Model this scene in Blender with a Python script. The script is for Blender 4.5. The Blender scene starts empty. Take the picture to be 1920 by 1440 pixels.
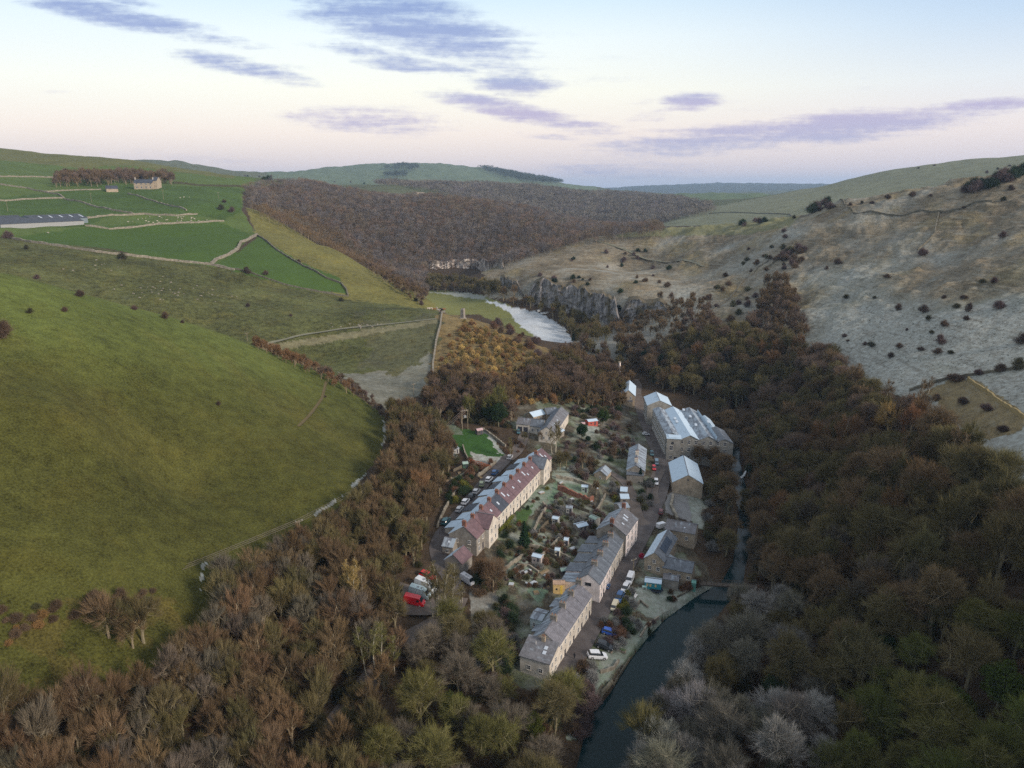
import bpy, math, random
import numpy as np
from mathutils import Vector, Matrix
random.seed(7); RNG = np.random.default_rng(11)
SC = bpy.context.scene
COL = SC.collection
PI = math.pi
# ---------------------------------------------------------------- camera
F = 1333.33; PITCH = math.radians(15.3); CZ = 106.0
cp, sp = math.cos(PITCH), math.sin(PITCH)
cam = bpy.data.cameras.new('camera'); cam.lens = 25.0; cam.sensor_width = 36.0
cam.clip_start = 1.0; cam.clip_end = 30000
cam_o = bpy.data.objects.new('camera', cam); COL.objects.link(cam_o)
cam_o.location = (0, 0, CZ); cam_o.rotation_euler = (math.radians(90) - PITCH, 0, 0)
SC.camera = cam_o

def pdir(u, v):
    x = (u - 960) / F; y = -(v - 720) / F
    return np.array([x, cp + y * sp, -sp + y * cp])
def at_z(u, v, z):
    d = pdir(u, v); t = (z - CZ) / d[2]
    return Vector((d[0] * t, d[1] * t, z))
def project(x, y, z):
    zz = z - CZ
    depth = y * cp - zz * sp
    up = y * sp + zz * cp
    depth = np.maximum(depth, 1e-3)
    return 960 + F * x / depth, 720 - F * up / depth, depth

# ---------------------------------------------------------------- noise
def _hash(ix, iy, s):
    h = (ix.astype(np.int64) * 374761393 + iy.astype(np.int64) * 668265263 + s * 974711) & 0x7fffffff
    h = ((h ^ (h >> 13)) * 1274126177) & 0x7fffffff
    return ((h ^ (h >> 16)) & 0xffff) / 65535.0
def vnoise(x, y, s=0):
    x = np.asarray(x, float); y = np.asarray(y, float)
    ix = np.floor(x); iy = np.floor(y); fx = x - ix; fy = y - iy
    fx = fx * fx * (3 - 2 * fx); fy = fy * fy * (3 - 2 * fy)
    ix = ix.astype(np.int64); iy = iy.astype(np.int64)
    a = _hash(ix, iy, s); b = _hash(ix + 1, iy, s); c = _hash(ix, iy + 1, s); d = _hash(ix + 1, iy + 1, s)
    return (a * (1 - fx) + b * fx) * (1 - fy) + (c * (1 - fx) + d * fx) * fy
def fbm(x, y, s=0, o=4):
    r = 0; a = .5; n = 0
    for k in range(o):
        r = r + a * vnoise(x * 2 ** k + 17 * k, y * 2 ** k - 9 * k, s + k); n += a; a *= .5
    return r / n - .5
def smooth(e0, e1, x):
    t = np.clip((x - e0) / (e1 - e0), 0, 1); return t * t * (3 - 2 * t)

# ---------------------------------------------------------------- terrain control points
CP = []
def cz(*pts):      # u, v, height
    for u, v, z in pts:
        p = at_z(u, v, z); CP.append((p.x, p.y, z))
def ct(*pts):      # u, v, t (depth along the view axis)
    for u, v, t in pts:
        d = pdir(u, v) * t; CP.append((d[0], d[1], CZ + d[2]))
def ca(*pts):      # u (direction only), t, z
    for u, t, z in pts:
        x = (u - 960) / F; CP.append((x * t, cp * t + .25 * sp * t, z))
def cw(*pts):      # azimuth deg, distance, z
    for a, d, z in pts:
        a = math.radians(a); CP.append((math.sin(a) * d, math.cos(a) * d, z))
cz((1110,1440,0),(1200,1270,0),(1280,1160,0),(1340,1095,.2),(1385,1020,.6),(1400,940,1),(1385,870,1.3),(1385,800,1.6),
   (1080,1330,1.8),(1160,1225,1.8),(1240,1140,1.8),(1200,1180,1.8),(1320,1080,2),(1300,960,2.5),(1330,880,3),(1120,1230,3),
   (1060,1270,3.5),(1130,1140,3.5),(1200,1010,4),(1235,920,4.5),(1225,830,5),(1205,750,6),(1190,715,6.5),
   (1440,1250,2),(1450,1130,3),(1460,1000,5),(1450,900,6),(1420,800,5),(1500,1440,4),(1600,1300,9),(1750,1440,10),(1920,1440,17),
   (1920,1150,28),(1750,1150,22),(1750,1000,27),(1600,1000,16),(1550,880,17),(1640,730,30),(1720,850,30),(1850,960,36),(1920,900,42),
   (1520,740,19),(1330,740,7),(1750,720,37),(1850,800,41),(1920,650,50))
cz((900,840,11.5),(830,800,12.5),(870,870,11.5),(1010,800,11),(1100,790,9),(1150,860,7),(1030,880,9.5),(960,960,9.5),(880,1060,9),(850,970,11),(815,1030,10.3),
   (790,1110,9),(720,1110,11),(760,1200,8),(1030,960,7.5),(1080,1050,5.5),(1000,1100,6.5),(980,1180,5),(930,1260,4.5),(1140,950,5.5),
   (900,1440,3),(600,1440,8),(300,1440,15),(0,1440,24),(600,1250,10),(350,1250,18),(650,1050,14),(770,900,13),(700,960,15),(820,860,12.5))
cz((0,1240,30),(230,1180,26),(370,1100,22),(560,980,18),(700,860,14.5),(725,790,14))
ct((0,900,147),(300,900,188),(0,700,177),(0,600,203),(0,510,250),(150,550,265),(300,590,285),(400,620,300),(480,650,312),(620,712,312),(700,768,300),
   (200,650,215),(400,750,230),(550,800,240),(150,780,175),(600,900,215),(450,950,190),(150,1050,140))
ca((0,340,42),(200,355,32),(400,370,22),(550,380,14),(-150,330,60))
ct((0,500,400),(0,455,480),(300,560,420),(500,640,400),(640,690,385),(740,715,360),(600,600,440),(750,620,430),(400,495,520),(640,552,510),(200,470,500),(480,560,460),
   (460,440,640),(250,430,600),(80,410,590),(80,380,680),(270,350,800),(100,330,880),(450,360,850),(0,290,1100),(0,275,1180),(230,298,1150),(430,328,1100),(550,345,1050),
   (480,395,720),(620,465,640),(720,530,560),(800,580,480))
ca((620,760,38),(720,680,20),(480,900,98),(300,1600,120),(0,1700,150),(450,1600,100),(800,600,16))
ct((700,500,800),(850,510,820),(800,400,960),(800,378,1000),(950,392,1000),(1100,427,980),(1230,436,1000),(600,372,980),(600,430,860),(750,440,880),(900,440,880),(1000,450,860))
ca((800,1200,62),(1000,1200,50),(1200,1150,36),(600,1300,90))
ct((1000,395,1500),(900,352,1900),(1000,355,1900),(1100,368,1900),(1230,374,2000),(1230,418,1300),(1350,383,2000),(700,347,1600),(1350,364,2500),(1470,366,2500),(1100,400,1500))
ca((900,2300,95),(1100,2400,70),(1300,3300,60),(1470,3300,60),(1100,4800,60))
ct((530,330,4000),(650,313,4000),(810,307,4000),(900,316,3900),(1000,338,3600),(1080,350,3500),(650,343,2800),(850,346,2700),
   (275,300,2600),(340,305,2600),(430,325,2600),(1150,352,7000),(1320,344,7000),(1530,346,7000),(1700,350,7000))
ca((650,5200,120),(300,3600,110),(900,5200,110))
# right hill
ct((1500,410,560),(1300,432,680),(1180,436,740),(1100,447,740),(1000,478,720),(930,503,690),(1600,385,520),(1750,372,480),(1830,345,470),(1920,325,460),
   (1200,500,660),(1300,520,560),(1450,500,500),(1400,600,420),(1250,600,450),(1150,650,420),(1350,650,380),(1250,680,390),(1550,600,370),(1600,520,430),(1750,600,310),
   (1750,500,390),(1900,420,400),(1920,500,295*1.1),(1000,575,560),(1080,590,540),(1150,612,500),(1000,522,575),(1090,530,558),(1160,556,518),(1480,640,370),(1080,500,650))
ca((1600,650,84),(1800,600,97),(1400,760,58),(1200,850,44),(1000,800,18),(930,770,15),(1100,830,35))
ct((1240,420,1150),(1350,410,1050),(1450,400,1000),(1300,400,1300),(1480,366,1350),(1540,351,1400),(1660,320,1400),(1750,307,1400),(1920,296,1400),(1700,360,1050),(1850,345,850))
ca((1540,1800,85),(1750,1900,110),(1950,1900,120))
# middle spur and frosted flat
cz((830,548,14),(900,562,13),(1000,600,12),(1060,640,10.5),(960,590,12),(1120,690,8))
ct((820,585,470),(870,600,450),(950,630,425),(1030,665,395),(1070,690,372),(850,700,365),(920,700,365),(980,730,330),(870,760,315),(800,760,320),(780,720,352))
ca((870,500,14.5),(950,475,13),(1030,440,12))
for a in (-180,-140,-100,100,140,180): cw((a,60,8),(a,200,20),(a,700,70),(a,3000,120),(a,12000,60))
cw((-62,90,42),(-62,200,85),(-62,500,110),(-62,1300,170),(-62,4000,150),(62,80,30),(62,200,75),(62,500,120),(62,1300,160),(62,4000,150))
cw((-35,50,22),(-15,55,10),(0,55,4),(15,55,3),(35,55,8),(0,20,5),(-60,30,20),(60,30,14))
for a in range(-60, 61, 15): cw((a, 12500, 40))
cw((-62,7000,120),(62,7000,120),(-15,8000,60),(15,10000,80))
CP = np.array(CP)
def polar(x, y): return np.stack([np.arctan2(x, y), np.log(np.hypot(x, y))], -1)
_pp = polar(CP[:, 0], CP[:, 1]); _c2 = .035 ** 2
def _kern(a, b): return np.sqrt(((a[:, None, :] - b[None, :, :]) ** 2).sum(-1) + _c2)
_n = len(CP); _A = np.zeros((_n + 3, _n + 3)); _A[:_n, :_n] = _kern(_pp, _pp) - np.eye(_n) * 2e-3
_A[:_n, _n] = 1; _A[:_n, _n + 1:] = _pp; _A[_n:, :_n] = _A[:_n, _n:].T
_w = np.linalg.solve(_A, np.concatenate([CP[:, 2], np.zeros(3)]))
GA = np.radians(np.linspace(-180, 180, 1081)); GL = np.linspace(math.log(4), math.log(14000), 560)
_g = np.stack(np.meshgrid(GA, GL, indexing='ij'), -1).reshape(-1, 2)
_z = np.concatenate([_kern(_g[i:i + 20000], _pp) @ _w[:_n] + _w[_n] + _g[i:i + 20000] @ _w[_n + 1:] for i in range(0, len(_g), 20000)])
GZ = _z.reshape(len(GA), len(GL))
def H0(x, y):
    x = np.asarray(x, float); y = np.asarray(y, float)
    a = (np.arctan2(x, y) - GA[0]) / (GA[1] - GA[0]); l = (np.log(np.maximum(np.hypot(x, y), 4.01)) - GL[0]) / (GL[1] - GL[0])
    a = np.clip(a, 0, len(GA) - 1.001); l = np.clip(l, 0, len(GL) - 1.001)
    ia = a.astype(int); il = l.astype(int); fa = a - ia; fl = l - il
    return (GZ[ia, il] * (1 - fa) + GZ[ia + 1, il] * fa) * (1 - fl) + (GZ[ia, il + 1] * (1 - fa) + GZ[ia + 1, il + 1] * fa) * fl

def inpoly(px, py, poly):
    r = np.zeros(np.shape(px), bool); n = len(poly); j = n - 1
    for i in range(n):
        xi, yi = poly[i]; xj, yj = poly[j]
        if yi != yj:
            c = ((yi > py) != (yj > py)) & (px < (xj - xi) * (py - yi) / (yj - yi) + xi); r ^= c
        j = i
    return r
def seg_dist(x, y, line):
    d = np.full(np.shape(x), 1e9)
    for (ax, ay), (bx, by) in zip(line[:-1], line[1:]):
        vx, vy = bx - ax, by - ay; L = vx * vx + vy * vy + 1e-9
        t = np.clip(((x - ax) * vx + (y - ay) * vy) / L, 0, 1)
        d = np.minimum(d, np.hypot(x - ax - t * vx, y - ay - t * vy))
    return d
RIVER_PX = [(1060,1500),(1085,1410),(1100,1345),(1140,1300),(1180,1235),(1215,1190),(1245,1160),(1300,1120),(1352,1085),(1372,1050),(1380,1000),(1385,960),(1372,915),(1366,870),(1368,820),(1360,790),(1375,770),(1386,800),(1390,870),(1410,950),(1412,1010),(1400,1060),(1395,1100),(1350,1150),(1320,1200),(1265,1260),(1215,1330),(1180,1440),(1170,1500)]
def river_level(y): return np.clip((np.asarray(y) - 150) / 130, 0, 1) * 1.2
RIVER_W = [tuple(at_z(u, v, 0 if v > 1100 else .8)[:2]) for u, v in RIVER_PX]
def H(x, y):
    x = np.asarray(x, float); y = np.asarray(y, float)
    z = H0(x, y); r = np.hypot(x, y)
    u, v, dep = project(x, y, z)
    hum = smooth(300, 420, r) * smooth(60, 180, x) * smooth(1100, 700, r)
    z = z + fbm(x / 26, y / 26, 3, 4) * (1.2 + 9 * hum) * smooth(230, 330, r) + np.abs(fbm(x / 11, y / 8, 8, 4)) * 6.5 * hum
    z = z + fbm(x / 5, y / 5, 5, 2) * .35 + fbm(x / 90, y / 90, 9, 3) * 26 * smooth(1100, 2600, r) + fbm(x / 60, y / 60, 21, 3) * 7 * smooth(-40, -90, x) * smooth(320, 420, r)
    ins = inpoly(x, y, RIVER_W); d = seg_dist(x, y, RIVER_W + RIVER_W[:1])
    rl = river_level(y)
    near = (r < 420)
    z = np.where(near & ins, np.minimum(z, rl - np.minimum(d, 1.5) * .8 + .15), z)
    z = np.where(near & ~ins & (d < 3), np.maximum(z, rl + .15 + np.minimum(d, 1.2) * .6), z)
    return z
def hz(x, y): return float(H(np.array([x]), np.array([y]))[0])
_T = 45 * 1.006 ** np.arange(870)
def ray(u, v, tmin=45, tmax=9000):
    d = pdir(u, v); T = _T[(_T >= tmin) & (_T <= tmax)]
    z = CZ + d[2] * T - H(d[0] * T, d[1] * T)
    k = np.where((z[:-1] > 0) & (z[1:] <= 0))[0]
    if len(k) == 0:
        t = T[np.argmin(np.abs(z))]
    else:
        a, b = T[k[0]], T[k[0] + 1]
        za, zb = z[k[0]], z[k[0] + 1]; t = a + (b - a) * za / (za - zb)
    x, y = d[0] * t, d[1] * t
    return Vector((x, y, hz(x, y)))
# ---------------------------------------------------------------- materials
MATS = {}
def N(nt, typ, **kw):
    n = nt.nodes.new(typ)
    for k, v in kw.items():
        if k.startswith('i_'):
            k = k[2:]; k = int(k) if k.isdigit() else k.replace('_', ' ')
            n.inputs[k].default_value = v
        else: setattr(n, k, v)
    return n
def newmat(name, rough=.9, spec=.25):
    m = bpy.data.materials.new(name); m.use_nodes = True; nt = m.node_tree
    b = nt.nodes['Principled BSDF']; b.inputs['Roughness'].default_value = rough
    b.inputs['Specular IOR Level'].default_value = spec
    return m, nt, b
def ramp(nt, src, stops):
    r = nt.nodes.new('ShaderNodeValToRGB'); e = r.color_ramp.elements
    while len(e) < len(stops): e.new(.5)
    for i, (p, c) in enumerate(stops): e[i].position = p; e[i].color = (*c, 1)
    nt.links.new(src, r.inputs[0]); return r.outputs[0]
def mixc(nt, fac, a, b, blend='MIX'):
    m = nt.nodes.new('ShaderNodeMix'); m.data_type = 'RGBA'; m.blend_type = blend
    for k, s in ((0, fac), (6, a), (7, b)):
        if isinstance(s, (int, float)): m.inputs[k].default_value = s
        elif isinstance(s, tuple): m.inputs[k].default_value = (*s, 1)
        else: nt.links.new(s, m.inputs[k])
    return m.outputs[2]
def math_(nt, op, a, b=None, c=None):
    m = nt.nodes.new('ShaderNodeMath'); m.operation = op
    for k, s in enumerate((a, b, c)):
        if s is None: continue
        if isinstance(s, (int, float)): m.inputs[k].default_value = s
        else: nt.links.new(s, m.inputs[k])
    return m.outputs[0]
def noise(nt, scale, detail=4, vec=None, rough=.55, typ='ShaderNodeTexNoise'):
    n = nt.nodes.new(typ); n.inputs['Scale'].default_value = scale
    if 'Detail' in n.inputs: n.inputs['Detail'].default_value = detail
    if 'Roughness' in n.inputs: n.inputs['Roughness'].default_value = rough
    if vec is None:
        g = nt.nodes.new('ShaderNodeNewGeometry'); vec = g.outputs['Position']
    nt.links.new(vec, n.inputs['Vector']); return n.outputs[0]
def mat(name, col, rough=.85, spec=.25, var=.25, scale=1.5, col2=None, rnd=.0, metal=0, bump=0):
    """plain surface with mottled colour; col2 = second tone of the mottling, rnd = per-object variation"""
    if name in MATS: return MATS[name]
    m, nt, b = newmat(name, rough, spec); b.inputs['Metallic'].default_value = metal
    tc = nt.nodes.new('ShaderNodeTexCoord'); f = noise(nt, scale, 5, tc.outputs['Object'])
    f = math_(nt, 'MULTIPLY_ADD', f, 2.2, -.6)
    c2 = col2 or tuple(max(0, c * (1 - var)) for c in col)
    c1 = col if col2 else tuple(min(1, c * (1 + var)) for c in col)
    cl = nt.nodes.new('ShaderNodeClamp'); nt.links.new(f, cl.inputs[0])
    c = mixc(nt, cl.outputs[0], c2, c1)
    if rnd:
        oi = nt.nodes.new('ShaderNodeObjectInfo')
        k = math_(nt, 'MULTIPLY_ADD', oi.outputs['Random'], 2 * rnd, 1 - rnd)
        vm = nt.nodes.new('ShaderNodeVectorMath'); vm.operation = 'SCALE'
        nt.links.new(c, vm.inputs[0]); nt.links.new(k, vm.inputs['Scale']); c = vm.outputs[0]
    nt.links.new(c, b.inputs['Base Color'])
    if bump:
        bp = nt.nodes.new('ShaderNodeBump'); bp.inputs['Strength'].default_value = bump; bp.inputs['Distance'].default_value = .05
        nt.links.new(noise(nt, scale * 6, 4, tc.outputs['Object']), bp.inputs['Height']); nt.links.new(bp.outputs[0], b.inputs['Normal'])
    MATS[name] = m; return m

def terrain_mat():
    m, nt, b = newmat('terrain', .95, .1)
    a = nt.nodes.new('ShaderNodeAttribute'); a.attribute_name = 'albedo'
    k = nt.nodes.new('ShaderNodeAttribute'); k.attribute_name = 'cover'   # r frost, g mottling, b scree
    sep = nt.nodes.new('ShaderNodeSeparateColor'); nt.links.new(k.outputs['Color'], sep.inputs[0])
    n1 = noise(nt, .035, 6); n2 = noise(nt, .3, 6, rough=.65); n3 = noise(nt, 2.2, 4, rough=.7)
    v = math_(nt, 'ADD', math_(nt, 'MULTIPLY', n1, .5), math_(nt, 'ADD', math_(nt, 'MULTIPLY', n2, .7), math_(nt, 'MULTIPLY', n3, 1.3)))
    v = math_(nt, 'SUBTRACT', v, 1.25)                      # about -0.5..0.5
    v = math_(nt, 'MULTIPLY_ADD', math_(nt, 'MULTIPLY', v, sep.outputs['Green']), 3.6, 1.0)
    v = math_(nt, 'MAXIMUM', v, .3)
    vm = nt.nodes.new('ShaderNodeVectorMath'); vm.operation = 'SCALE'
    nt.links.new(a.outputs['Color'], vm.inputs[0]); nt.links.new(v, vm.inputs['Scale'])
    # hue drift: warm dry grass in patches
    n4 = noise(nt, .09, 5, rough=.6)
    hf = math_(nt, 'MULTIPLY', ramp1(nt, n4, .48, .66), math_(nt, 'MULTIPLY', sep.outputs['Green'], .45))
    warm = mixc(nt, 1.0, vm.outputs[0], (1.2, 1.0, .8), 'MULTIPLY')
    c = mixc(nt, hf, vm.outputs[0], warm)
    # frost in a broken, fine grained cover
    nf = math_(nt, 'ADD', math_(nt, 'MULTIPLY', noise(nt, 1.1, 6, rough=.75), .6), math_(nt, 'MULTIPLY', noise(nt, .12, 4), .5))
    ff = math_(nt, 'SUBTRACT', math_(nt, 'MULTIPLY', sep.outputs['Red'], 1.25), nf)
    ff = ramp1(nt, ff, -.28, .42)
    ff = math_(nt, 'MULTIPLY', ff, math_(nt, 'MINIMUM', math_(nt, 'MULTIPLY', sep.outputs['Red'], 3.0), 1.0))
    fl = mixc(nt, ramp1(nt, noise(nt, .5, 5, rough=.7), .35, .7), (.225, .225, .195), (.35, .375, .345))
    c = mixc(nt, ff, c, fl)
    # dark tussocks and stones breaking through the frosted turf
    tk = math_(nt, 'MULTIPLY', ramp1(nt, noise(nt, .9, 3, rough=.8), .555, .63), math_(nt, 'MULTIPLY', sep.outputs['Blue'], .95))
    c = mixc(nt, tk, c, (.05, .05, .035))
    lk = math_(nt, 'MULTIPLY', ramp1(nt, noise(nt, .22, 6, rough=.75), .56, .66), math_(nt, 'MULTIPLY', sep.outputs['Blue'], .5))
    c = mixc(nt, lk, c, (.075, .07, .05))
    # terracettes: thin treads that follow the contours
    gg = nt.nodes.new('ShaderNodeNewGeometry'); tm_ = N(nt, 'ShaderNodeMapping'); tm_.inputs['Scale'].default_value = (.06, .06, 1.0); nt.links.new(gg.outputs['Position'], tm_.inputs[0])
    te = noise(nt, 1.0, 4, tm_.outputs[0], .65); tf = math_(nt, 'MULTIPLY', ramp1(nt, te, .53, .64), math_(nt, 'MULTIPLY', sep.outputs['Blue'], .45)); c = mixc(nt, tf, c, (.27, .275, .235))
    tg = math_(nt, 'MULTIPLY', ramp1(nt, te, .46, .38), math_(nt, 'MULTIPLY', sep.outputs['Blue'], .34)); c = mixc(nt, tg, c, (.065, .055, .038))
    nt.links.new(c, b.inputs['Base Color'])
    bp = nt.nodes.new('ShaderNodeBump'); bp.inputs['Strength'].default_value = .8; bp.inputs['Distance'].default_value = .7
    nt.links.new(math_(nt, 'ADD', n2, math_(nt, 'MULTIPLY', n3, .35)), bp.inputs['Height']); nt.links.new(bp.outputs[0], b.inputs['Normal'])
    return m
def ramp1(nt, s, a, b_):
    r = nt.nodes.new('ShaderNodeMapRange'); r.inputs[1].default_value = a; r.inputs[2].default_value = b_
    r.interpolation_type = 'SMOOTHSTEP'; nt.links.new(s, r.inputs[0]); return r.outputs[0]

def link_obj(name, me, parent=None, label=None, cat=None, group=None, kind=None, loc=None):
    o = bpy.data.objects.new(name, me); COL.objects.link(o)
    if parent is not None: o.parent = parent
    if loc is not None: o.location = loc
    tag(o, label, cat, group, kind); return o
def tag(o, label=None, cat=None, group=None, kind=None):
    if label: o['label'] = label
    if cat: o['category'] = cat
    if group: o['group'] = group
    if kind: o['kind'] = kind
    return o
def empty(name, loc, rz=0, label=None, cat=None, group=None, sc=1):
    o = bpy.data.objects.new(name, None); COL.objects.link(o); o.location = loc; o.rotation_euler = (0, 0, rz); o.scale = (sc,) * 3
    o.empty_display_size = .1
    return tag(o, label, cat, group)
def npmesh(name, V, Fc, mats=(), mi=None, smooth_=False):
    """mesh from arrays; Fc is an (n,3) or (n,4) array or a list of tuples"""
    me = bpy.data.meshes.new(name)
    if isinstance(Fc, np.ndarray):
        me.vertices.add(len(V)); me.vertices.foreach_set('co', np.asarray(V, np.float32).ravel())
        k = Fc.shape[1]; me.loops.add(Fc.size); me.loops.foreach_set('vertex_index', Fc.astype(np.int32).ravel())
        me.polygons.add(len(Fc)); me.polygons.foreach_set('loop_start', np.arange(0, Fc.size, k, dtype=np.int32))
        me.polygons.foreach_set('loop_total', np.full(len(Fc), k, np.int32))
        me.update(calc_edges=True)
    else:
        me.from_pydata([tuple(map(float, v)) for v in V], [], [tuple(f) for f in Fc])
    for m in mats: me.materials.append(m)
    if mi is not None: me.polygons.foreach_set('material_index', np.asarray(mi, np.int32))
    me.polygons.foreach_set('use_smooth', np.full(len(me.polygons), smooth_))
    return me
# ---------------------------------------------------------------- terrain mesh and its land cover
az = np.radians(np.concatenate([np.linspace(-180, -46, 60)[:-1], np.linspace(-46, 46, 900), np.linspace(46, 180, 60)[1:]]))
dl = np.concatenate([np.geomspace(5, 62, 40)[:-1], np.geomspace(62, 1300, 760), np.geomspace(1300, 12500, 130)[1:]])
AZ, DL = np.meshgrid(az, dl, indexing='ij')
TX, TY = (np.sin(AZ) * DL).ravel(), (np.cos(AZ) * DL).ravel()
TZ = np.concatenate([H(TX[i:i + 100000], TY[i:i + 100000]) for i in range(0, len(TX), 100000)])
PU, PV, PD = project(TX, TY, TZ)
w = np.clip(400 / PD, .3, 1.0) * 5
PU2 = PU + fbm(TX / 3, TY / 3, 31, 3) * 2.2 * w; PV2 = PV + fbm(TX / 3, TY / 3, 37, 3) * 1.6 * w
ALB = np.zeros((len(TX), 3)) + (.055, .040, .026)
COV = np.zeros((len(TX), 3)); COV[:, 1] = .6
TYR = TY
ZONES = []
RU, RV = fbm(TX / 14, TY / 14, 91, 4), fbm(TX / 14, TY / 14, 97, 4)
def zone(poly, col, frost=0, mott=.4, tmin=0, tmax=1e9, rough=0, scree=0):
    m = inpoly(PU2 + RU * rough, PV2 + RV * rough * .6, poly) & (PD > tmin) & (PD < tmax)
    ALB[m] = col; COV[m] = (frost, mott, scree)
    return m
behind = (PD > 1250)
ALB[behind] = (.075, .085, .045); COV[behind] = (0, .7, 0)
# far country
zone([(0,250),(520,250),(520,345),(0,345)], (.09,.10,.055), 0, .5, 1600, 3400)
zone([(500,290),(1120,290),(1120,360),(500,360)], (.10,.13,.075), .18, .5, 2300, 6000)
zone([(850,335),(1260,340),(1330,425),(900,420),(850,380)], (.06,.05,.04), 0, .7, 1150, 2300)
zone([(1200,355),(1560,355),(1500,385),(1330,400),(1210,380)], (.085,.115,.05), .1, .4, 1900, 3400)
zone([(1100,300),(1920,300),(1920,365),(1100,365)], (.07,.085,.08), 0, .3, 5000, 9000)
# second right ridge
zone([(1225,425),(1300,395),(1480,360),(1540,340),(1660,300),(2100,270),(2100,420),(1500,420)], (.13,.14,.085), .3, .5, 780, 2300)
# frosted right hill
R1 = [(905,505),(1000,470),(1180,425),(1480,380),(1600,330),(2100,250),(2100,1000),(1900,905),(1830,850),(1700,745),(1640,725),(1560,670),(1480,650),(1400,640),(1250,690),(1130,660),(1120,600),(1000,560),(905,560)]
m = zone(R1, (.17,.145,.10), .44, .7, 240, 800, 14, .8)
m |= zone([(1640,725),(1700,745),(1830,850),(1900,905),(2100,1000),(2100,600),(1600,600)], (.14,.135,.10), .5, .6, 60, 400, 14, .9)
low = smooth(500, 640, PV + fbm(TX / 40, TY / 40, 55, 3) * 160) * smooth(1480, 1600, PU) * m
ALB[m] *= (1 + fbm(TX[m] / 18, TY[m] / 18, 63, 4) * 1.1)[:, None]
yl = smooth(.05, .2, fbm(TX / 22, TY / 22, 64, 3)) * m; ALB[m] = ALB[m] * (1 - yl[m, None] * .6) + np.array((.20, .165, .085)) * yl[m, None] * .6
COV[:, 0] = np.where(m, np.clip(.34 + .5 * low + fbm(TX / 30, TY / 30, 61, 4) * .9, 0, .95), COV[:, 0])
ALB[m] = ALB[m] * (1 - low[m, None]) + np.array((.13, .15, .11)) * low[m, None]
zone([(1735,735),(1780,712),(1830,712),(1930,780),(1930,800),(1860,830),(1800,800)], (.17,.135,.07), .25, .6, 60, 400, 8, .5)
zone([(1170,425),(1500,405),(1480,425),(1400,440),(1150,445)], (.14,.14,.07), .3, .5, 500, 800)
# slope beyond the dale
S1 = [(0,440),(180,465),(400,498),(640,552),(820,580),(835,600),(820,690),(800,720),(770,745),(700,740),(560,690),(470,660),(300,610),(0,520),(-200,440)]
zone(S1, (.068,.074,.026), 0, 1.0, 335, 640, 6, .08)
zone([(660,600),(825,595),(815,690),(740,740),(690,690)], (.076,.078,.038), .12, .8, 335, 640, 90, .12)
zone([(640,700),(760,700),(810,660),(820,700),(780,750),(740,800),(715,770)], (.12,.12,.09), .36, .7, 270, 400, 50, .1)
zone([(480,650),(820,597),(820,606),(500,662)], (.15,.14,.08), .15, .5, 335, 640)
# yellow ridge
zone([(230,440),(330,430),(440,425),(440,470),(400,495),(250,478)], (.046,.092,.016), 0, .3, 500, 800, 10)
zone([(460,385),(540,395),(620,430),(700,490),(800,560),(830,582),(640,560),(560,500),(480,440)], (.125,.118,.036), 0, .6, 430, 760, 5)
# pastures
G = (.05,.088,.018)
zone([(-200,255),(-20,272),(0,270),(240,296),(450,322),(560,340),(480,352),(455,360),(455,395),(480,440),(400,500),(180,465),(20,450),(-200,400)], (.075,.11,.03), 0, .35, 500, 1500)
zone([(0,372),(170,352),(200,345),(450,352),(455,395),(420,412),(330,400),(220,400),(160,425),(0,430)], (.052,.088,.022), 0, .45, 560, 1000)
zone([(20,445),(170,425),(400,412),(470,440),(440,475),(395,495),(180,470)], G, 0, .22, 500, 800)
zone([(400,496),(450,470),(485,442),(560,490),(635,520),(650,550),(560,542)], G, 0, .22, 430, 720)
zone([(0,275),(240,298),(440,325),(440,335),(230,310),(150,315),(0,300)], (.105,.11,.04), 0, .4, 900, 1500)
# near spur field
SP = [(-300,440),(0,505),(150,545),(300,585),(400,615),(480,648),(620,705),(722,780),(728,800),(715,850),(690,880),(650,935),(575,1005),(480,1045),(410,1085),(400,1170),(350,1225),(235,1275),(120,1310),(0,1345),(-300,1420)]
m = zone(SP, (.056,.058,.014), 0, .6, 60, 345)
t = smooth(760, 520, PV + PU * -.12 + fbm(TX / 25, TY / 25, 71, 3) * 60) * m
ALB[m] = ALB[m] * (1 - t[m, None]) + np.array((.085, .108, .026)) * t[m, None]  # hill top greener and brighter, its light painted into the grass albedo
t = smooth(.06, .2, fbm(TX / 30, TY / 30 , 75, 3)) * m * .3
ALB[m] = ALB[m] * (1 - t[m, None]) + np.array((.10, .095, .025)) * t[m, None]
fe = seg_dist(PU2, PV2, [(722,785),(718,850),(690,885),(640,930),(560,985)]); e = m & (fe < 2.2) & (PD < 345) & (fbm(TX / 5, TY / 5, 141, 3) > -.03)
ALB[e] = (.3, .34, .33); COV[e, 0] = .9
fe = seg_dist(PU2, PV2, [(404,1043),(380,1062),(376,1120)]); e = m & (fe < 2.5) & (PD < 345) & (fbm(TX / 4, TY / 4, 142, 3) > .0)
ALB[e] = (.3, .34, .33); COV[e, 0] = .9
fe = seg_dist(PU2, PV2, [(150,1262),(60,1285),(0,1312)]); e = (fe < -1) & (fbm(TX / 4, TY / 4, 143, 3) > -.05) & (PD < 200)
ALB[e] = (.26, .3, .3); COV[e, 0] = .7
t = inpoly(PU2, PV2, [(0,1130),(100,1120),(330,1120),(350,1190),(230,1260),(0,1330)]) & (PD < 345)
t &= fbm(TX / 6, TY / 6, 83, 4) > .0
ALB[t] = ALB[t] * .8 + np.array((.13, .08, .03)) * .2
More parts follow.
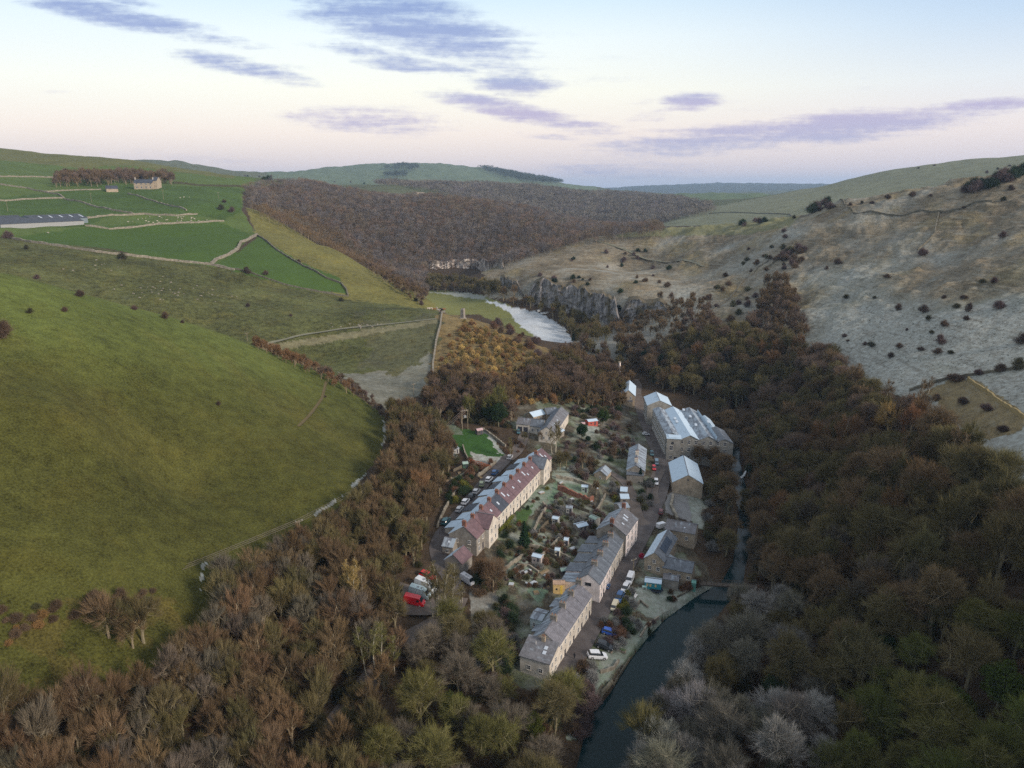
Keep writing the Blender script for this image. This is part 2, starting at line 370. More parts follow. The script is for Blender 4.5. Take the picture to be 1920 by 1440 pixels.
# knoll and bracken
zone([(825,590),(880,590),(960,620),(1030,660),(1050,700),(960,740),(900,760),(800,720),(815,660)], (.145,.11,.05), .0, .9, 290, 480, 30, .0)
zone([(1010,690),(1060,690),(1110,740),(1040,740)], (.2,.19,.17), .45, .8, 290, 480)
# flat by the river: green then frosted
zone([(780,545),(830,545),(900,552),(960,575),(1010,590),(1060,620),(1080,650),(1040,660),(960,620),(900,590),(840,590)], (.13,.14,.05), .12, .3, 450, 760)
mf = zone([(905,560),(960,575),(1010,585),(1060,615),(1078,645),(1040,655),(975,612),(960,590)], (.40,.44,.47), .3, .28, 440, 720, 10, .12)
zone([(800,547),(880,549),(912,556),(905,562),(860,556)], (.2,.23,.2), .5, .3, 480, 760)
zone([(1050,650),(1190,600),(1240,640),(1160,680)], (.16,.16,.14), .4, .6, 380, 520)
# gardens and verges in the village
V = [(935,760),(1010,745),(1160,760),(1195,720),(1260,1000),(1330,1060),(1340,1100),(1200,1190),(1110,1330),(1060,1330),(960,1280),(930,1180),(930,1090),(900,1000),(960,900),(1000,850),(960,800)]
zone(V, (.072,.062,.043), .26, 1.1, 60, 380, 25, .5)
t = inpoly(PU2, PV2, V) & (PD < 380)
g_ = smooth(.02, .1, fbm(TX / 7, TY / 7, 88, 3)) * t; ALB[t] = ALB[t] * (1 - g_[t, None] * .8) + np.array((.07, .095, .045)) * g_[t, None] * .8; COV[t, 0] = np.clip(COV[t, 0] + g_[t] * .15 + fbm(TX[t] / 4, TY[t] / 4, 89, 3) * .4, 0, 1)
L = (.10,.155,.10)
for poly, c, fr, mo in (
    ([(1035,885),(1050,875),(1075,880),(1095,908),(1065,908),(1035,898)], L, .55, .2),
    ([(1000,920),(1040,905),(1045,925),(1010,950),(985,975),(975,960)], L, .45, .2),
    ([(970,960),(1000,945),(985,985),(965,985)], (.05,.09,.03), .1, .3),
    ([(1060,905),(1105,912),(1100,930),(1055,925)], L, .4, .6),
    ([(1135,880),(1165,905),(1190,940),(1175,990),(1165,930)], (.11,.10,.08), .2, .8),
    ([(1250,925),(1290,920),(1325,935),(1330,985),(1290,975),(1245,960)], (.2,.2,.2), .35, .3),
    ([(1290,925),(1320,925),(1335,1000),(1300,985)], L, .6, .3),
    ([(1170,1105),(1210,1100),(1250,1105),(1335,1092),(1350,1102),(1250,1160),(1230,1165),(1200,1145),(1175,1150)], L, .55, .25),
    ([(1160,1170),(1200,1160),(1235,1175),(1200,1215),(1150,1260),(1120,1290),(1080,1390),(1060,1390),(1095,1300)], L, .5, .4),
    ([(845,808),(905,805),(945,850),(940,872),(890,868),(855,835)], (.035,.085,.02), .02, .3),
    ([(815,775),(850,790),(870,815),(850,815),(820,800)], (.05,.08,.03), .4, .4),
    ([(905,806),(918,812),(948,855),(935,850)], L, .8, .3), ([(880,850),(940,856),(938,875),(890,870)], L, .85, .2),
    ([(1085,800),(1120,798),(1130,812),(1100,820)], L, .6, .2),
    ([(985,1105),(1010,1095),(1030,1110),(1010,1130)], L, .3, .6), ([(945,1060),(990,1050),(1000,1080),(955,1090)], L, .5, .7),
    ([(990,1010),(1020,1000),(1035,1020),(1010,1030)], L, .5, .4), ([(1040,900),(1055,930),(1040,960),(1020,960)], L, .3, .6),
    ([(1180,1230),(1185,1180),(1230,1160),(1250,1170)], L, .5, .3)):
    zone(poly, c, fr, mo, 60, 380)
FROSTY = zone([(880,1110),(930,1100),(950,1250),(890,1250)], (.1,.09,.075), .45, .9, 60, 300)
# grassy bank with frost on the far right and by the wood
zone([(1820,850),(1870,820),(1930,810),(1930,840),(1880,850),(1840,880)], (.2,.22,.22), .8, .4, 60, 400)
na, nl = len(az), len(dl)
idx = np.arange(na * nl).reshape(na, nl)
Q = np.stack([idx[:-1, :-1], idx[:-1, 1:], idx[1:, 1:], idx[1:, :-1]], -1).reshape(-1, 4)[:, ::-1]
tm = npmesh('terrain', np.stack([TX, TY, TZ], -1), Q, [terrain_mat()], None, True)
for nm, arr in (('albedo', ALB), ('cover', COV)):
    at_ = tm.color_attributes.new(nm, 'FLOAT_COLOR', 'POINT')
    at_.data.foreach_set('color', np.concatenate([arr, np.ones((len(arr), 1))], 1).astype(np.float32).ravel())
link_obj('terrain', tm, kind='structure')
# ---------------------------------------------------------------- sky, sun, air
W = bpy.data.worlds.new('World'); SC.world = W; W.use_nodes = True
nt = W.node_tree; bg = nt.nodes['Background']; L_ = nt.links.new
SUN_EL, SUN_AZ = math.radians(10), math.radians(122)
sk = nt.nodes.new('ShaderNodeTexSky'); sk.sky_type = 'NISHITA'; sk.sun_disc = False; sk.sun_elevation = SUN_EL; sk.sun_rotation = SUN_AZ
sk.air_density = 1.3; sk.dust_density = 1.5
skc = nt.nodes.new('ShaderNodeVectorMath'); skc.operation = 'SCALE'; skc.inputs['Scale'].default_value = .9; L_(sk.outputs[0], skc.inputs[0])
tc = nt.nodes.new('ShaderNodeTexCoord'); se = nt.nodes.new('ShaderNodeSeparateXYZ'); L_(tc.outputs['Generated'], se.inputs[0])
el = math_(nt, 'MULTIPLY', math_(nt, 'ARCSINE', se.outputs['Z']), 180 / PI)
def lin(r, g, b): return tuple(((c / 255 + .055) / 1.055) ** 2.4 if c > 10 else c / 3294 for c in (r, g, b))
e_n = math_(nt, 'DIVIDE', el, 90.0)
S = lambda deg: deg / 90
g_mid = ramp(nt, e_n, [(0, lin(196,203,226)), (S(1.5), lin(226,216,226)), (S(4), lin(248,234,232)), (S(7), lin(252,249,240)), (S(10.5), lin(240,248,252)), (S(14), lin(205,230,250)), (S(30), lin(214,216,224)), (S(70), lin(220,222,228))])
g_side = ramp(nt, e_n, [(0, lin(190,198,224)), (S(1.5), lin(218,210,224)), (S(4), lin(240,228,232)), (S(7), lin(228,233,243)), (S(10.5), lin(192,213,240)), (S(14), lin(160,190,232)), (S(30), lin(205,210,224)), (S(70), lin(218,220,228))])
yy = math_(nt, 'MAXIMUM', se.outputs['Y'], .05)
gx = math_(nt, 'DIVIDE', se.outputs['X'], yy); gz = math_(nt, 'DIVIDE', se.outputs['Z'], yy)
sidef = ramp1(nt, gx, .05, .75)
c = mixc(nt, sidef, g_mid, g_side)
lf = math_(nt, 'MULTIPLY', ramp1(nt, gx, -.1, -.8), .35)
c = mixc(nt, lf, c, g_side)
cb = nt.nodes.new('ShaderNodeCombineXYZ'); L_(gx, cb.inputs[0]); L_(gz, cb.inputs[1])
P2 = cb.outputs[0]
def gno(u, v): d = pdir(u, v); return d[0] / d[1], d[2] / d[1]
mp = N(nt, 'ShaderNodeMapping', vector_type='POINT'); mp.inputs['Rotation'].default_value = (0, 0, math.radians(14)); mp.inputs['Scale'].default_value = (4.5, 60, 1); L_(P2, mp.inputs[0])
nA = noise(nt, 1.0, 6, mp.outputs[0], .62)
mp2 = N(nt, 'ShaderNodeMapping', vector_type='POINT'); mp2.inputs['Rotation'].default_value = (0, 0, math.radians(30)); mp2.inputs['Scale'].default_value = (60, 130, 1); L_(P2, mp2.inputs[0])
nB = noise(nt, 1.0, 4, mp2.outputs[0], .6)
CL = [  # u, v, half length, half width, tilt (deg, + = falls to the right), strength
 (250,38,215,14,11,.95),(445,122,130,12,12,.9),(520,118,70,6,10,.4),
 (760,42,225,34,14,1.0),(880,72,90,26,12,.6),(720,110,110,14,12,.9),(830,128,130,10,12,.7),(965,158,80,16,3,1.0),(600,85,60,7,10,.35),
 (700,226,165,17,2,.8),(560,222,60,10,0,.4),(950,206,140,14,11,.95),(1080,238,90,10,5,.8),(1020,255,70,6,5,.5),
 (1295,190,52,14,-2,.85),(1240,218,70,10,-4,.55),(1200,190,30,7,0,.35),(1320,268,200,13,-2,.75),(1570,240,170,20,-5,1.1),(1720,220,120,12,-8,.9),(1840,202,130,12,-5,1.0),
 (1230,276,90,5,0,.3),(1120,316,170,10,0,.42),(250,285,330,14,3,.3),(1615,153,28,9,0,.45),(100,172,32,6,0,.3),(1660,280,60,4,0,.2),(1400,330,500,14,0,.18),(240,2,60,6,10,.5),(1350,160,120,8,-6,.2),
 (1520,60,300,30,6,.06),(900,95,420,60,12,.22),(1250,240,420,40,0,.25),(1480,248,360,20,-5,1.0),(1180,318,200,14,0,.6)]
acc = None
for (u, v, hl, hw, tl, st) in CL:
    x0, z0 = gno(u, v)
    m_ = N(nt, 'ShaderNodeMapping', vector_type='TEXTURE'); m_.inputs['Location'].default_value = (x0, z0, 0)
    m_.inputs['Rotation'].default_value = (0, 0, -math.radians(tl)); m_.inputs['Scale'].default_value = (hl / F * 1.08, hw / F * 1.5, 1)
    L_(P2, m_.inputs[0]); ln = nt.nodes.new('ShaderNodeVectorMath'); ln.operation = 'LENGTH'; L_(m_.outputs[0], ln.inputs[0])
    f = math_(nt, 'MULTIPLY', ramp1(nt, ln.outputs['Value'], 1.55, .25), st)
    acc = f if acc is None else math_(nt, 'MAXIMUM', acc, f)
da = math_(nt, 'SUBTRACT', nA, .5); db = math_(nt, 'SUBTRACT', nB, .5)
tex = math_(nt, 'ADD', math_(nt, 'MULTIPLY', da, 2.8), math_(nt, 'MULTIPLY', db, 1.0))          # about -1..1
cf = ramp1(nt, math_(nt, 'ADD', math_(nt, 'MULTIPLY', acc, 1.15), math_(nt, 'MULTIPLY', tex, .85)), .25, 1.35)
cf = math_(nt, 'MULTIPLY', cf, ramp1(nt, acc, 0.0, .55))
ccol = ramp(nt, e_n, [(0, lin(186,188,216)), (S(3), lin(178,182,216)), (S(5.5), lin(190,180,216)), (S(8), lin(154,168,216)), (S(14), lin(130,156,212))])
c = mixc(nt, .05, c, skc.outputs[0])
ccl = mixc(nt, math_(nt, 'MULTIPLY', cf, .85), c, ccol)
L_(c, bg.inputs[0]); bg.inputs[1].default_value = .87
bg2 = nt.nodes.new('ShaderNodeBackground'); bg2.inputs[1].default_value = .87; L_(ccl, bg2.inputs[0]); mxs = nt.nodes.new('ShaderNodeMixShader')   # clouds only exist in one low part of the sky
L_(math_(nt, 'MULTIPLY', math_(nt, 'LESS_THAN', se.outputs['Z'], .3), math_(nt, 'GREATER_THAN', se.outputs['Y'], .5)), mxs.inputs[0]); L_(bg.outputs[0], mxs.inputs[1]); L_(bg2.outputs[0], mxs.inputs[2]); L_(mxs.outputs[0], nt.nodes['World Output'].inputs[0])
sun = bpy.data.lights.new('sun', 'SUN'); sun.energy = 3.8; sun.angle = math.radians(13); sun.color = (1, .86, .74)
so = bpy.data.objects.new('sun', sun); COL.objects.link(so)
sd = Vector((math.sin(SUN_AZ) * math.cos(SUN_EL + .25), math.cos(SUN_AZ) * math.cos(SUN_EL + .25), math.sin(SUN_EL + .25)))
so.rotation_euler = (-sd).to_track_quat('-Z', 'Y').to_euler(); so.location = (-300, -300, 300)
# air
hm = bpy.data.materials.new('haze'); hm.use_nodes = True; hn = hm.node_tree; hn.nodes.clear()
pv = hn.nodes.new('ShaderNodeVolumePrincipled'); pv.inputs['Density'].default_value = 8e-5; pv.inputs['Color'].default_value = (.5, .72, 1.0, 1); pv.inputs['Anisotropy'].default_value = .2
ho = hn.nodes.new('ShaderNodeOutputMaterial'); hm.cycles.volume_sampling = 'EQUIANGULAR'; hn.links.new(pv.outputs[0], ho.inputs['Volume'])
zmin = float(TZ.min()) - 1; zmax = max(float(TZ.max()), CZ) + 30; R = 12600
V8 = [(sx * R, sy * R, z) for z in (zmin, zmax) for sx, sy in ((-1, -1), (1, -1), (1, 1), (-1, 1))]
hb = npmesh('haze', V8, [(3,2,1,0),(4,5,6,7),(0,1,5,4),(1,2,6,5),(2,3,7,6),(3,0,4,7)], [hm])
link_obj('haze', hb, kind='stuff', label='thin blue morning haze filling the dale', cat='haze')
SC.view_settings.view_transform = 'Standard'; SC.view_settings.look = 'None'; SC.view_settings.exposure = .2; SC.view_settings.gamma = 1
cy = SC.cycles; cy.max_bounces = 5; cy.diffuse_bounces = 2; cy.glossy_bounces = 2; cy.transmission_bounces = 2; cy.volume_bounces = 0; cy.transparent_max_bounces = 4
cy.use_denoising = False; cy.denoiser = 'OPENIMAGEDENOISE'; cy.sample_clamp_indirect = 4
# ---------------------------------------------------------------- vegetation
def tube(P, R_, n=4):
    """tapered tube along points P with radii R_"""
    P = np.asarray(P, float); V = []; Fc = []
    d0 = P[-1] - P[0]; a = np.cross(d0, (1, 0, 0) if abs(d0[0]) < abs(d0[2]) + .01 else (0, 0, 1)); a /= np.linalg.norm(a) + 1e-9
    b = np.cross(d0, a); b /= np.linalg.norm(b) + 1e-9
    for p, r in zip(P, R_):
        for k in range(n):
            t = 2 * PI * k / n; V.append(p + (a * math.cos(t) + b * math.sin(t)) * r)
    for i in range(len(P) - 1):
        for k in range(n):
            k2 = (k + 1) % n
            Fc.append((i * n + k, i * n + k2, (i + 1) * n + k2)); Fc.append((i * n + k, (i + 1) * n + k2, (i + 1) * n + k))
    return np.array(V), np.array(Fc)
def cat_(parts):
    V = []; Fc = []; o = 0
    for v, f in parts: V.append(v); Fc.append(f + o); o += len(v)
    return np.concatenate(V), np.concatenate(Fc)
def blades(P0, D, Lh, Wd, rg):
    """thin triangles from P0 along D"""
    n = len(P0); s = rg.normal(size=(n, 3)); s = np.cross(s, D); s /= np.linalg.norm(s, axis=1)[:, None] + 1e-9
    V = np.stack([P0 + s * Wd[:, None] / 2, P0 - s * Wd[:, None] / 2, P0 + D * Lh[:, None]], 1).reshape(-1, 3)
    return V, np.arange(3 * n).reshape(-1, 3)
def leafbits(P0, size, rg):
    n = len(P0); a = rg.normal(size=(n, 3)); a /= np.linalg.norm(a, axis=1)[:, None]; b = np.cross(a, rg.normal(size=(n, 3))); b /= np.linalg.norm(b, axis=1)[:, None]
    s = size[:, None]
    return np.stack([P0 - a * s, P0 + b * s * .7, P0 + a * s, ], 1).reshape(-1, 3), np.arange(3 * n).reshape(-1, 3)
def woody(name, rough=.95):
    """twig / leaf stuff whose colour is the tree's own: object colour, or the tint carried by an instance"""
    if name in MATS: return MATS[name]
    m, nt, b = newmat(name, rough, .08)
    oi = nt.nodes.new('ShaderNodeObjectInfo')
    at = nt.nodes.new('ShaderNodeAttribute'); at.attribute_type = 'INSTANCER'; at.attribute_name = 'tint'
    us = nt.nodes.new('ShaderNodeAttribute'); us.attribute_type = 'INSTANCER'; us.attribute_name = 'use_tint'
    c = mixc(nt, us.outputs['Fac'], oi.outputs['Color'], at.outputs['Color'])
    tc = nt.nodes.new('ShaderNodeTexCoord')
    f = noise(nt, .8, 3, tc.outputs['Object']); f2 = noise(nt, 7, 2, tc.outputs['Object'])
    k = math_(nt, 'MULTIPLY_ADD', f, 1.1, math_(nt, 'MULTIPLY_ADD', f2, .9, .02))
    if name == 'bark':
        c = mixc(nt, .6, c, (.25, .22, .15))
    vm = nt.nodes.new('ShaderNodeVectorMath'); vm.operation = 'SCALE'; nt.links.new(c, vm.inputs[0]); nt.links.new(k, vm.inputs['Scale'])
    nt.links.new(vm.outputs[0], b.inputs['Base Color'])
    if name == 'leaf':
        b.inputs['Subsurface Weight'].default_value = 0
    MATS[name] = m; return m
M_TWIG, M_BARK, M_LEAF = woody('twig'), woody('bark'), woody('leaf')
M_BIRCH = mat('birch_bark', (.34, .32, .25), .8, .2, .5, 2.5)
def unit(v): v = np.asarray(v, float); return v / (np.linalg.norm(v, axis=-1, keepdims=True) + 1e-9)
def curve_pts(a, b, sag, rg, n=4):
    t = np.linspace(0, 1, n)[:, None]; mid = (a + b) / 2 + rg.normal(size=3) * np.linalg.norm(b - a) * .07 + np.array((0, 0, sag))
    return (1 - t) ** 2 * a + 2 * t * (1 - t) * mid + t * t * b
def bare_proto(seed, h, r, tw=5600, limbs=9, subs=9, twl=(.7, 1.6), tww=.05, bark=None, squat=.42, ivy=0, low=.3, trunk_r=None, up=.45, nz=.38):
    """returns (trunk mesh, crown mesh) of a leafless broad tree"""
    rg = np.random.default_rng(seed); tr = trunk_r or h * .022 + .06
    c0 = np.array((0, 0, h * (1 - squat))); env = np.array((r, r, h * squat))
    lean = rg.normal(size=2) * .04 * h
    top = np.array((lean[0], lean[1], h * .62))
    tp = curve_pts(np.array((0, 0, -1.0)), top, 0, rg, 6)
    trunk = tube(tp, np.linspace(tr * 1.25, tr * .42, 6), 6)
    br = []; S0 = []; S1 = []
    for k in range(limbs):
        a = 2 * PI * (k + rg.random() * .7) / limbs * 1.0; e = rg.uniform(-.25, 1.2) if k % 3 else rg.uniform(.7, 1.5)
        dr = np.array((math.cos(a) * math.cos(e), math.sin(a) * math.cos(e), math.sin(e)))
        st = tp[1] + (tp[-1] - tp[1]) * rg.uniform(low, 1)
        lump = rg.uniform(.6, 1.2)
        en = c0 + dr * env * .58 * lump
        lp = curve_pts(st, en, -.04 * h, rg, 5); br.append(tube(lp, np.linspace(tr * .45, tr * .16, 5), 4))
        for j in range(subs):
            s = lp[rg.integers(1, 5)]; d2 = unit(dr + rg.normal(size=3) * .55); e2 = c0 + d2 * env * rg.uniform(.78, .95) * lump
            q = curve_pts(s, e2, -.02 * h, rg, 3); br.append(tube(q, (tr * .20, tr * .13, tr * .05), 3)); S0.append(q[0] * .45 + q[1] * .55); S1.append(q[2])
    S0 = np.array(S0); S1 = np.array(S1)
    i = rg.integers(0, len(S0), tw); t = rg.random(tw) ** .75; P0 = S0[i] + (S1[i] - S0[i]) * t[:, None] + rg.normal(size=(tw, 3)) * .05 * r
    out = unit((P0 - c0) / env); D = unit(out * .8 + np.array((0, 0, up)) + (S1[i] - S0[i]) / (np.linalg.norm(S1[i] - S0[i], axis=1)[:, None] + .01) * .7 + rg.normal(size=(tw, 3)) * nz)
    sc = r / 5
    Lh = rg.uniform(twl[0], twl[1], tw) * (.55 + .45 * sc); tws = blades(P0, D, Lh, np.full(tw, tww), rg)
    nb = sum(len(f) for v, f in br); V, Fc = cat_(br + [tws]); mi = np.concatenate([np.zeros(nb, int), np.ones(tw, int)])
    mats = [bark or M_BARK, M_TWIG]
    if ivy:
        q = rg.integers(0, len(tp) - 1, ivy); t = rg.random((ivy, 1)); pp = tp[q] + (tp[q + 1] - tp[q]) * t + rg.normal(size=(ivy, 3)) * (tr * 2.2, tr * 2.2, .2)
        q2 = rg.integers(0, len(S0), ivy // 2); p2 = top + (S0[q2] - top) * rg.random((ivy // 2, 1)) + rg.normal(size=(ivy // 2, 3)) * .35
        lv = leafbits(np.concatenate([pp, p2]), rg.uniform(.12, .28, ivy + ivy // 2), rg); V, Fc = cat_([(V, Fc), lv]); mi = np.concatenate([mi, np.full(ivy + ivy // 2, 2)]); mats.append(mat('ivy_leaf', (.035, .055, .02), .7, .3, .5, 3))
    return (npmesh('trunk', trunk[0], trunk[1], [bark or M_BARK]), npmesh('crown', V, Fc, mats, mi))
def birch_proto(seed, h, stems=1):
    rg = np.random.default_rng(seed); T = []; br = []; P0 = []; 
    for s in range(stems):
        o = rg.normal(size=2) * (.9 if stems > 1 else 0); e = np.array((o[0] * 2.2, o[1] * 2.2, h * rg.uniform(.85, 1)))
        tp = curve_pts(np.array((o[0], o[1], -1)), e, 0, rg, 7); T.append(tube(tp, np.linspace(.2, .04, 7), 5))
        for k in range(26):
            f = rg.uniform(.35, .97); i = f * 6; a = tp[int(i)] + (tp[min(int(i) + 1, 6)] - tp[int(i)]) * (i % 1); an = rg.random() * 2 * PI
            L = (1.05 - f) * h * .3 + .5; b_ = a + np.array((math.cos(an) * L * .7, math.sin(an) * L * .7, L * .8)); br.append(tube([a, (a + b_) / 2, b_], (.05, .035, .015), 3))
            n = 90; P0.append(a + (b_ - a) * rg.random((n, 1)))
    P0 = np.concatenate(P0); n = len(P0); D = unit(rg.normal(size=(n, 3)) * .7 + (0, 0, .5)); tws = blades(P0, D, rg.uniform(.4, 1.1, n), np.full(n, .035), rg)
    nb = sum(len(f) for v, f in br); V, Fc = cat_(br + [tws]); tv, tf = cat_(T)
    return (npmesh('trunk', tv, tf, [M_BIRCH]), npmesh('crown', V, Fc, [M_BARK, M_TWIG], np.concatenate([np.zeros(nb, int), np.ones(n, int)])))
def ever_proto(seed, h, r, n=7000, cone=False, leaf=(.16, .34)):
    rg = np.random.default_rng(seed); tp = curve_pts(np.array((0, 0, -1.)), np.array((0, 0, h * .7)), 0, rg, 4); trunk = tube(tp, np.linspace(h * .03, .05, 4), 5)
    if cone:
        z = 1 - np.sqrt(rg.random(n)); a = rg.random(n) * 2 * PI; rr = r * (1 - z) * (.8 + .25 * np.sin(z * 60) + .15 * np.sin(a * 7)) * rg.uniform(.55, 1, n) ** .4
        P = np.stack([np.cos(a) * rr, np.sin(a) * rr, .08 * h + z * h * .92], 1)
    else:
        K = 34; d = unit(rg.normal(size=(K, 3)) + (0, 0, .25)); cc = d * np.array((r, r, h * .42)) * rg.uniform(.45, .8, (K, 1)) + (0, 0, h * .55); rad = rg.uniform(.22, .42, K) * r
        i = rg.integers(0, K, n); P = cc[i] + unit(rg.normal(size=(n, 3))) * (rad[i] * rg.uniform(.6, 1, n))[:, None]
    return (npmesh('trunk', trunk[0], trunk[1], [M_BARK]), npmesh('crown', *leafbits(P, rg.uniform(leaf[0], leaf[1], n), rg), [M_LEAF]))
def bush_proto(seed, h, r, n=2600, leaf=.5):
    """low rounded shrub: many stems from the ground, twigs and some leaf"""
    rg = np.random.default_rng(seed); br = []; S0 = []; S1 = []
    for k in range(26):
        a = rg.random() * 2 * PI; e = rg.uniform(.25, 1.5); d = np.array((math.cos(a) * math.cos(e), math.sin(a) * math.cos(e), math.sin(e)))
        en = d * np.array((r, r, h)) * rg.uniform(.6, .85); br.append(tube([np.array((d[0] * .15, d[1] * .15, -.3)), en * (.5, .5, .6), en], (.06, .04, .02), 3)); S0.append(en * .25); S1.append(en)
    S0 = np.array(S0); S1 = np.array(S1); i = rg.integers(0, 26, n); P0 = S0[i] + (S1[i] - S0[i]) * rg.random((n, 1)) ** .6 + rg.normal(size=(n, 3)) * .12 * r
    P0[:, 2] = np.abs(P0[:, 2])
    D = unit(unit(P0) * .8 + (0, 0, .25) + rg.normal(size=(n, 3)) * .6); s = r / 2
    tws = blades(P0, D, rg.uniform(.3, .75, n) * s, np.full(n, .045) * (.5 + .5 * s), rg); nl_ = int(n * leaf)
    lv = leafbits(P0[:nl_] + D[:nl_] * .3 * s, rg.uniform(.06, .15, nl_) * (.5 + .5 * s), rg)
    sv, sf = cat_(br); V, Fc = cat_([tws, lv])
    return (npmesh('stem', sv, sf, [M_BARK]), npmesh('foliage', V, Fc, [M_TWIG]))
def far_proto(seed, h, r, n=230, w=.16):
    rg = np.random.default_rng(seed); tp = np.array([(0, 0, -1), (rg.normal() * .3, rg.normal() * .3, h * .55)]); tr = tube(tp, (.22, .12), 3)
    d = unit(rg.normal(size=(n, 3)) + (0, 0, .3)); P0 = d * np.array((r, r, h * .4)) * rg.uniform(.3, .75, (n, 1)) + (0, 0, h * .6)
    D = unit(d * .9 + (0, 0, .5) + rg.normal(size=(n, 3)) * .4); b_ = blades(P0, D, rg.uniform(1.2, 2.6, n) * r / 4.5, np.full(n, w), rg)
    V, Fc = cat_([tr, b_]); return npmesh('tree', V, Fc, [M_BARK, M_TWIG], np.concatenate([np.zeros(len(tr[1]), int), np.ones(n, int)]))

T_BROWN, T_OLIVE, T_RED, T_GREY, T_GOLD, T_FROST, T_GREEN, T_DARK, T_PURP = (.148,.104,.058),(.128,.110,.050),(.18,.106,.054),(.14,.12,.090),(.30,.215,.08),(.27,.268,.25),(.12,.118,.038),(.03,.045,.02),(.15,.108,.08)
TINTW = {T_BROWN:'brown', T_OLIVE:'olive brown', T_RED:'reddish brown', T_GREY:'greyish', T_GOLD:'golden brown', T_FROST:'frost covered', T_GREEN:'mossy green', T_DARK:'dark', T_PURP:'purplish', (.10,.115,.03):'mossy green', (.17,.162,.145):'pale grey', (.14,.135,.105):'dull grey', (.20,.195,.18):'lightly frosted grey'}
LW = [bare_proto(100 + k, h, r, 3000, 8, 7, (.9, 2.2), .045, squat=sq, low=.05, up=1.3) for k, (h, r, sq) in enumerate(((9, 2.9, .47), (10, 3.1, .45), (8, 2.7, .5), (9.5, 2.6, .44), (7, 3.0, .45)))]
RW = [bare_proto(200 + k, h, r, int(tw * 1.3), 13, 13, (.5, 1.7), .045, squat=sq, ivy=iv, low=.15, nz=.7) for k, (h, r, sq, iv, tw) in enumerate(((14, 6.2, .42, 0, 8500), (15, 6.8, .38, 500, 9000), (13, 5.6, .46, 0, 7500), (16, 5.6, .42, 1200, 8500), (12, 6.4, .36, 0, 8000)))]
BI = [birch_proto(300 + k, h, s) for k, (h, s) in enumerate(((13, 1), (15, 3), (12, 2)))]
EV = [ever_proto(400, 9, 3.6), ever_proto(401, 11, 4.2), ever_proto(402, 8, 1.8, 4000, True), ever_proto(403, 5, 2.6, 4000)]
BU = [bush_proto(500 + k, h, r) for k, (h, r) in enumerate(((3.2, 2.5), (2.6, 2.2), (3.8, 2.8)))]
FW = [far_proto(600 + k, h, r) for k, (h, r) in enumerate(((11, 4.5), (13, 5), (12, 4.2), (10, 4.8)))]
FW2 = [far_proto(650 + k, 13, 8.5, 110, .5) for k in range(3)]

def place_tree(kind, proto, x, y, s, tint, label, cat, group=None, rz=None, z=None, sz=1):
    r = empty(kind, (x, y, hz(x, y) if z is None else z), random.uniform(0, 6.28) if rz is None else rz, label, cat, group); r.scale = (s, s, s * sz)
    for k, me in enumerate(proto):
        o = link_obj(me.name.split('.')[0], me, r); o.color = (*tint, 1)
    return r
_protocol = {}
def stuff_instances(name, pts, tints, scales, metas, kinds, label):
    """one object: points that carry whole trees (a wood whose trees nobody could count)"""
    if name not in _protocol:
        c = bpy.data.collections.new(name + '_kinds')
        for k, me in enumerate(metas):
            if isinstance(me, tuple):
                o = bpy.data.objects.new(f'{name}_kind', joined(me))
            else: o = bpy.data.objects.new(f'{name}_kind', me)
            c.objects.link(o)
        _protocol[name] = c
    c = _protocol[name]; n = len(pts); me = bpy.data.meshes.new(name); me.vertices.add(n); me.vertices.foreach_set('co', np.asarray(pts, np.float32).ravel())
    def attr(nm, ty, arr, key):
        a = me.attributes.new(nm, ty, 'POINT'); a.data.foreach_set(key, np.asarray(arr, np.float32 if ty != 'INT' else np.int32).ravel())
    attr('tint', 'FLOAT_COLOR', np.concatenate([np.asarray(tints), np.ones((n, 1))], 1), 'color'); attr('use_tint', 'FLOAT', np.ones(n), 'value')
    attr('size', 'FLOAT', scales, 'value'); attr('which', 'INT', kinds, 'value'); attr('turn', 'FLOAT', RNG.uniform(0, 6.28, n), 'value')
    o = link_obj(name, me, kind='stuff', label=label, cat='woodland')
    g = bpy.data.node_groups.new(name, 'GeometryNodeTree'); g.interface.new_socket('Geometry', in_out='INPUT', socket_type='NodeSocketGeometry'); g.interface.new_socket('Geometry', in_out='OUTPUT', socket_type='NodeSocketGeometry')
    gi = g.nodes.new('NodeGroupInput'); go = g.nodes.new('NodeGroupOutput'); ip = g.nodes.new('GeometryNodeInstanceOnPoints'); ci = g.nodes.new('GeometryNodeCollectionInfo')
    ci.inputs['Collection'].default_value = c; ci.inputs['Separate Children'].default_value = True; ci.inputs['Reset Children'].default_value = True; ip.inputs['Pick Instance'].default_value = True
    def na(nm, ty):
        a = g.nodes.new('GeometryNodeInputNamedAttribute'); a.data_type = ty; a.inputs['Name'].default_value = nm; return a.outputs[0]
    cx = g.nodes.new('ShaderNodeCombineXYZ'); g.links.new(na('turn', 'FLOAT'), cx.inputs['Z'])
    g.links.new(gi.outputs[0], ip.inputs['Points']); g.links.new(ci.outputs[0], ip.inputs['Instance']); g.links.new(na('which', 'INT'), ip.inputs['Instance Index'])
    g.links.new(cx.outputs[0], ip.inputs['Rotation']); g.links.new(na('size', 'FLOAT'), ip.inputs['Scale']); g.links.new(ip.outputs[0], go.inputs[0])
    md = o.modifiers.new('trees', 'NODES'); md.node_group = g; return o
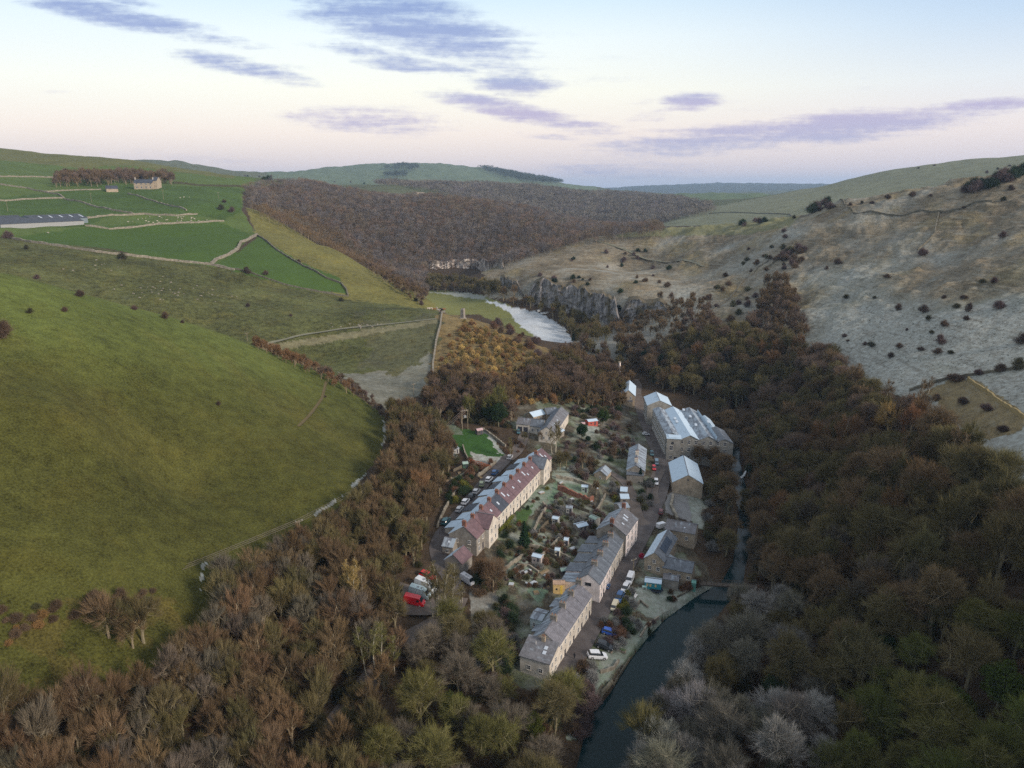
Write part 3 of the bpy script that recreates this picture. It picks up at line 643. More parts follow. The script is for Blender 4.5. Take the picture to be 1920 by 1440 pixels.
def joined(pair):
    a, b = pair; V = []; Fc = []; mi = []; mats = []; o = 0
    for me in pair:
        v = np.empty(len(me.vertices) * 3, np.float32); me.vertices.foreach_get('co', v); f = np.empty(len(me.loops), np.int32); me.loops.foreach_get('vertex_index', f)
        m = np.empty(len(me.polygons), np.int32); me.polygons.foreach_get('material_index', m)
        V.append(v.reshape(-1, 3)); Fc.append(f.reshape(-1, 3) + o); mi.append(m + len(mats)); o += len(v) // 3; mats += list(me.materials)
    return npmesh('tree', np.concatenate(V), np.concatenate(Fc), mats, np.concatenate(mi))
def scatter(poly, tmin, tmax, sp, seed=0, jit=.8):
    """world positions whose ground point falls in the region, jittered grid"""
    rg = np.random.default_rng(seed)
    corners = [pdir(u, v) for u, v in poly]; xs = [d[0] * t for d in corners for t in (tmin, tmax)]; ys = [d[1] * t for d in corners for t in (tmin, tmax)]
    gx, gy = np.meshgrid(np.arange(min(xs), max(xs), sp), np.arange(max(20, min(ys)), max(ys), sp)); gx = gx.ravel() + rg.uniform(-.5, .5, gx.size) * sp * jit; gy = gy.ravel() + rg.uniform(-.5, .5, gy.size) * sp * jit
    z = H(gx, gy); u, v, t = project(gx, gy, z); k = inpoly(u, v, poly) & (t > tmin) & (t < tmax)
    return gx[k], gy[k], z[k], u[k], v[k], t[k]
TRACK = [(812,1000),(815,1040),(840,1080),(852,1120),(835,1165),(790,1190),(745,1215),(700,1270),(650,1330),(600,1400),(560,1470)]
def pick(tints, wts, key): 
    c = np.cumsum(wts) / sum(wts); return [tints[int(np.searchsorted(c, k))] for k in key]
BT = []   # candidates: (screen size, x, y, z, scale, tint, proto list key, index, region)
def grow(poly, tmin, tmax, sp, seed, tints, wts, protos, smin, smax, region, clear=None, dens=1.0):
    X, Y, Z, U, V_, T = scatter(poly, tmin, tmax, sp, seed); rg = np.random.default_rng(seed + 5)
    key = np.clip((fbm(X / 28, Y / 28, seed, 2) + .5) * .75 + rg.random(len(X)) * .35 - .05, 0, .999)
    tn = pick(tints, wts, key)
    for i in range(len(X)):
        if rg.random() > dens: continue
        if clear is not None and clear(U[i], V_[i], X[i], Y[i]): continue
        s = rg.uniform(smin, smax); BT.append((s / T[i], X[i], Y[i], Z[i], s, tn[i], protos, int(rg.integers(0, len(PR[protos]))), region, U[i], V_[i], T[i]))
PR = {'L': LW, 'R': RW, 'B': BI}
def near_line(u, v, line, d): return float(seg_dist(np.array(u), np.array(v), line)) < d
def clear_left(u, v, x, y):
    return near_line(u, v, TRACK, 17) or inpoly(np.array(u), np.array(v), [(745,1080),(800,1070),(905,1060),(905,1110),(850,1180),(760,1180),(740,1130)])
RLp = [(-250,1270),(0,1262),(120,1232),(235,1205),(335,1165),(385,1135),(400,1062),(480,1030),(570,1000),(650,945),(700,895),(728,855),(735,800),(725,772),(790,790),(830,830),(858,860),(835,910),(800,985),(800,1060),(738,1075),(745,1150),(790,1190),(880,1140),(925,1180),(950,1240),(955,1300),(1070,1310),(1075,1700),(-250,1700)]
grow([(-250,1420),(-250,1700),(640,1700),(760,1190),(745,1150),(738,1075),(800,1060),(800,985),(835,910),(858,860),(830,830),(790,790),(725,772),(735,800),(738,880),(716,915),(675,965),(600,1035),(500,1075),(425,1100),(412,1185),(360,1245),(240,1300),(120,1335)], 60, 330, 3.7, 1,
     [T_RED, T_BROWN, T_OLIVE, T_BROWN, T_GREY, T_OLIVE, T_RED], [1.2, 2, 1.2, 1.8, .8, 1, .6], 'L', .65, 1.2, 'left', clear_left)
grow([(640,1700),(760,1190),(880,1150),(930,1210),(955,1300),(1070,1320),(1085,1380),(1075,1700)], 60, 200, 7.0, 2, [T_OLIVE, T_GREEN, T_GREY, T_OLIVE, T_BROWN], [2, 1, 1, 1.5, 1], 'R', .5, .82, 'front', clear_left)
RRp = [(1178,1700),(1185,1440),(1235,1330),(1330,1215),(1405,1110),(1425,1000),(1415,870),(1425,790),(1395,765),(1345,752),(1250,738),(1222,722),(1205,700),(1150,668),(1130,640),(1180,655),(1260,660),(1330,630),(1400,640),(1480,655),(1560,680),(1640,760),(1700,790),(1830,895),(1930,975),(2250,1100),(2250,1700)]
def clear_gully(u, v, x, y): return near_line(u, v, [(1640,870),(1730,930),(1800,1020),(1850,1100),(1930,1210)], 16)
def reg_right(u, v): return 'right'
for (u_, v_, s_) in ((1235,1440,.8),(1255,1375,.75),(1285,1320,.7),(1310,1262,.65),(1350,1215,.6),(1390,1165,.55),(1215,1500,.8),(1190,1570,.8),(1300,1390,.85)):
    p_ = ray(u_, v_); BT.append((s_ / p_.y, p_.x, p_.y, p_.z, s_, T_FROST if s_ > .62 else T_GREY, 'R', int(u_) % 5, 'right', u_, v_, p_.y))
for (u_, v_, s_, t_) in ((1310,872,.62,T_BROWN),(925,1110,.62,T_BROWN),(905,1090,.5,T_RED),(1050,880,.5,T_OLIVE)):
    p_ = ray(u_, v_); BT.append((s_ / p_.y * 2, p_.x, p_.y, p_.z, s_, t_, 'R', int(u_) % 5, 'village', u_, v_, p_.y))
FZ = [(1178,1700),(1190,1440),(1240,1330),(1330,1215),(1400,1120),(1470,1140),(1540,1290),(1560,1440),(1520,1700)]
def clear_fz(u, v, x, y): return clear_gully(u, v, x, y) or bool(inpoly(np.array(u), np.array(v), FZ))
grow(FZ, 60, 215, 7.2, 23, [(.17,.162,.145), T_FROST, (.14,.135,.105), (.20,.195,.18), T_OLIVE], [1.2, .35, 1.2, .7, 1.0], 'R', .55, .95, 'right')
GZ_ = [(1560,1700),(1600,1400),(1660,1250),(1760,1200),(1900,1230),(2250,1300),(2250,1700)]
grow(GZ_, 60, 215, 6.5, 24, [T_GREEN, (.10,.115,.03), T_OLIVE, T_GREEN], [1.2, 1, 1, 1], 'R', .5, .95, 'right', clear_gully)
_cf = clear_fz
def clear_fz(u, v, x, y): return _cf(u, v, x, y) or bool(inpoly(np.array(u), np.array(v), GZ_))
grow([p for p in RRp], 60, 215, 7.5, 71, [T_BROWN, T_OLIVE, T_GREY, T_RED], [1, 1, .7, .6], 'L', .9, 1.5, 'right', clear_fz)
grow([p for p in RRp], 215, 420, 8.5, 72, [T_BROWN, T_OLIVE, T_RED, T_GOLD], [1, 1, .7, .4], 'L', .9, 1.5, 'far right', clear_gully)
grow([(1392,800),(1425,800),(1435,940),(1425,1080),(1412,1080),(1412,940)], 150, 350, 4.5, 73, [T_OLIVE, T_BROWN, T_GREY], [1, 1, 1], 'R', .4, .65, 'far right')
grow([p for p in RRp], 60, 215, 6.8, 3, [T_GREY, T_OLIVE, T_BROWN, T_OLIVE, T_GREEN, T_GREY], [.6, 2, 2.4, 2.0, 1.2, .8], 'R', .42, 1.15, 'right', clear_fz)
grow([p for p in RRp], 215, 520, 6.0, 4, [T_BROWN, T_PURP, T_OLIVE, T_BROWN, T_GREY], [2, 1.6, 1.4, 1.5, 1], 'R', .5, .85, 'far right', clear_gully)
grow([(1385,795),(1345,780),(1335,850),(1310,905),(1330,960),(1340,1060),(1372,1060),(1378,960),(1366,890)], 150, 350, 6.0, 6, [T_OLIVE, T_BROWN, T_GREY], [1, 1, 1], 'R', .45, .75, 'bank')
grow([(1380,940),(1420,940),(1440,1060),(1415,1090)], 150, 350, 6.0, 66, [T_OLIVE, T_BROWN, T_GREY], [1, 1, 1], 'R', .4, .6, 'bank')
KN = [(790,745),(830,700),(900,725),(960,735),(1010,690),(1060,665),(1090,650),(1130,660),(1150,690),(1185,705),(1170,770),(1080,765),(1020,750),(965,765),(960,805),(905,800),(850,800),(805,775)]
grow(KN, 290, 480, 4.6, 7, [T_OLIVE, T_PURP, T_BROWN, T_OLIVE, T_GOLD], [1.6, 1.5, 1.3, 1, .5], 'L', .65, 1.15, 'knoll', None, .85)
grow([(1010,790),(1060,810),(1060,870),(1120,870),(1120,930),(1060,880),(1000,840),(960,830)], 200, 320, 6.5, 8, [T_BROWN, T_OLIVE], [1, 1], 'L', .45, .85, 'village', None, .55)
# the line of trees along the far river bend
for (u_, v_, s_, t_) in ((205,1195,1.25,T_BROWN),(228,1200,1.05,T_OLIVE),(270,1205,1.4,T_OLIVE),(250,1215,.9,T_BROWN)):
    p_ = ray(u_, v_); BT.append((s_ / p_.y, p_.x, p_.y, p_.z, s_, t_, 'L', 4, 'left', u_, v_, p_.y))
grow([(830,790),(860,780),(960,780),(1010,768),(1010,785),(960,795),(880,805),(840,805)], 250, 400, 9, 92, [T_GREEN, T_OLIVE], [2, 1], 'L', 1.2, 1.6, 'knoll')
grow([(800,548),(800,528),(900,532),(960,555),(1045,585),(1110,610),(1150,650),(1130,680),(1085,650),(1050,610),(990,580),(900,552)], 430, 800, 7.0, 9, [T_GOLD, T_OLIVE, T_OLIVE, T_BROWN], [1, 1.2, 1, 1], 'L', .8, 1.25, 'bend')
grow([(1165,590),(1250,560),(1330,565),(1340,630),(1250,655),(1180,650),(1130,625)], 380, 620, 6, 10, [T_PURP, T_BROWN, T_GREY], [1, 1, 1], 'L', .55, .95, 'cliff', None, .75)
grow([(640,440),(680,440),(740,500),(800,550),(800,572),(770,566),(700,515),(650,470)], 470, 780, 6, 11, [T_PURP, T_BROWN, T_GOLD], [1.4, 1, .4], 'L', .5, .9, 'ridge')
grow([(1440,530),(1475,520),(1495,570),(1510,640),(1430,650),(1400,620)], 330, 560, 4.6, 12, [T_PURP, T_BROWN], [1, 1], 'L', .6, 1.2, 'gully', None, .9)
grow([(480,645),(560,680),(640,715),(725,770),(730,800),(700,770),(620,722),(480,655)], 290, 420, 4, 13, [T_PURP, T_RED], [1, 1], 'L', .35, .6, 'dale')
grow([(105,352),(110,335),(200,335),(250,333),(325,340),(325,347),(290,343),(200,350)], 700, 960, 9, 14, [T_PURP, T_BROWN], [1, 1], 'L', 1.1, 1.6, 'farm')
BT.sort(key=lambda c: -c[0])
REG = {'left': 'in the wood below the green hill', 'front': 'in front of the lower terrace', 'right': 'on the wooded slope right of the river', 'far right': 'in the wood beyond the river', 'bank': 'on the village bank of the river',
 'knoll': 'on the knoll above the village', 'village': 'among the village gardens', 'bend': 'along the far river bend', 'cliff': 'at the foot of the far cliff', 'ridge': 'along the yellow ridge', 'gully': 'in the frosted gully', 'dale': 'in the dale behind the green hill', 'farm': 'beside the hill farm'}
LMK = [('near the bottom left corner', 60, 1400), ('beside the frosty field edge', 380, 1080), ('nearest the red van', 760, 1160), ('beside the track', 660, 1300), ('left of the upper terrace', 780, 940), ('near the left picture edge', 30, 1280),
       ('halfway down the field edge', 620, 980), ('at the toe of the green hill', 740, 820), ('beside the river bend', 1340, 1180), ('at the river mouth of the frame', 1230, 1400), ('near the bottom right corner', 1850, 1400), ('near the bottom edge', 1550, 1420),
       ('by the footbridge', 1430, 1090), ('opposite the mill', 1440, 850), ('below the frosted slope', 1650, 800), ('at the right edge', 1900, 1100), ('in the middle of the wood', 1650, 1100), ('below the cliff', 1280, 700), ('at the middle of the lower wood', 420, 1300), ('behind the mill', 1330, 740)]
rest = []; nb_ = 0
for c in BT:
    _, x, y, z, s, tn, pk, ix, rgn, u, v, t = c
    if u < -60 or u > 1990 or v > 1560: 
        rest.append(c); continue
    if nb_ < 296:
        nb_ += 1; lm = min(LMK, key=lambda q: math.hypot(q[1] - u, q[2] - v))[0] if rgn in ('left', 'right', 'far right', 'front') else ''
        sz = 'tall' if s > (.9 if pk == 'L' else .8) else ('small' if s < (.75 if pk == 'L' else .65) else 'spreading')
        lb = f"{sz} {TINTW[tn]} bare tree {REG[rgn]}" + (f", {lm}" if lm else '')
        lb = ' '.join(lb.split()[:16])
        f_ = random.uniform(.75, 1.2); tn2 = tuple(k * f_ * random.uniform(.95, 1.05) for k in tn)
        place_tree('bare_tree', PR[pk][ix], x, y, s, tn2, lb, 'tree', 'bare trees: ' + lb, z=z, sz=random.uniform(.9, 1.12))
    else: rest.append(c)
def flush(name, cand, protos, label):
    keys = sorted({c[6] for c in cand}); off = {}; ms = []
    for k in keys: off[k] = len(ms); ms += PR[k]
    tn = [np.array(c[5]) * random.uniform(.72, 1.22) for c in cand]
    stuff_instances(name, [(c[1], c[2], c[3]) for c in cand], tn, [c[4] for c in cand], ms, [off[c[6]] + c[7] for c in cand], label)
flush('woodland', rest, None, 'the many further bare trees of the woods round the village')
def far_wood(name, poly, tmin, tmax, sp, tints, wts, protos, smin, smax, label, seed):
    X, Y, Z, U, V_, T = scatter(poly, tmin, tmax, sp, seed); rg = np.random.default_rng(seed); n = len(X)
    key = np.clip((fbm(X / 70, Y / 70, seed, 3) + .5) * .7 + rg.random(n) * .4 - .05, 0, .999); tn = np.array(pick(tints, wts, key)) * rg.uniform(.75, 1.25, (n, 1))
    stuff_instances(name, np.stack([X, Y, Z], 1), tn, rg.uniform(smin, smax, n), protos, rg.integers(0, len(protos), n), label); return n
n1_ = far_wood('far_woodland', [(458,362),(500,350),(640,345),(760,352),(900,372),(1000,392),(1120,405),(1235,428),(1245,445),(1100,460),(940,505),(800,505),(800,560),(700,500),(628,445),(600,425),(540,400),(470,392)], 590, 1300, 6.6,
   [(.145,.122,.112), (.155,.125,.09), (.165,.118,.09), (.13,.118,.115), (.175,.152,.13), (.14,.13,.085)], [2, 1.4, .8, 1.6, 1.4, 1], FW, .75, 1.2, 'dense purplish brown woodland covering the hillside beyond the ridge', 41)
n2_ = far_wood('distant_woodland', [(700,348),(870,338),(1000,345),(1100,358),(1230,365),(1330,390),(1340,412),(1245,425),(1000,410),(900,385),(760,352)], 1150, 2350, 15, [(.14,.125,.125), (.16,.145,.12), (.12,.11,.105)], [1, 1, 1], FW2, .8, 1.3, 'distant hazy woodland on the hills beyond the dale', 42)
n3_ = far_wood('hilltop_woodland', [(720,318),(745,312),(775,312),(790,318),(775,322),(730,322)], 3000, 5500, 26, [(.06,.075,.06)], [1], FW2, 1.4, 2, 'dark wood patch on the far hilltop', 43)
far_wood('far_woodland', [(478,398),(540,405),(600,425),(640,445),(720,505),(745,545),(700,525),(640,488),(600,462),(540,432),(485,412)], 690, 1100, 6.4, [T_PURP, T_BROWN, T_GREY], [1, 1, 1], FW, .75, 1.1, 'band of woodland directly behind the yellow ridge', 48)
for k, pl in enumerate(([(720,330),(760,326),(762,335),(720,337)], [(895,318),(930,316),(990,330),(1060,345),(1000,345),(935,332)])):
    far_wood('hilltop_woodland', pl, 2500, 5500, 26, [(.06,.075,.06)], [1], FW2, 1.4, 2, ('small dark wood on the far hillside', 'long dark wood down the far hill shoulder')[k], 44 + k)
print('TREES', len(BT), len(rest), n1_, n2_)
# ---------------------------------------------------------------- buildings
def wall_mat(name, c1, c2, mortar, scale=1.0, rough=.9):
    if name in MATS: return MATS[name]
    m, nt, b = newmat(name, rough, .15); tc = nt.nodes.new('ShaderNodeTexCoord')
    sx = nt.nodes.new('ShaderNodeSeparateXYZ'); nt.links.new(tc.outputs['Object'], sx.inputs[0])
    cx = nt.nodes.new('ShaderNodeCombineXYZ'); nt.links.new(math_(nt, 'ADD', sx.outputs[0], sx.outputs[1]), cx.inputs[0]); nt.links.new(sx.outputs[2], cx.inputs[1])
    br = nt.nodes.new('ShaderNodeTexBrick'); nt.links.new(cx.outputs[0], br.inputs['Vector'])
    br.inputs['Scale'].default_value = scale; br.inputs['Color1'].default_value = (*c1, 1); br.inputs['Color2'].default_value = (*c2, 1); br.inputs['Mortar'].default_value = (*mortar, 1)
    br.inputs['Brick Width'].default_value = .55; br.inputs['Row Height'].default_value = .26; br.inputs['Mortar Size'].default_value = .025; br.inputs['Bias'].default_value = .1
    f = noise(nt, .55, 5, tc.outputs['Object']); v = math_(nt, 'MULTIPLY_ADD', f, 1.3, .35)
    g = nt.nodes.new('ShaderNodeVectorMath'); g.operation = 'SCALE'; nt.links.new(br.outputs[0], g.inputs[0]); nt.links.new(v, g.inputs['Scale'])
    nt.links.new(g.outputs[0], b.inputs['Base Color']); MATS[name] = m; return m
def roof_mat(name, c, frost=0., c2=None, ang=0, fc=(.29, .35, .40)):
    if name in MATS: return MATS[name]
    m, nt, b = newmat(name, .6, .35); tc = nt.nodes.new('ShaderNodeTexCoord')
    mp = N(nt, 'ShaderNodeMapping'); nt.links.new(tc.outputs['Object'], mp.inputs[0]); mp.inputs['Scale'].default_value = (1, 1, 1.6)
    br = nt.nodes.new('ShaderNodeTexBrick'); nt.links.new(mp.outputs[0], br.inputs['Vector'])
    br.inputs['Color1'].default_value = (*c, 1); br.inputs['Color2'].default_value = (*(c2 or tuple(k * .72 for k in c)), 1); br.inputs['Mortar'].default_value = (*tuple(k * .45 for k in c), 1)
    br.inputs['Brick Width'].default_value = .42; br.inputs['Row Height'].default_value = .3; br.inputs['Mortar Size'].default_value = .018; br.inputs['Scale'].default_value = 1
    f = noise(nt, .5, 6, tc.outputs['Object'], .65)
    g = nt.nodes.new('ShaderNodeVectorMath'); g.operation = 'SCALE'; nt.links.new(br.outputs[0], g.inputs[0]); nt.links.new(math_(nt, 'MULTIPLY_ADD', f, 1.4, .3), g.inputs['Scale'])
    col = g.outputs[0]
    if frost:
        mq = N(nt, 'ShaderNodeMapping'); mq.inputs['Scale'].default_value = (1.9, .55, .55); nt.links.new(tc.outputs['Object'], mq.inputs[0]); f2 = noise(nt, .4, 6, mq.outputs[0], .68); f3 = noise(nt, 3, 3, tc.outputs['Object'])
        k = ramp1(nt, math_(nt, 'ADD', math_(nt, 'MULTIPLY', f2, .75), math_(nt, 'MULTIPLY', f3, .3)), .78 - frost * .5, .62 - frost * .5 + .02)
        k = math_(nt, 'MULTIPLY', math_(nt, 'SUBTRACT', 1.0, k), 1.0) if False else k
        k = math_(nt, 'SUBTRACT', 1.0, k)
        k2 = ramp1(nt, math_(nt, 'ADD', math_(nt, 'MULTIPLY', f2, .9), math_(nt, 'MULTIPLY', f3, .15)), .66 - frost * .28, .80 - frost * .28)
        col = mixc(nt, math_(nt, 'MULTIPLY', k2, min(1, .55 + frost * .4)), col, fc)
    nt.links.new(col, b.inputs['Base Color']); MATS[name] = m; return m
M_STONE = wall_mat('limestone', (.40, .33, .24), (.33, .27, .2), (.2, .175, .14))
M_STONE2 = wall_mat('grey_stone', (.28, .255, .22), (.22, .2, .17), (.16, .15, .13))
M_MILL = wall_mat('mill_stone', (.30, .29, .26), (.23, .225, .2), (.17, .165, .15), .8)
M_PINK = wall_mat('painted_render', (.74, .66, .62), (.72, .64, .6), (.7, .62, .58))
M_CREAM = wall_mat('cream_stone', (.56, .52, .45), (.48, .44, .38), (.42, .39, .33))
M_BRICK = wall_mat('brick', (.24, .095, .06), (.18, .07, .048), (.2, .15, .12), 2)
M_PURP = roof_mat('plum_tiles', (.15, .095, .10), 0, (.11, .07, .08))
M_SLATE = roof_mat('slate', (.13, .15, .175), .3)
M_SLATEP = roof_mat('purple_slate', (.165, .165, .185), .25)
M_DSLATE = roof_mat('dark_slate', (.055, .065, .085), 0)
M_FROST = roof_mat('frosted_slate', (.17, .19, .22), .75)
M_FROST2 = roof_mat('white_frosted_slate', (.2, .22, .26), 1.25, fc=(.42, .53, .62))
M_GREYR = roof_mat('grey_slate', (.16, .16, .17), .35)
M_GLASS = mat('window_glass', (.03, .035, .045), .12, .6, .3, 2)
M_SKYG = mat('skylight_glass', (.42, .47, .52), .15, .6, .1, 2)
M_WHITE = mat('white_paint', (.62, .62, .6), .6, .3, .1, 3); M_LEAD = mat('lead', (.12, .12, .13), .6)
M_DOOR = mat('dark_door', (.05, .05, .06), .6); M_POT = mat('clay_pot', (.28, .14, .08), .8); M_LINT = mat('lintel', (.42, .38, .31), .9)
def boxm(V, Fc, x0, x1, y0, y1, z0, z1):
    o = len(V); V += [(x, y, z) for z in (z0, z1) for x, y in ((x0, y0), (x1, y0), (x1, y1), (x0, y1))]
    Fc += [tuple(o + k for k in f) for f in ((3,2,1,0),(4,5,6,7),(0,1,5,4),(1,2,6,5),(2,3,7,6),(3,0,4,7))]
def boxes(name, bs, m):
    V = []; Fc = []
    for b in bs: boxm(V, Fc, *b)
    return npmesh(name, V, Fc, [m])
_wc = {}
def window_(par, face, x, z, w=.8, h=1.15, L=0, D=0, kind='window', m=None, frame=True):
    """window centred at x along its face, sill at z"""
    key = (round(w, 2), round(h, 2), kind, (m or M_GLASS).name)
    if key not in _wc:
        pane = boxes(kind, [(-w / 2, w / 2, -.035, .05, 0, h)], m or M_GLASS)
        t = .07; fr = boxes('frame', [(-w/2 - t, -w/2, -.06, .04, -t, h + t), (w/2, w/2 + t, -.06, .04, -t, h + t), (-w/2, w/2, -.06, .04, h, h + t), (-w/2, w/2, -.06, .04, -t, 0), (-.03, .03, -.055, -.036, 0, h), (-w/2, -.03, -.055, -.036, h * .5, h * .5 + .06), (.03, w/2, -.055, -.036, h * .5, h * .5 + .06)], M_WHITE)
        si = boxes('sill', [(-w/2 - .16, w/2 + .16, -.14, .03, -t - .14, -t - .003)], M_LINT)
        _wc[key] = (pane, fr, si)
    pane, fr, si = _wc[key]
    pos = {'f': ((x, 0, z), 0), 'b': ((x, D, z), PI), 'l': ((0, x, z), -PI / 2), 'r': ((L, x, z), PI / 2)}[face]
    o = link_obj(kind, pane, par, loc=pos[0]); o.rotation_euler = (0, 0, pos[1])
    if frame and kind == 'window': link_obj('frame', fr, o); link_obj('sill', si, o)
    return o
def chimney_(par, x, y, z, w=.7, d=.9, h=1.5, m=None, pots=2):
    c = link_obj('chimney', boxes('chimney', [(-w/2, w/2, -d/2, d/2, -1.2, h), (-w/2 - .07, w/2 + .07, -d/2 - .07, d/2 + .07, h - .25, h - .1)], m or M_STONE), par, loc=(x, y, z))
    V = []; Fc = []
    for k in range(pots):
        yy_ = (k - (pots - 1) / 2) * (d / max(pots, 1)); v, f = tube([(0, yy_, h), (0, yy_, h + .42)], (.13, .11), 8); o = len(V); V += [tuple(a) for a in v]; Fc += [tuple(i + o for i in t) for t in f]
    if pots: link_obj('chimney_pot', npmesh('chimney_pot', V, Fc, [M_POT]), c)
    return c
def prism_roof(x0, x1, D, z0, z1, m1, m2, oh=.25, th=.14, ridge=.5):
    """gabled roof with its ridge along x; front slope m1, back slope m2"""
    yr = D * ridge; s1 = (z1 - z0) / yr; s2 = (z1 - z0) / (D - yr); V = []; Fc = []; mi = []
    for (ya, za, yb, zb, k) in ((-oh, z0 - oh * s1, yr, z1, 0), (D + oh, z0 - oh * s2, yr, z1, 1)):
        o = len(V); V += [(x0 - oh * .6, ya, za), (x1 + oh * .6, ya, za), (x1 + oh * .6, yb, zb), (x0 - oh * .6, yb, zb)]; V += [(a, b, c + th) for a, b, c in V[o:o + 4]]
        f = [(0,3,2,1),(4,5,6,7),(0,1,5,4),(1,2,6,5),(2,3,7,6),(3,0,4,7)]
        if k: f = [t[::-1] for t in f]
        Fc += [tuple(o + i for i in t) for t in f]; mi += [k] * 6
    # ridge tiles
    o = len(V); boxm(V, Fc, x0 - oh * .6, x1 + oh * .6, yr - .12, yr + .12, z1 + th - .03, z1 + th + .07); mi += [2] * 6
    return npmesh('roof', V, Fc, [m1, m2, M_LEAD], mi)
def gable_wall(x0, x1, D, zb, z0, z1, m, ridge=.5):
    yr = D * ridge; V = []; Fc = []
    for x in (x0, x1): V += [(x, 0, zb), (x, D, zb), (x, D, z0 - .02), (x, yr, z1 - .02), (x, 0, z0 - .02)]
    Fc = [(0,1,2,3,4)[::-1], (5,6,7,8,9), (0,5,9,4), (1,2,7,6), (0,1,6,5)[::1], (4,9,8,3), (3,8,7,2)]
    return npmesh('wall', V, Fc, [m])
class House:
    def __init__(s, name, label, cat, A, B, D, z0, he, hr, wm=None, m1=None, m2=None, group=None, ridge=.5, x0=0, x1=None, oh=.25, parent=None):
        A = Vector(A[:2]); B = Vector(B[:2]); s.L = (B - A).length if x1 is None else x1; s.x0 = x0; s.D = D; s.he = he; s.hr = hr; s.ridge = ridge
        rz = math.atan2(B.y - A.y, B.x - A.x); s.rz = rz; s.A = A; s.wm = wm or M_STONE
        s.o = empty(name, (A.x, A.y, z0), rz, label, cat, group)
        s.wall = link_obj('wall', gable_wall(x0, s.L, D, -2.5, he, hr, s.wm, ridge), s.o)
        s.roof = link_obj('roof', prism_roof(x0, s.L, D, he, hr, m1 or M_SLATE, m2 or m1 or M_SLATE, oh, ridge=ridge), s.o)
    def win(s, face, xs, zs, w=.8, h=1.1, **k):
        for z in zs:
            for x in xs:
                o = window_(s.o, face, x, z, w, h, s.L, s.D, **k)
                if face == 'l': o.location.x = s.x0
        return s
    def door(s, face, x, w=.9, h=1.95, m=None):
        window_(s.o, face, x, .02, w, h, s.L, s.D, kind='door', m=m or M_DOOR); return s
    def chim(s, xs, m=None, h=1.3, pots=2, y=None, d=1.1):
        for x in xs: chimney_(s.roof, x, s.D * s.ridge if y is None else y, s.hr, .6, d, h, m, pots)
        return s
    def sky(s, items, back=False):
        """skylights: (x, fraction up the slope, width, length)"""
        yr = s.D * s.ridge; sl = (s.hr - s.he)
        for x, f, w, l in items:
            ang = math.atan2(sl, yr) if not back else -math.atan2(sl, s.D - yr)
            y = yr * f if not back else s.D - (s.D - yr) * f
            me = boxes('skylight', [(-w/2, w/2, -l/2, l/2, .12, .21)], M_SKYG); o = link_obj('skylight', me, s.roof, loc=(x, y, s.he + sl * f + .03)); o.rotation_euler = (ang, 0, 0)
        return s
    def wing(s, x0, x1, ya, yb, zh, zl, m=None, wm=None):
        """lower monopitch extension behind (or in front of) the house, part of it"""
        V = [(x0,ya,-2.5),(x1,ya,-2.5),(x1,yb,-2.5),(x0,yb,-2.5),(x0,ya,zh),(x1,ya,zh),(x1,yb,zl),(x0,yb,zl)]
        w = link_obj('extension', npmesh('extension', V, [(3,2,1,0),(4,5,6,7),(0,1,5,4),(1,2,6,5),(2,3,7,6),(3,0,4,7)], [wm or s.wm]), s.o)
        q = .15; sg = 1 if yb > ya else -1; dz = (zh - zl) / abs(yb - ya) * q
        R_ = [(x0-q,ya,zh),(x1+q,ya,zh),(x1+q,yb+q*sg,zl-dz),(x0-q,yb+q*sg,zl-dz)]; R_ = [(a,b,c+.01) for a,b,c in R_] + [(a,b,c+.13) for a,b,c in R_]
        link_obj('roof', npmesh('roof', R_, [(3,2,1,0),(4,5,6,7),(0,1,5,4),(1,2,6,5),(2,3,7,6),(3,0,4,7)], [m or M_SLATE]), w); return s
def cross_gable(h, xc, w, yo, he, hr, m1, m2, wm):
    """a gabled cross wing that pushes out of the front wall"""
    e = empty('cross_wing', (xc - w / 2 + w, -yo, 0), PI / 2); e.parent = h.o
    D = w; L = h.D * .5 + yo
    link_obj('wall', gable_wall(0, L, D, -2.5, he, hr, wm), e); link_obj('roof', prism_roof(0, L, D, he, hr, m1, m2, .2), e)
    for z in (.9, he - 2.0): 
        for x in (w * .3, w * .7):
            o = window_(e, 'l', x, z, .75, 1.15)
    return e
E = lambda u, v, z: at_z(u, v, z)
# ---- lower terrace, block nearest the camera
A, B = E(1047.6, 1212, 9.0), E(1109.5, 1116.5, 9.0); d = (B - A).normalized(); z0 = 3.6
labs = ['end house of the lower terrace nearest the river bend, purple slate roof', 'second house from the near end of the lower terrace, purple slate roof', 'third house from the near end of the lower terrace, purple slate roof', 'fourth house of the near block, next to the pink painted gable']
n = 4; Lh = (B - A).length / n
for k in range(n):
    p, q = A + d * Lh * k, A + d * Lh * (k + 1)
    h = House('terraced_house', labs[k], 'house', p, q, 6.6, z0, 5.4, 7.9, M_CREAM, M_SLATEP, M_FROST, 'houses of the near block of the lower terrace', ridge=.52, oh=.18)
    h.win('f', [Lh * .28, Lh * .74], [3.5], .7, 1.1).win('f', [Lh * .3], [1.0], .8, 1.1).door('f', Lh * .74).win('b', [Lh * .35, Lh * .7], [3.2], .7, 1.0)
    h.chim([Lh - .1], M_STONE2, 1.2, 2, d=1.5)
    if k in (1, 3): h.wing(.8, Lh - .8, 6.6, 9.2, 3.4, 2.6, M_FROST)
h.o['label'] = labs[3]
h = House('end_house', 'low end house with grey lean-to roof closing the lower terrace', 'house', A, B, 6.9, z0 - .3, .4, .5, M_CREAM, M_GREYR, x0=-5.3, x1=-5.25)
for c_ in list(h.o.children): bpy.data.objects.remove(c_)
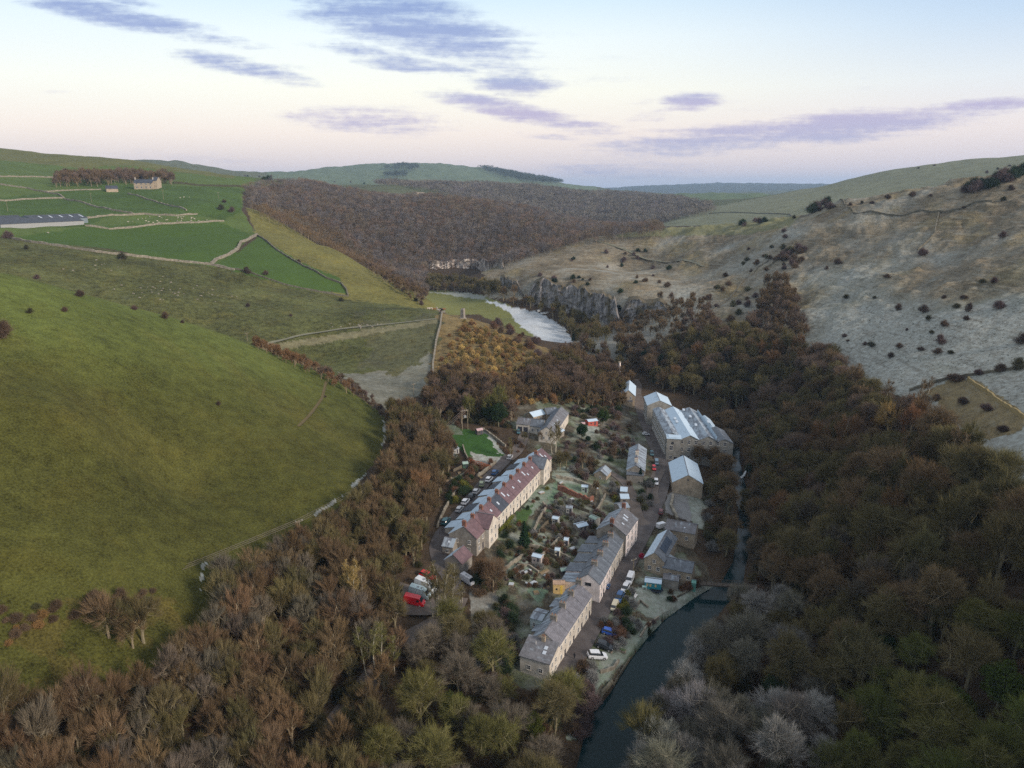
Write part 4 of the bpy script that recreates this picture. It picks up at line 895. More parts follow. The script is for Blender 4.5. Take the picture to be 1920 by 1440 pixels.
V = [(-5.4,-.02,-2.5),(-.02,-.02,-2.5),(-.02,6.9,-2.5),(-5.4,6.9,-2.5),(-5.4,-.02,4.9),(-.02,-.02,6.6),(-.02,6.9,6.6),(-5.4,6.9,4.9)]
h.wall = link_obj('wall', npmesh('wall', V, [(3,2,1,0),(4,5,6,7),(0,1,5,4),(1,2,6,5),(2,3,7,6),(3,0,4,7)], [M_CREAM]), h.o)
R_ = [(-5.7,-.25,4.82),(-.03,-.25,6.62),(-.03,7.1,6.62),(-5.7,7.1,4.82)]; R_ += [(a,b,c+.16) for a,b,c in R_]
h.roof = link_obj('roof', npmesh('roof', R_, [(3,2,1,0),(4,5,6,7),(0,1,5,4),(1,2,6,5),(2,3,7,6),(3,0,4,7)], [M_GREYR]), h.o)
for (x, y) in ((-3.4, 2.0), (-2.2, 2.1)):
    o = link_obj('skylight', boxes('skylight', [(-.45,.45,-.38,.38,.1,.2)], M_SKYG), h.roof, loc=(x, y, 6.7 + x * .315)); o.rotation_euler = (0, -math.atan(.315), 0)
link_obj('vent_pipe', boxes('vent_pipe', [(-.06,.06,-.06,.06,0,1)], M_WHITE), h.roof, loc=(-2, 4.6, 6.0))
h.win('f', [-3.8, -1.7], [1.0, 3.0], .75, 1.05); h.x0 = -5.4; h.win('l', [2.0, 4.8], [2.0], .8, 1.0)
chimney_(h.roof, -.7, 3.3, 6.5, .6, .8, 1.3, M_STONE, 2)
# ---- middle block with the pink gable
A, B = E(1125, 1097, 9.0), E(1173, 1008, 9.2); d = (B - A).normalized(); z0 = 3.9; n = 5; Lh = (B - A).length / n
mid = ['pink painted house whose bare gable faces the near terrace block', 'cream house next to the pink gable, slate roof and ridge chimney', 'third house of the middle terrace block beside the road', 'fourth house of the middle terrace block beside the road', 'last house of the middle block, against the tall white house']
for k in range(n):
    p, q = A + d * Lh * k, A + d * Lh * (k + 1)
    h = House('terraced_house', mid[k], 'house', p, q, 6.2, z0 + .1 * k, 5.2, 7.5, M_PINK if k < 2 else M_CREAM, M_SLATE, M_SLATE, 'houses of the middle block of the lower terrace', oh=.15)
    h.win('f', [Lh * .28, Lh * .74], [3.3], .7, 1.05).win('f', [Lh * .3], [.9], .75, 1.05).door('f', Lh * .72)
    h.chim([Lh - .1] if k < 4 else [], M_STONE2, 1.0, 3, d=1.6)
    h.wing(.5, Lh - .6, 6.2, 10.6 + .5 * (k % 2), 4.3, 3.5, M_SLATE if k else M_FROST)
    if k == 0:
        o = link_obj('gable_window', boxes('gable_window', [(-.08,.0,-.8,.8,0,.9)], M_GLASS), h.o, loc=(0, 3.1, 4.2)); h.win('l', [4.6], [1.0], .6, .9)
# ---- tall white house at the junction
A, B = E(1174, 1004, 11.2), E(1196, 973, 11.2)
h = House('tall_house', 'tall white fronted house at the road junction with skylights in a grey roof', 'house', A, B, 8.8, 4.3, 6.9, 9.8, M_STONE2, M_GREYR, M_FROST, oh=.2)
link_obj('white_front', boxes('white_front', [(.02, h.L - .02, -.05, -.003, -2, 6.85)], M_PINK), h.o)
h.win('f', [h.L * .17, h.L * .5, h.L * .83], [.8, 2.9, 5.0], .75, 1.15).win('l', [3.0], [4.6], 1.1, 1.1).win('l', [6.4], [2.4], .8, 1.0)
for c_ in h.o.children:
    if c_.name.startswith('window') and abs(c_.rotation_euler.z) < .1: c_.location.y = -.05
h.chim([.3], M_BRICK, 1.3, 2).chim([h.L - .3], M_BRICK, 1.4, 2).sky([(h.L * .55, .55, .7, 1.6), (h.L * .68, .62, .7, 1.6), (h.L * .3, .5, .6, .9)]).sky([(h.L * .4, .5, 3.2, 1.5)], True)
for k, (a, b, lb) in enumerate((((1163, 953), (1181, 950), 'small grey roofed lean-to against the back of the tall white house'), ((1164, 934), (1180, 934), 'middle one of the low sheds stepping along the lane'), ((1163, 920), (1176, 921), 'farthest of the low sheds stepping along the lane'))):
    p = E(*a, 7.6); q = E(*b, 7.6); House('outbuilding', lb, 'shed', p, q, 4.2, 5, 2.4, 3.2, M_STONE2, M_FROST2 if k else M_FROST, oh=.15).door('f', 1.2)
# ---- upper terrace
A, B = E(893.5, 1010, 14.4), E(1034, 858, 14.4); d = (B - A).normalized(); z0 = 9.3; n = 11; Lh = (B - A).length / n; TD = 8.3
A2, B2, d2 = A.copy(), B.copy(), d.copy()
for k in range(n):
    p, q = A + d * Lh * k, A + d * Lh * (k + 1)
    fr = M_DSLATE if k in (3, 9) else M_PURP
    num = ['first', 'second', 'third', 'fourth', 'fifth', 'sixth', 'seventh', 'eighth', 'ninth', 'tenth', 'eleventh'][k]
    h = House('terraced_house', f'{num} house of the upper terrace counted from the parked vans, ' + ('dark slate roof' if k in (3, 9) else 'plum tiled roof'), 'house', p, q, TD, z0, 5.1, 8.1, M_CREAM if k else M_STONE2, fr, M_FROST2, 'houses of the upper terrace', oh=.2, ridge=.46)
    if k not in (1, 9): h.win('f', [Lh * .25, Lh * .72], [3.2], .75, 1.15).win('f', [Lh * .28], [.8], .9, 1.15).door('f', Lh * .72)
    if k < 10: h.chim([Lh], M_BRICK, 1.0, 4 if k % 2 else 2, d=1.1)
    if k not in (0, 1, 9): h.sky([[(2.0, .5, .7, 1.1)], [(1.5, .65, .6, 1.7), (3.2, .4, .6, .9)], [(2.6, .5, .7, .8)]][k % 3])
    if k > 0: h.wing(.4, Lh - 1.0, TD, TD + 3.8 + .7 * (k % 2), 4.3, 3.0, M_FROST2 if k % 3 else M_DSLATE)
    if k in (1, 9): cross_gable(h, Lh / 2, Lh + .8, 1.3, 5.6, 8.3, M_PURP if k == 1 else M_DSLATE, M_PURP if k == 1 else M_SLATE, M_CREAM)
    if k == 0:
        h.win('l', [2.2, 6.0], [3.0], .7, 1.1).win('l', [2.4, 3.8, 6.3], [.8], .7, 1.0); h.chim([.4], M_BRICK, 1.5, 2)
    if k == 10: h.win('r', [2.5, 6], [1, 3.2], .7, 1.1)
h = House('annex', 'low stone annex with hipped frosty roof at the end of the upper terrace', 'annex', E(829, 1023, 9.6 + 2.6), E(849, 1026, 9.6 + 2.6), 4.6, 9.6, 2.6, 4.0, M_STONE2, M_FROST, M_FROST).win('f', [1.5], [.8], .8, .9)
h.sky([(1.6, .5, .6, .6)])
A, B = E(866, 1057, 12.2), E(885, 1040, 12.2)
h = House('outhouse', 'stone outhouse with half frosted ridge roof below the upper terrace', 'outhouse', A, B, 5.2, 9.2, 3.0, 5.0, M_STONE2, M_PURP, M_FROST2); h.win('l', [2.4], [1.2], .7, .8)
# ---- farmhouse style group behind (garage, link, long wing)
gh = House('garage', 'stone garage with two dark doors left of the courtyard house', 'garage', E(968, 794, 14.2), E(992.5, 796.5, 14.2), 6, 10.8, 3.4, 5.0, M_CREAM, M_GREYR, M_FROST, oh=.2)
for x in (1.6, 4.0): window_(gh.o, 'f', x, .05, 1.8, 2.2, kind='garage_door', m=M_DOOR)
h = House('courtyard_house', 'long stone courtyard house with grey ridge roof and gable towards the camera', 'house', E(1041, 812, 14.2), E(1066, 774, 14.2), 6.6, 10.2, 4.0, 6.3, M_CREAM, M_GREYR, M_SLATE)
h.win('f', [3, 6, 9.5, 13, 16.5], [1.2], .9, 1.2).win('l', [2.2, 4.6], [1.0], .8, 1.1).win('l', [3.4], [3.4], .6, .7).sky([(7, .5, .7, 1.0), (12, .5, .7, 1.0)])
h = House('linking_range', 'low stone range linking the garage to the courtyard house', 'outbuilding', E(993, 797, 14), E(1016, 800, 14), 6, 10.6, 3.2, 5.2, M_CREAM, M_SLATE, M_SLATE).win('f', [1.3, 3.6], [1.0], .8, 1.1)
h = House('rear_range', 'pale roofed range at the back of the courtyard', 'outbuilding', E(1000, 783, 13.5), E(1023, 777, 13.5), 5, 11.2, 2.6, 4.0, M_STONE, M_FROST2, M_FROST2).win('f', [2, 4], [1.0], .7, .9)
h = House('rear_wing', 'grey roofed rear wing right of the courtyard', 'outbuilding', E(1026, 778, 14), E(1047, 776, 14), 6, 11, 3.2, 5.0, M_STONE, M_SLATE, M_SLATE)
h = House('garden_room', 'small flat glass roofed garden room beside the courtyard house', 'conservatory', E(1043, 815, 12), E(1058, 806, 12), 3, 9.9, 2.0, 2.5, M_STONE2, M_FROST2, M_PINK)
# ---- cottages beside the mill lane
h = House('cottage_row', 'row of cottages with frosty roof and stone ridge stack beside the mill lane', 'cottage', E(1209, 883, 9.3), E(1212, 842, 9.3), 6.4, 5.6, 3.6, 5.6, M_STONE2, M_FROST, M_FROST, oh=.2)
h.win('f', [3, 6, 9, 12, 15], [1.2], .7, .9).chim([3, 10.5], M_CREAM, 1.5, 2, d=1.2); h.wing(-2.8, -.01, .3, 6.2, 2.9, 2.9, M_SLATE)
h = House('stone_hut', 'little stone hut with pale slate roof between gardens and lane', 'hut', E(1137, 892, 8.6), E(1146, 882, 8.6), 4.6, 6.2, 2.4, 4.0, M_STONE, M_FROST, M_FROST).win('l', [2.2], [.9], .7, .8)
# ---- the mill
SW, SE, NW = E(1251.6, 816, 14.3), E(1376, 823, 14.3), E(1224, 762.6, 14.3); z0 = 4.2
d = (SE - SW).normalized(); MLx = (SE - SW).length; nrm = Vector((-d.y, d.x, 0)); MLy = abs((NW - SW).dot(nrm)); sk = (NW - SW).dot(d)
print('MILL', MLx, MLy, sk)
mill = empty('mill', (SW.x, SW.y, z0), math.atan2(d.y, d.x), 'large stone mill with frosted multi ridged roofs at the end of the village road', 'mill')
hM = 8.9; skf = sk / MLy; cut = 21.0 if MLx > 24 else MLx * .8
def mx(x, y): return (x + skf * y, y)
def prismY(name, x0, x1, y0, y1, zb, zt, zr, m, wm):
    """bay whose ridge runs away from the front: returns wall and roof meshes, skewed with the plan"""
    xm = (x0 + x1) / 2; P = []
    for y in (y0, y1):
        for (x, z) in ((x0, zb), (x1, zb), (x1, zt), (xm, zr), (x0, zt)): P.append((*mx(x, y), z))
    wv = npmesh('wall', P, [(0,1,2,3,4), (9,8,7,6,5), (0,4,9,5), (1,6,7,2), (2,7,8,3), (3,8,9,4)], [wm])
    V = []; Fc = []; o = .12
    for (xa, za, xb, zb_, fl) in ((x0 - .02, zt, xm, zr, 0), (x1 + .02, zt, xm, zr, 1)):
        k = len(V); V += [(*mx(xa, y0 - .25), za), (*mx(xa, y1 + .2), za), (*mx(xb, y1 + .2), zb_), (*mx(xb, y0 - .25), zb_)]; V += [(a, b, c + o) for a, b, c in V[k:k + 4]]
        f = [(0,1,2,3),(7,6,5,4),(0,4,5,1),(1,5,6,2),(2,6,7,3),(3,7,4,0)]
        if fl: f = [t[::-1] for t in f]
        Fc += [tuple(k + i for i in t) for t in f]
    return wv, npmesh('roof', V, Fc, [m])
bx_ = [0, 5.2, 12.0, 18.8, MLx - 6.5]; 
for k in range(4):
    ln = MLy if k < 3 else MLy * .93
    w_, r_ = prismY('bay', bx_[k] + .002, bx_[k + 1] - .002, 0 if k else 3.2, ln, -3, hM, hM + (1.7 if k else 1.2), M_FROST2 if k % 2 else M_FROST, M_MILL)
    wl = link_obj('wall', w_, mill); link_obj('roof', r_, mill)
# east part, lower with hipped slope
w_, r_ = prismY('bay', MLx - 6.498, MLx, 0, MLy * .4, -4, hM - .6, hM + .9, M_SLATE, M_MILL); link_obj('wall', w_, mill); link_obj('roof', r_, mill)
w_, r_ = prismY('bay', MLx - 6.498, MLx - 1.5, MLy * .4 + .01, MLy * .85, -4, hM - 1.5, hM + .2, M_FROST2, M_MILL); link_obj('wall', w_, mill); link_obj('roof', r_, mill)
# stair tower at the corner
tw_ = link_obj('tower', boxes('tower', [(-.15, 5.19, -1.4, 3.15, -3, hM + .3)], M_MILL), mill)
link_obj('roof', boxes('roof', [(-.35, 5.3, -1.6, 3.3, hM + .31, hM + .5), (.4, 3.8, -.9, 2.6, hM + .51, hM + .75)], M_FROST2), tw_)
def disc(name, r, m, n=14): return npmesh(name, [(r * math.cos(t * 2 * PI / n), y, r * math.sin(t * 2 * PI / n)) for y in (-.05, .05) for t in range(n)], [tuple(range(n)), tuple(range(2 * n - 1, n - 1, -1))] + [(t, n + t, n + (t + 1) % n, (t + 1) % n) for t in range(n)], [m])
link_obj('round_window', disc('round_window', .5, M_GLASS), tw_, loc=(2.05, -1.42, hM - 1.4))
for z, w, hh in ((4.6, 1.2, 1.8), (.9, .9, 1.5)):
    o = window_(mill, 'f', 1.6, z, w, hh); o.location.y = -1.4
o = window_(mill, 'f', 3.4, -.2, 1.1, 2.1, kind='door', m=M_DOOR); o.location.y = -1.4
for k in range(7):
    for z in (.9, 4.0, 7.0):
        x = 5.6 + k * (MLx - 7) / 6.6
        window_(mill, 'f', x, z, .95, 1.5)
for k in range(16):
    for z in (1.0, 4.0, 7.0):
        y = 4.5 + k * (MLy - 6) / 15.5; p = mx(0, y)
        o = window_(mill, 'f', 0, z, .85, 1.4); o.location = (p[0] - .01, p[1], z); o.rotation_euler = (0, 0, -PI / 2 - math.atan(skf))
for k, (x, y) in enumerate(((8, 18), (8, 22), (15, 15), (15, 26), (14, 35), (21, 20))):
    p = mx(x, y); link_obj('skylight', boxes('skylight', [(-.5, .5, -1.4, 1.4, 0, .2)], M_SKYG), mill, loc=(p[0] - 1.2, p[1], hM + 1.1))
NWp = E(1224, 764, 14.3); NN = E(1212.5, 750, 14.3)
h = House('mill_north_wing', 'north wing of the mill, narrower frosted roof beyond the main block', 'mill wing', E(1259, 760, 13.6), E(1251, 744, 13.6), 10.5, 4.6, 8.8, 11.2, M_MILL, M_FROST2, M_FROST2); h.win('b', [3, 6, 9, 12], [1, 4, 6.4], .8, 1.3)
# ---- the rest
h = House('river_barn', 'long stone barn with white frosted roof between the road and the river', 'barn', E(1318, 905, 8.0), E(1307, 868, 8.0), 10.2, 3.4, 4.2, 7.2, M_STONE, M_FROST2, M_FROST2)
window_(h.o, 'l', 5.1, 5.0, .5, .6, kind='vent', m=M_DOOR)
h = House('gatehouse', 'stone house with frosty roof where the lane leaves the village', 'house', E(1191, 741, 11.5), E(1192, 722, 11.5), 6.6, 6.5, 4.6, 7.4, M_STONE, M_FROST2, M_FROST2).win('l', [2, 4.6], [1, 3.1], .8, 1.0)
h.wing(-2.6, -.01, 1, 5.6, 2.6, 2.2, M_GREYR)
c_ = E(1161, 708, 8); ch = empty('mill_chimney', (c_.x, c_.y, hz(c_.x, c_.y)), 0, 'slender pale brick chimney beside the gatehouse', 'chimney')
link_obj('stack', npmesh('stack', *tube([(0, 0, -2), (0, 0, 10)], (.75, .5), 4), [M_PINK]), ch); link_obj('cap', boxes('cap', [(-.6, .6, -.6, .6, 10, 10.3)], M_STONE), ch)
h = House('workshop', 'wide slate roofed stone workshop by the river with a small skylight', 'workshop', E(1247, 990, 7.0), E(1303, 1000, 7.0), 6.6, 3.2, 3.6, 5.2, M_STONE, M_GREYR, M_FROST).win('f', [3, 6.5], [1.2], .8, .9).sky([(5.6, .4, .5, .5)])
h = House('solar_house', 'stone gable house with solar panels and pale frosted roof opposite the terrace', 'house', E(1245, 1052, 7.8), E(1269, 1008, 7.8), 5.4, 3.2, 4.4, 6.6, M_STONE, M_SLATE, M_FROST2)
h.win('l', [1.5, 3.9], [1.2], .8, 1.0).win('l', [2.7], [3.4], .7, .9)
sl_ = math.atan2(2.2, 2.7)
for k in range(5):
    o = link_obj('solar_panel', boxes('solar_panel', [(-.75, .75, -1.1, 1.1, .17, .23)], mat('solar_cell', (.02, .03, .05), .25, .5)), h.roof, loc=(4.2 + k * 1.6, 1.4, 5.56)); o.rotation_euler = (sl_, 0, 0)
h.wing(-.0 + 2, 6, -.01, -2.4, 3.6, 2.8, M_FROST)
h = House('riverside_range', 'low dark slate roofed range running from the solar house to the river', 'outbuilding', E(1243, 1062, 6.2), E(1297, 1073, 6.2), 5.6, 2.8, 3.2, 4.9, M_STONE, M_SLATE, M_SLATE).win('f', [2, 4.5, 7], [1.0], .8, .9)
h = House('log_store', 'small grey roofed lean-to store in front of the riverside range', 'shed', E(1243, 1084, 5), E(1272, 1089, 5), 3.0, 2.9, 1.9, 2.6, M_STONE2, M_GREYR, M_GREYR, oh=.1)
M_TEAL = mat('teal_boards', (.03, .22, .27), .6, .3, .2, 3)
h = House('garden_cabin', 'teal painted wooden cabin with frosted roof on the riverside lawn', 'cabin', E(1209, 1091, 4.9), E(1240, 1095, 4.9), 2.6, 3.0, 1.9, 2.4, M_TEAL, M_FROST2, M_FROST2, oh=.15)
for x in (.7, 1.5, 2.9): window_(h.o, 'f', x, .7, .5, .8, frame=False, kind='window', m=mat('warm_pane', (.45, .36, .2), .3))
h = House('river_hut', 'tiny green hut beside the footbridge', 'hut', E(1297, 1093, 3.8), E(1305, 1094, 3.8), 1.2, 1.8, 2.0, 2.6, mat('green_boards', (.09, .27, .22), .7), mat('green_roof', (.13, .3, .25), .7), oh=.1)
h = House('white_annex', 'white rendered annex tucked behind the near terrace block', 'annex', E(994, 1160, 7.5), E(1016, 1166, 7.5), 4.4, 4.9, 2.8, 3.3, mat('pale_blue_render', (.42, .5, .5), .8), M_FROST, M_FROST, oh=.15).win('f', [1.0], [.9], .5, .9)
SHEDS = [((1037,1112),(1059,1112),5.9,2.7,'timber garden studio with tan roof and door coloured as yellow lit interior',mat('tan_felt',(.34,.24,.17),.9),mat('raw_timber',(.5,.36,.16),.8)),
 ((997,1055),(1014,1059),6.6,2.2,'pale wooden shed with white frosted roof low in the gardens',M_FROST2,mat('pale_boards',(.38,.33,.3),.8)),
 ((1040,1042),(1049,1043),6.6,1.9,'narrow cream shed beside the long garden wall',M_FROST2,mat('cream_boards',(.5,.47,.38),.8)),
 ((1057,1022),(1065,1023),6.8,1.8,'small white roofed shed near the middle garden path',M_FROST2,mat('pale_boards',(.38,.33,.3),.8)),
 ((1035,982),(1046,984),7.2,2.0,'small shed with sloping white roof in the central garden',M_FROST2,mat('grey_boards',(.3,.3,.28),.8)),
 ((1090,922),(1102,923),7.6,2.0,'sage green shed with white roof above the brick garden wall',M_FROST2,mat('sage_boards',(.28,.34,.3),.8)),
 ((1061,962),(1073,963),7.0,2.0,'domed grey garden shelter among the shrubs',M_FROST,mat('grey_boards',(.3,.3,.28),.8)),
 ((1104,979),(1116,985),6.4,2.0,'green shed roof tucked behind the tall white house',mat('green_felt',(.24,.33,.29),.9),mat('grey_boards',(.3,.3,.28),.8)),
 ((1084,997),(1103,992),6.3,1.5,'low open lean-to shed behind the tall white house',M_FROST2,M_STONE2),
 ((832,850),(845,848),13.0,2.0,'orange brown shed at the edge of the wood',M_SLATE,mat('orange_boards',(.36,.12,.05),.8)),
 ((843,868),(857,864),12.6,2.0,'white framed greenhouse beside the wood edge',M_FROST2,mat('grey_boards',(.3,.3,.28),.8)),
 ((850,852),(861,848),12.9,1.8,'frosty flat roofed shed behind the greenhouse',M_FROST,mat('grey_boards',(.3,.3,.28),.8)),
 ((811,873),(822,868),13.4,1.9,'teal shed half hidden in the wood edge',mat('teal_felt',(.08,.22,.22),.9),mat('teal_boards2',(.05,.16,.17),.8)),
 ((895,815),(906,813),11.9,1.8,'pinkish roofed shed at the top of the paddock',mat('pink_felt',(.42,.3,.3),.9),mat('dark_boards',(.08,.07,.07),.8)),
 ((1103,798),(1121,796),9.4,1.9,'white roofed red summerhouse behind the village',M_FROST2,mat('red_boards',(.35,.08,.06),.8)),
 ((1090,800),(1097,800),9.6,1.4,'tiny red playhouse on the upper lawn',mat('pink_felt',(.42,.3,.3),.9),mat('red_boards',(.35,.08,.06),.8)),
 ((868,877),(878,876),11.8,1.6,'dark green shed by the brown hedge',mat('green_felt',(.24,.33,.29),.9),mat('dark_green_boards',(.04,.09,.06),.8)),
 ((1052,1078),(1066,1076),5.9,1.3,'raised green pond box beside the timber studio',mat('green_felt',(.24,.33,.29),.9),mat('dark_boards',(.08,.07,.07),.8))]
for (a, b, zb, hh, lb, rm, wm) in SHEDS:
    p = E(*a, zb + .3); q = E(*b, zb + .3); g = hz(p.x, p.y); p = E(*a, g + .2); q = E(*b, g + .2); L0 = (q - p).length
    h = House('garden_shed', lb, 'shed', p, q, max(1.6, L0 * .75), g, hh, hh + .5, wm, rm, rm, oh=.12)
    h.win('f', [L0 * .3], [hh * .4], .45, .5, frame=False)
    h.door('f', L0 * .7, .6, hh * .85, M_DOOR if 'lit' not in lb else mat('painted_interior_glow', (.6, .42, .08), .7))  # studio door: plain yellow colour stands in for the lit interior
# ---- hill farm
fz = 82; p = ray(2, 427); q = ray(158, 421)
M_METAL = mat('barn_sheeting', (.16, .2, .22), .6, .3, .15, .3); M_CONC = mat('pale_panels', (.27, .28, .28), .9); M_BARNR = roof_mat('barn_roof', (.05, .06, .075), 0)
z0 = min(p.z, q.z); print('FARM', p, q, ray(270, 352))
h = House('cattle_barn', 'long low dark roofed cattle barn with pale side panels', 'barn', p, q, 18, z0 - .5, 3.6, 6.6, M_CONC, M_BARNR, M_BARNR)
p2, q2 = p + (q - p) * .15 + Vector((0, 22, 0)), p + (q - p) * .85 + Vector((0, 22, 0))
h = House('cattle_barn', 'second dark roofed barn standing behind the long cattle barn', 'barn', p2, q2, 18, z0 + 1.0, 4, 7.2, M_METAL, M_BARNR, M_BARNR).sky([(10 + 9 * k, .5, 1.2, 5) for k in range(5)])
p2, q2 = p + (q - p) * .0 + Vector((-6, 10, 0)), p + (q - p) * .3 + Vector((-6, 10, 0))
h = House('cattle_barn', 'short gabled barn at the left end of the farm', 'barn', p2, q2, 20, z0, 4.2, 8.6, M_METAL, M_BARNR, M_BARNR)
p = ray(252, 355); q = ray(287, 355); L0 = (q - p).length
h = House('farmhouse', 'tall stone farmhouse on the hillside with end chimneys', 'farmhouse', p, q, 9, p.z, 6.8, 10.5, M_STONE, M_DSLATE, M_DSLATE).win('f', [L0 * f for f in (.15, .4, .65, .88)], [1.2, 5.0], 1.4, 1.8).chim([.5, L0 - .5], M_CREAM, 2.2, 2)
p = ray(200, 360); q = ray(222, 360)
h = House('farm_barn', 'low stone barn left of the hill farmhouse', 'barn', p, q, 8, p.z, 3.5, 6.5, M_STONE, M_DSLATE, M_DSLATE)
p = ray(287, 354); q = ray(297, 354)
h = House('farm_wing', 'tall narrow stone wing at the right of the farmhouse', 'house', p + Vector((0, -2, 0)), q + Vector((0, -2, 0)), 12, p.z, 8.5, 12.5, M_STONE, M_DSLATE, M_DSLATE)
p = ray(782, 374); q = ray(797, 374)
h = House('woodland_house', 'pale house peeping over the far wood', 'house', p, q, 7, p.z + 8, 4, 6, M_STONE, M_STONE, M_STONE)
# ruined tower on the knoll
p = ray(868, 597); r_ = empty('ruined_chimney', p, .3, 'square ruined stone chimney standing on the knoll', 'ruin')
link_obj('stack', npmesh('stack', *tube([(0, 0, -1), (0, 0, 5.6), (.1, 0, 6.6)], (1.7, 1.45, 1.1), 4), [M_STONE2]), r_); link_obj('base', boxes('base', [(-2, 2, -1.7, 1.7, -1, .6)], M_STONE2), r_)
# ---------------------------------------------------------------- water, roads, walls
def ribbon(line, w, dz, name, m, label=None, world=False, step=1.5):
    """a strip draped over the ground along a pixel polyline"""
    P = [Vector(p) for p in line] if world else [ray(u, v) for u, v in line]
    pts = [P[0]]
    for a, b in zip(P[:-1], P[1:]):
        n = max(1, int((b - a).length / step)); pts += [a + (b - a) * (k + 1) / n for k in range(n)]
    pts = [Vector((p.x, p.y, 0)) for p in pts]
    for _ in range(3): pts = [pts[0]] + [(pts[i - 1] + pts[i] * 2 + pts[i + 1]) / 4 for i in range(1, len(pts) - 1)] + [pts[-1]]
    V = []; n = len(pts); nc = 5
    ws = w if isinstance(w, (list, tuple)) else (w, w)
    for i, p in enumerate(pts):
        t = (pts[min(i + 1, n - 1)] - pts[max(i - 1, 0)]).normalized(); s = Vector((-t.y, t.x, 0)); ww = ws[0] + (ws[1] - ws[0]) * i / (n - 1)
        for k in range(nc):
            q = p + s * ww * (k / (nc - 1) - .5); V.append((q.x, q.y, 0))
    V = np.array(V); V[:, 2] = H(V[:, 0], V[:, 1]); Z = V[:, 2].reshape(n, nc)
    Zs = Z.copy()
    for _ in range(6): Zs[1:-1] = (Zs[:-2] + Zs[1:-1] * 2 + Zs[2:]) / 4; Zs = Zs * .5 + Zs.mean(1, keepdims=True) * .5
    V[:, 2] = np.maximum(Zs, Z).ravel() + dz
    Fc = [(i * nc + k, (i + 1) * nc + k, (i + 1) * nc + k + 1, i * nc + k + 1)[::-1] for i in range(n - 1) for k in range(nc - 1)]
    return link_obj(name, npmesh(name, V, Fc, [m], None, True), kind='structure')
def road_mat(name, c, c2, streak=.5):
    m, nt, b = newmat(name, .8, .25)
    a = noise(nt, .35, 6); d_ = noise(nt, 4, 4, rough=.7)
    f = ramp1(nt, math_(nt, 'ADD', math_(nt, 'MULTIPLY', a, .8), math_(nt, 'MULTIPLY', d_, .4)), .42, .78); nt.links.new(mixc(nt, f, c, c2), b.inputs['Base Color']); return m
M_ROAD = road_mat('tarmac', (.06, .052, .05), (.105, .093, .088)); M_TRACK = road_mat('gravel_track', (.085, .07, .06), (.13, .11, .095)); M_PATH = road_mat('pale_path', (.12, .12, .08), (.17, .165, .115))
# water
m, nt, b = newmat('river_water', .1, .22); b.inputs['Base Color'].default_value = (.004, .018, .021, 1); b.inputs['IOR'].default_value = 1.33
bp = nt.nodes.new('ShaderNodeBump'); bp.inputs['Strength'].default_value = .06; bp.inputs['Distance'].default_value = .1; nt.links.new(noise(nt, 1.3, 4), bp.inputs['Height']); nt.links.new(bp.outputs[0], b.inputs['Normal'])
RW_ = [(x, y) for x, y in RIVER_W]
def offs(poly, d):
    n = len(poly); out = []; cx = sum(p[0] for p in poly) / n
    for i in range(n):
        a = Vector(poly[i - 1]); c = Vector(poly[(i + 1) % n]); t = (c - a).normalized(); nn_ = Vector((t.y, -t.x)); p = Vector(poly[i])
        q = p + nn_ * d
        if inpoly(np.array(q.x), np.array(q.y), poly): q = p - nn_ * d
        out.append((q.x, q.y))
    return out
from mathutils.geometry import tessellate_polygon
wp = offs(RW_, .9); tri = tessellate_polygon([[Vector((x, y, 0)) for x, y in wp]])
link_obj('river', npmesh('river', [(x, y, float(river_level(y)) - .12) for x, y in wp], [tuple(t) for t in tri], [m]), kind='structure')
# weir foam behind the mill
wm_ = mat('white_water', (.5, .55, .58), .5, .3, .5, 1.2)
for (a, b_, c) in (((1358, 796), (1388, 806), 2.2), ((1380, 893), (1412, 890), 1.4), ((1340, 790), (1352, 786), 1.2)):
    P = [at_z(*a, 1.6), at_z(*b_, 1.6)]; ribbon([(P[0].x, P[0].y, 0), (P[1].x, P[1].y, 0)], c, .5, 'water', wm_, world=True, step=.6)
ribbon([(1040,1300),(1062,1262),(1092,1205),(1122,1150),(1150,1100),(1176,1055),(1196,1015),(1212,985),(1222,960),(1236,925),(1244,890),(1240,860),(1226,830),(1214,800),(1204,772),(1200,758)], (5.0, 6.0), .12, 'road', M_ROAD)
ribbon([(1204,775),(1199,755),(1194,738),(1197,722),(1190,712)], (5.0, 3.5), .14, 'lane', M_TRACK)
ribbon([(1212,985),(1196,975),(1190,945),(1180,915),(1166,900),(1145,886),(1128,884)], (4.0, 3.0), .15, 'lane', M_TRACK)
ribbon([(1228,950),(1222,925),(1228,900),(1238,880)], (4.0, 4.0), .10, 'verge', M_TRACK)
ribbon([(968,846),(946,865),(922,890),(897,920),(873,950),(850,980),(828,1004),(818,1030),(828,1060),(848,1088),(857,1115)], (4.2, 4.5), .12, 'lane', M_ROAD)
ribbon([(985,812),(978,830),(968,848),(950,862)], (4, 5), .15, 'lane', M_TRACK)
ribbon(TRACK[3:], (7, 3.2), .12, 'gravel_track', M_TRACK)
ribbon([(740,1120),(770,1128),(810,1132),(850,1125)], (13, 9), .10, 'parking_ground', M_TRACK)
ribbon([(500,646),(560,628),(640,616),(730,608),(820,598)], 2.2, .2, 'hill_path', M_PATH, step=4)
ribbon([(612,716),(604,748),(580,780),(560,800)], 1.1, .08, 'field_path', mat('worn_soil', (.09, .07, .03), .9))
ribbon([(1115,452),(1180,470),(1240,490),(1320,500)], 3, .2, 'hill_path', M_PATH, step=5)
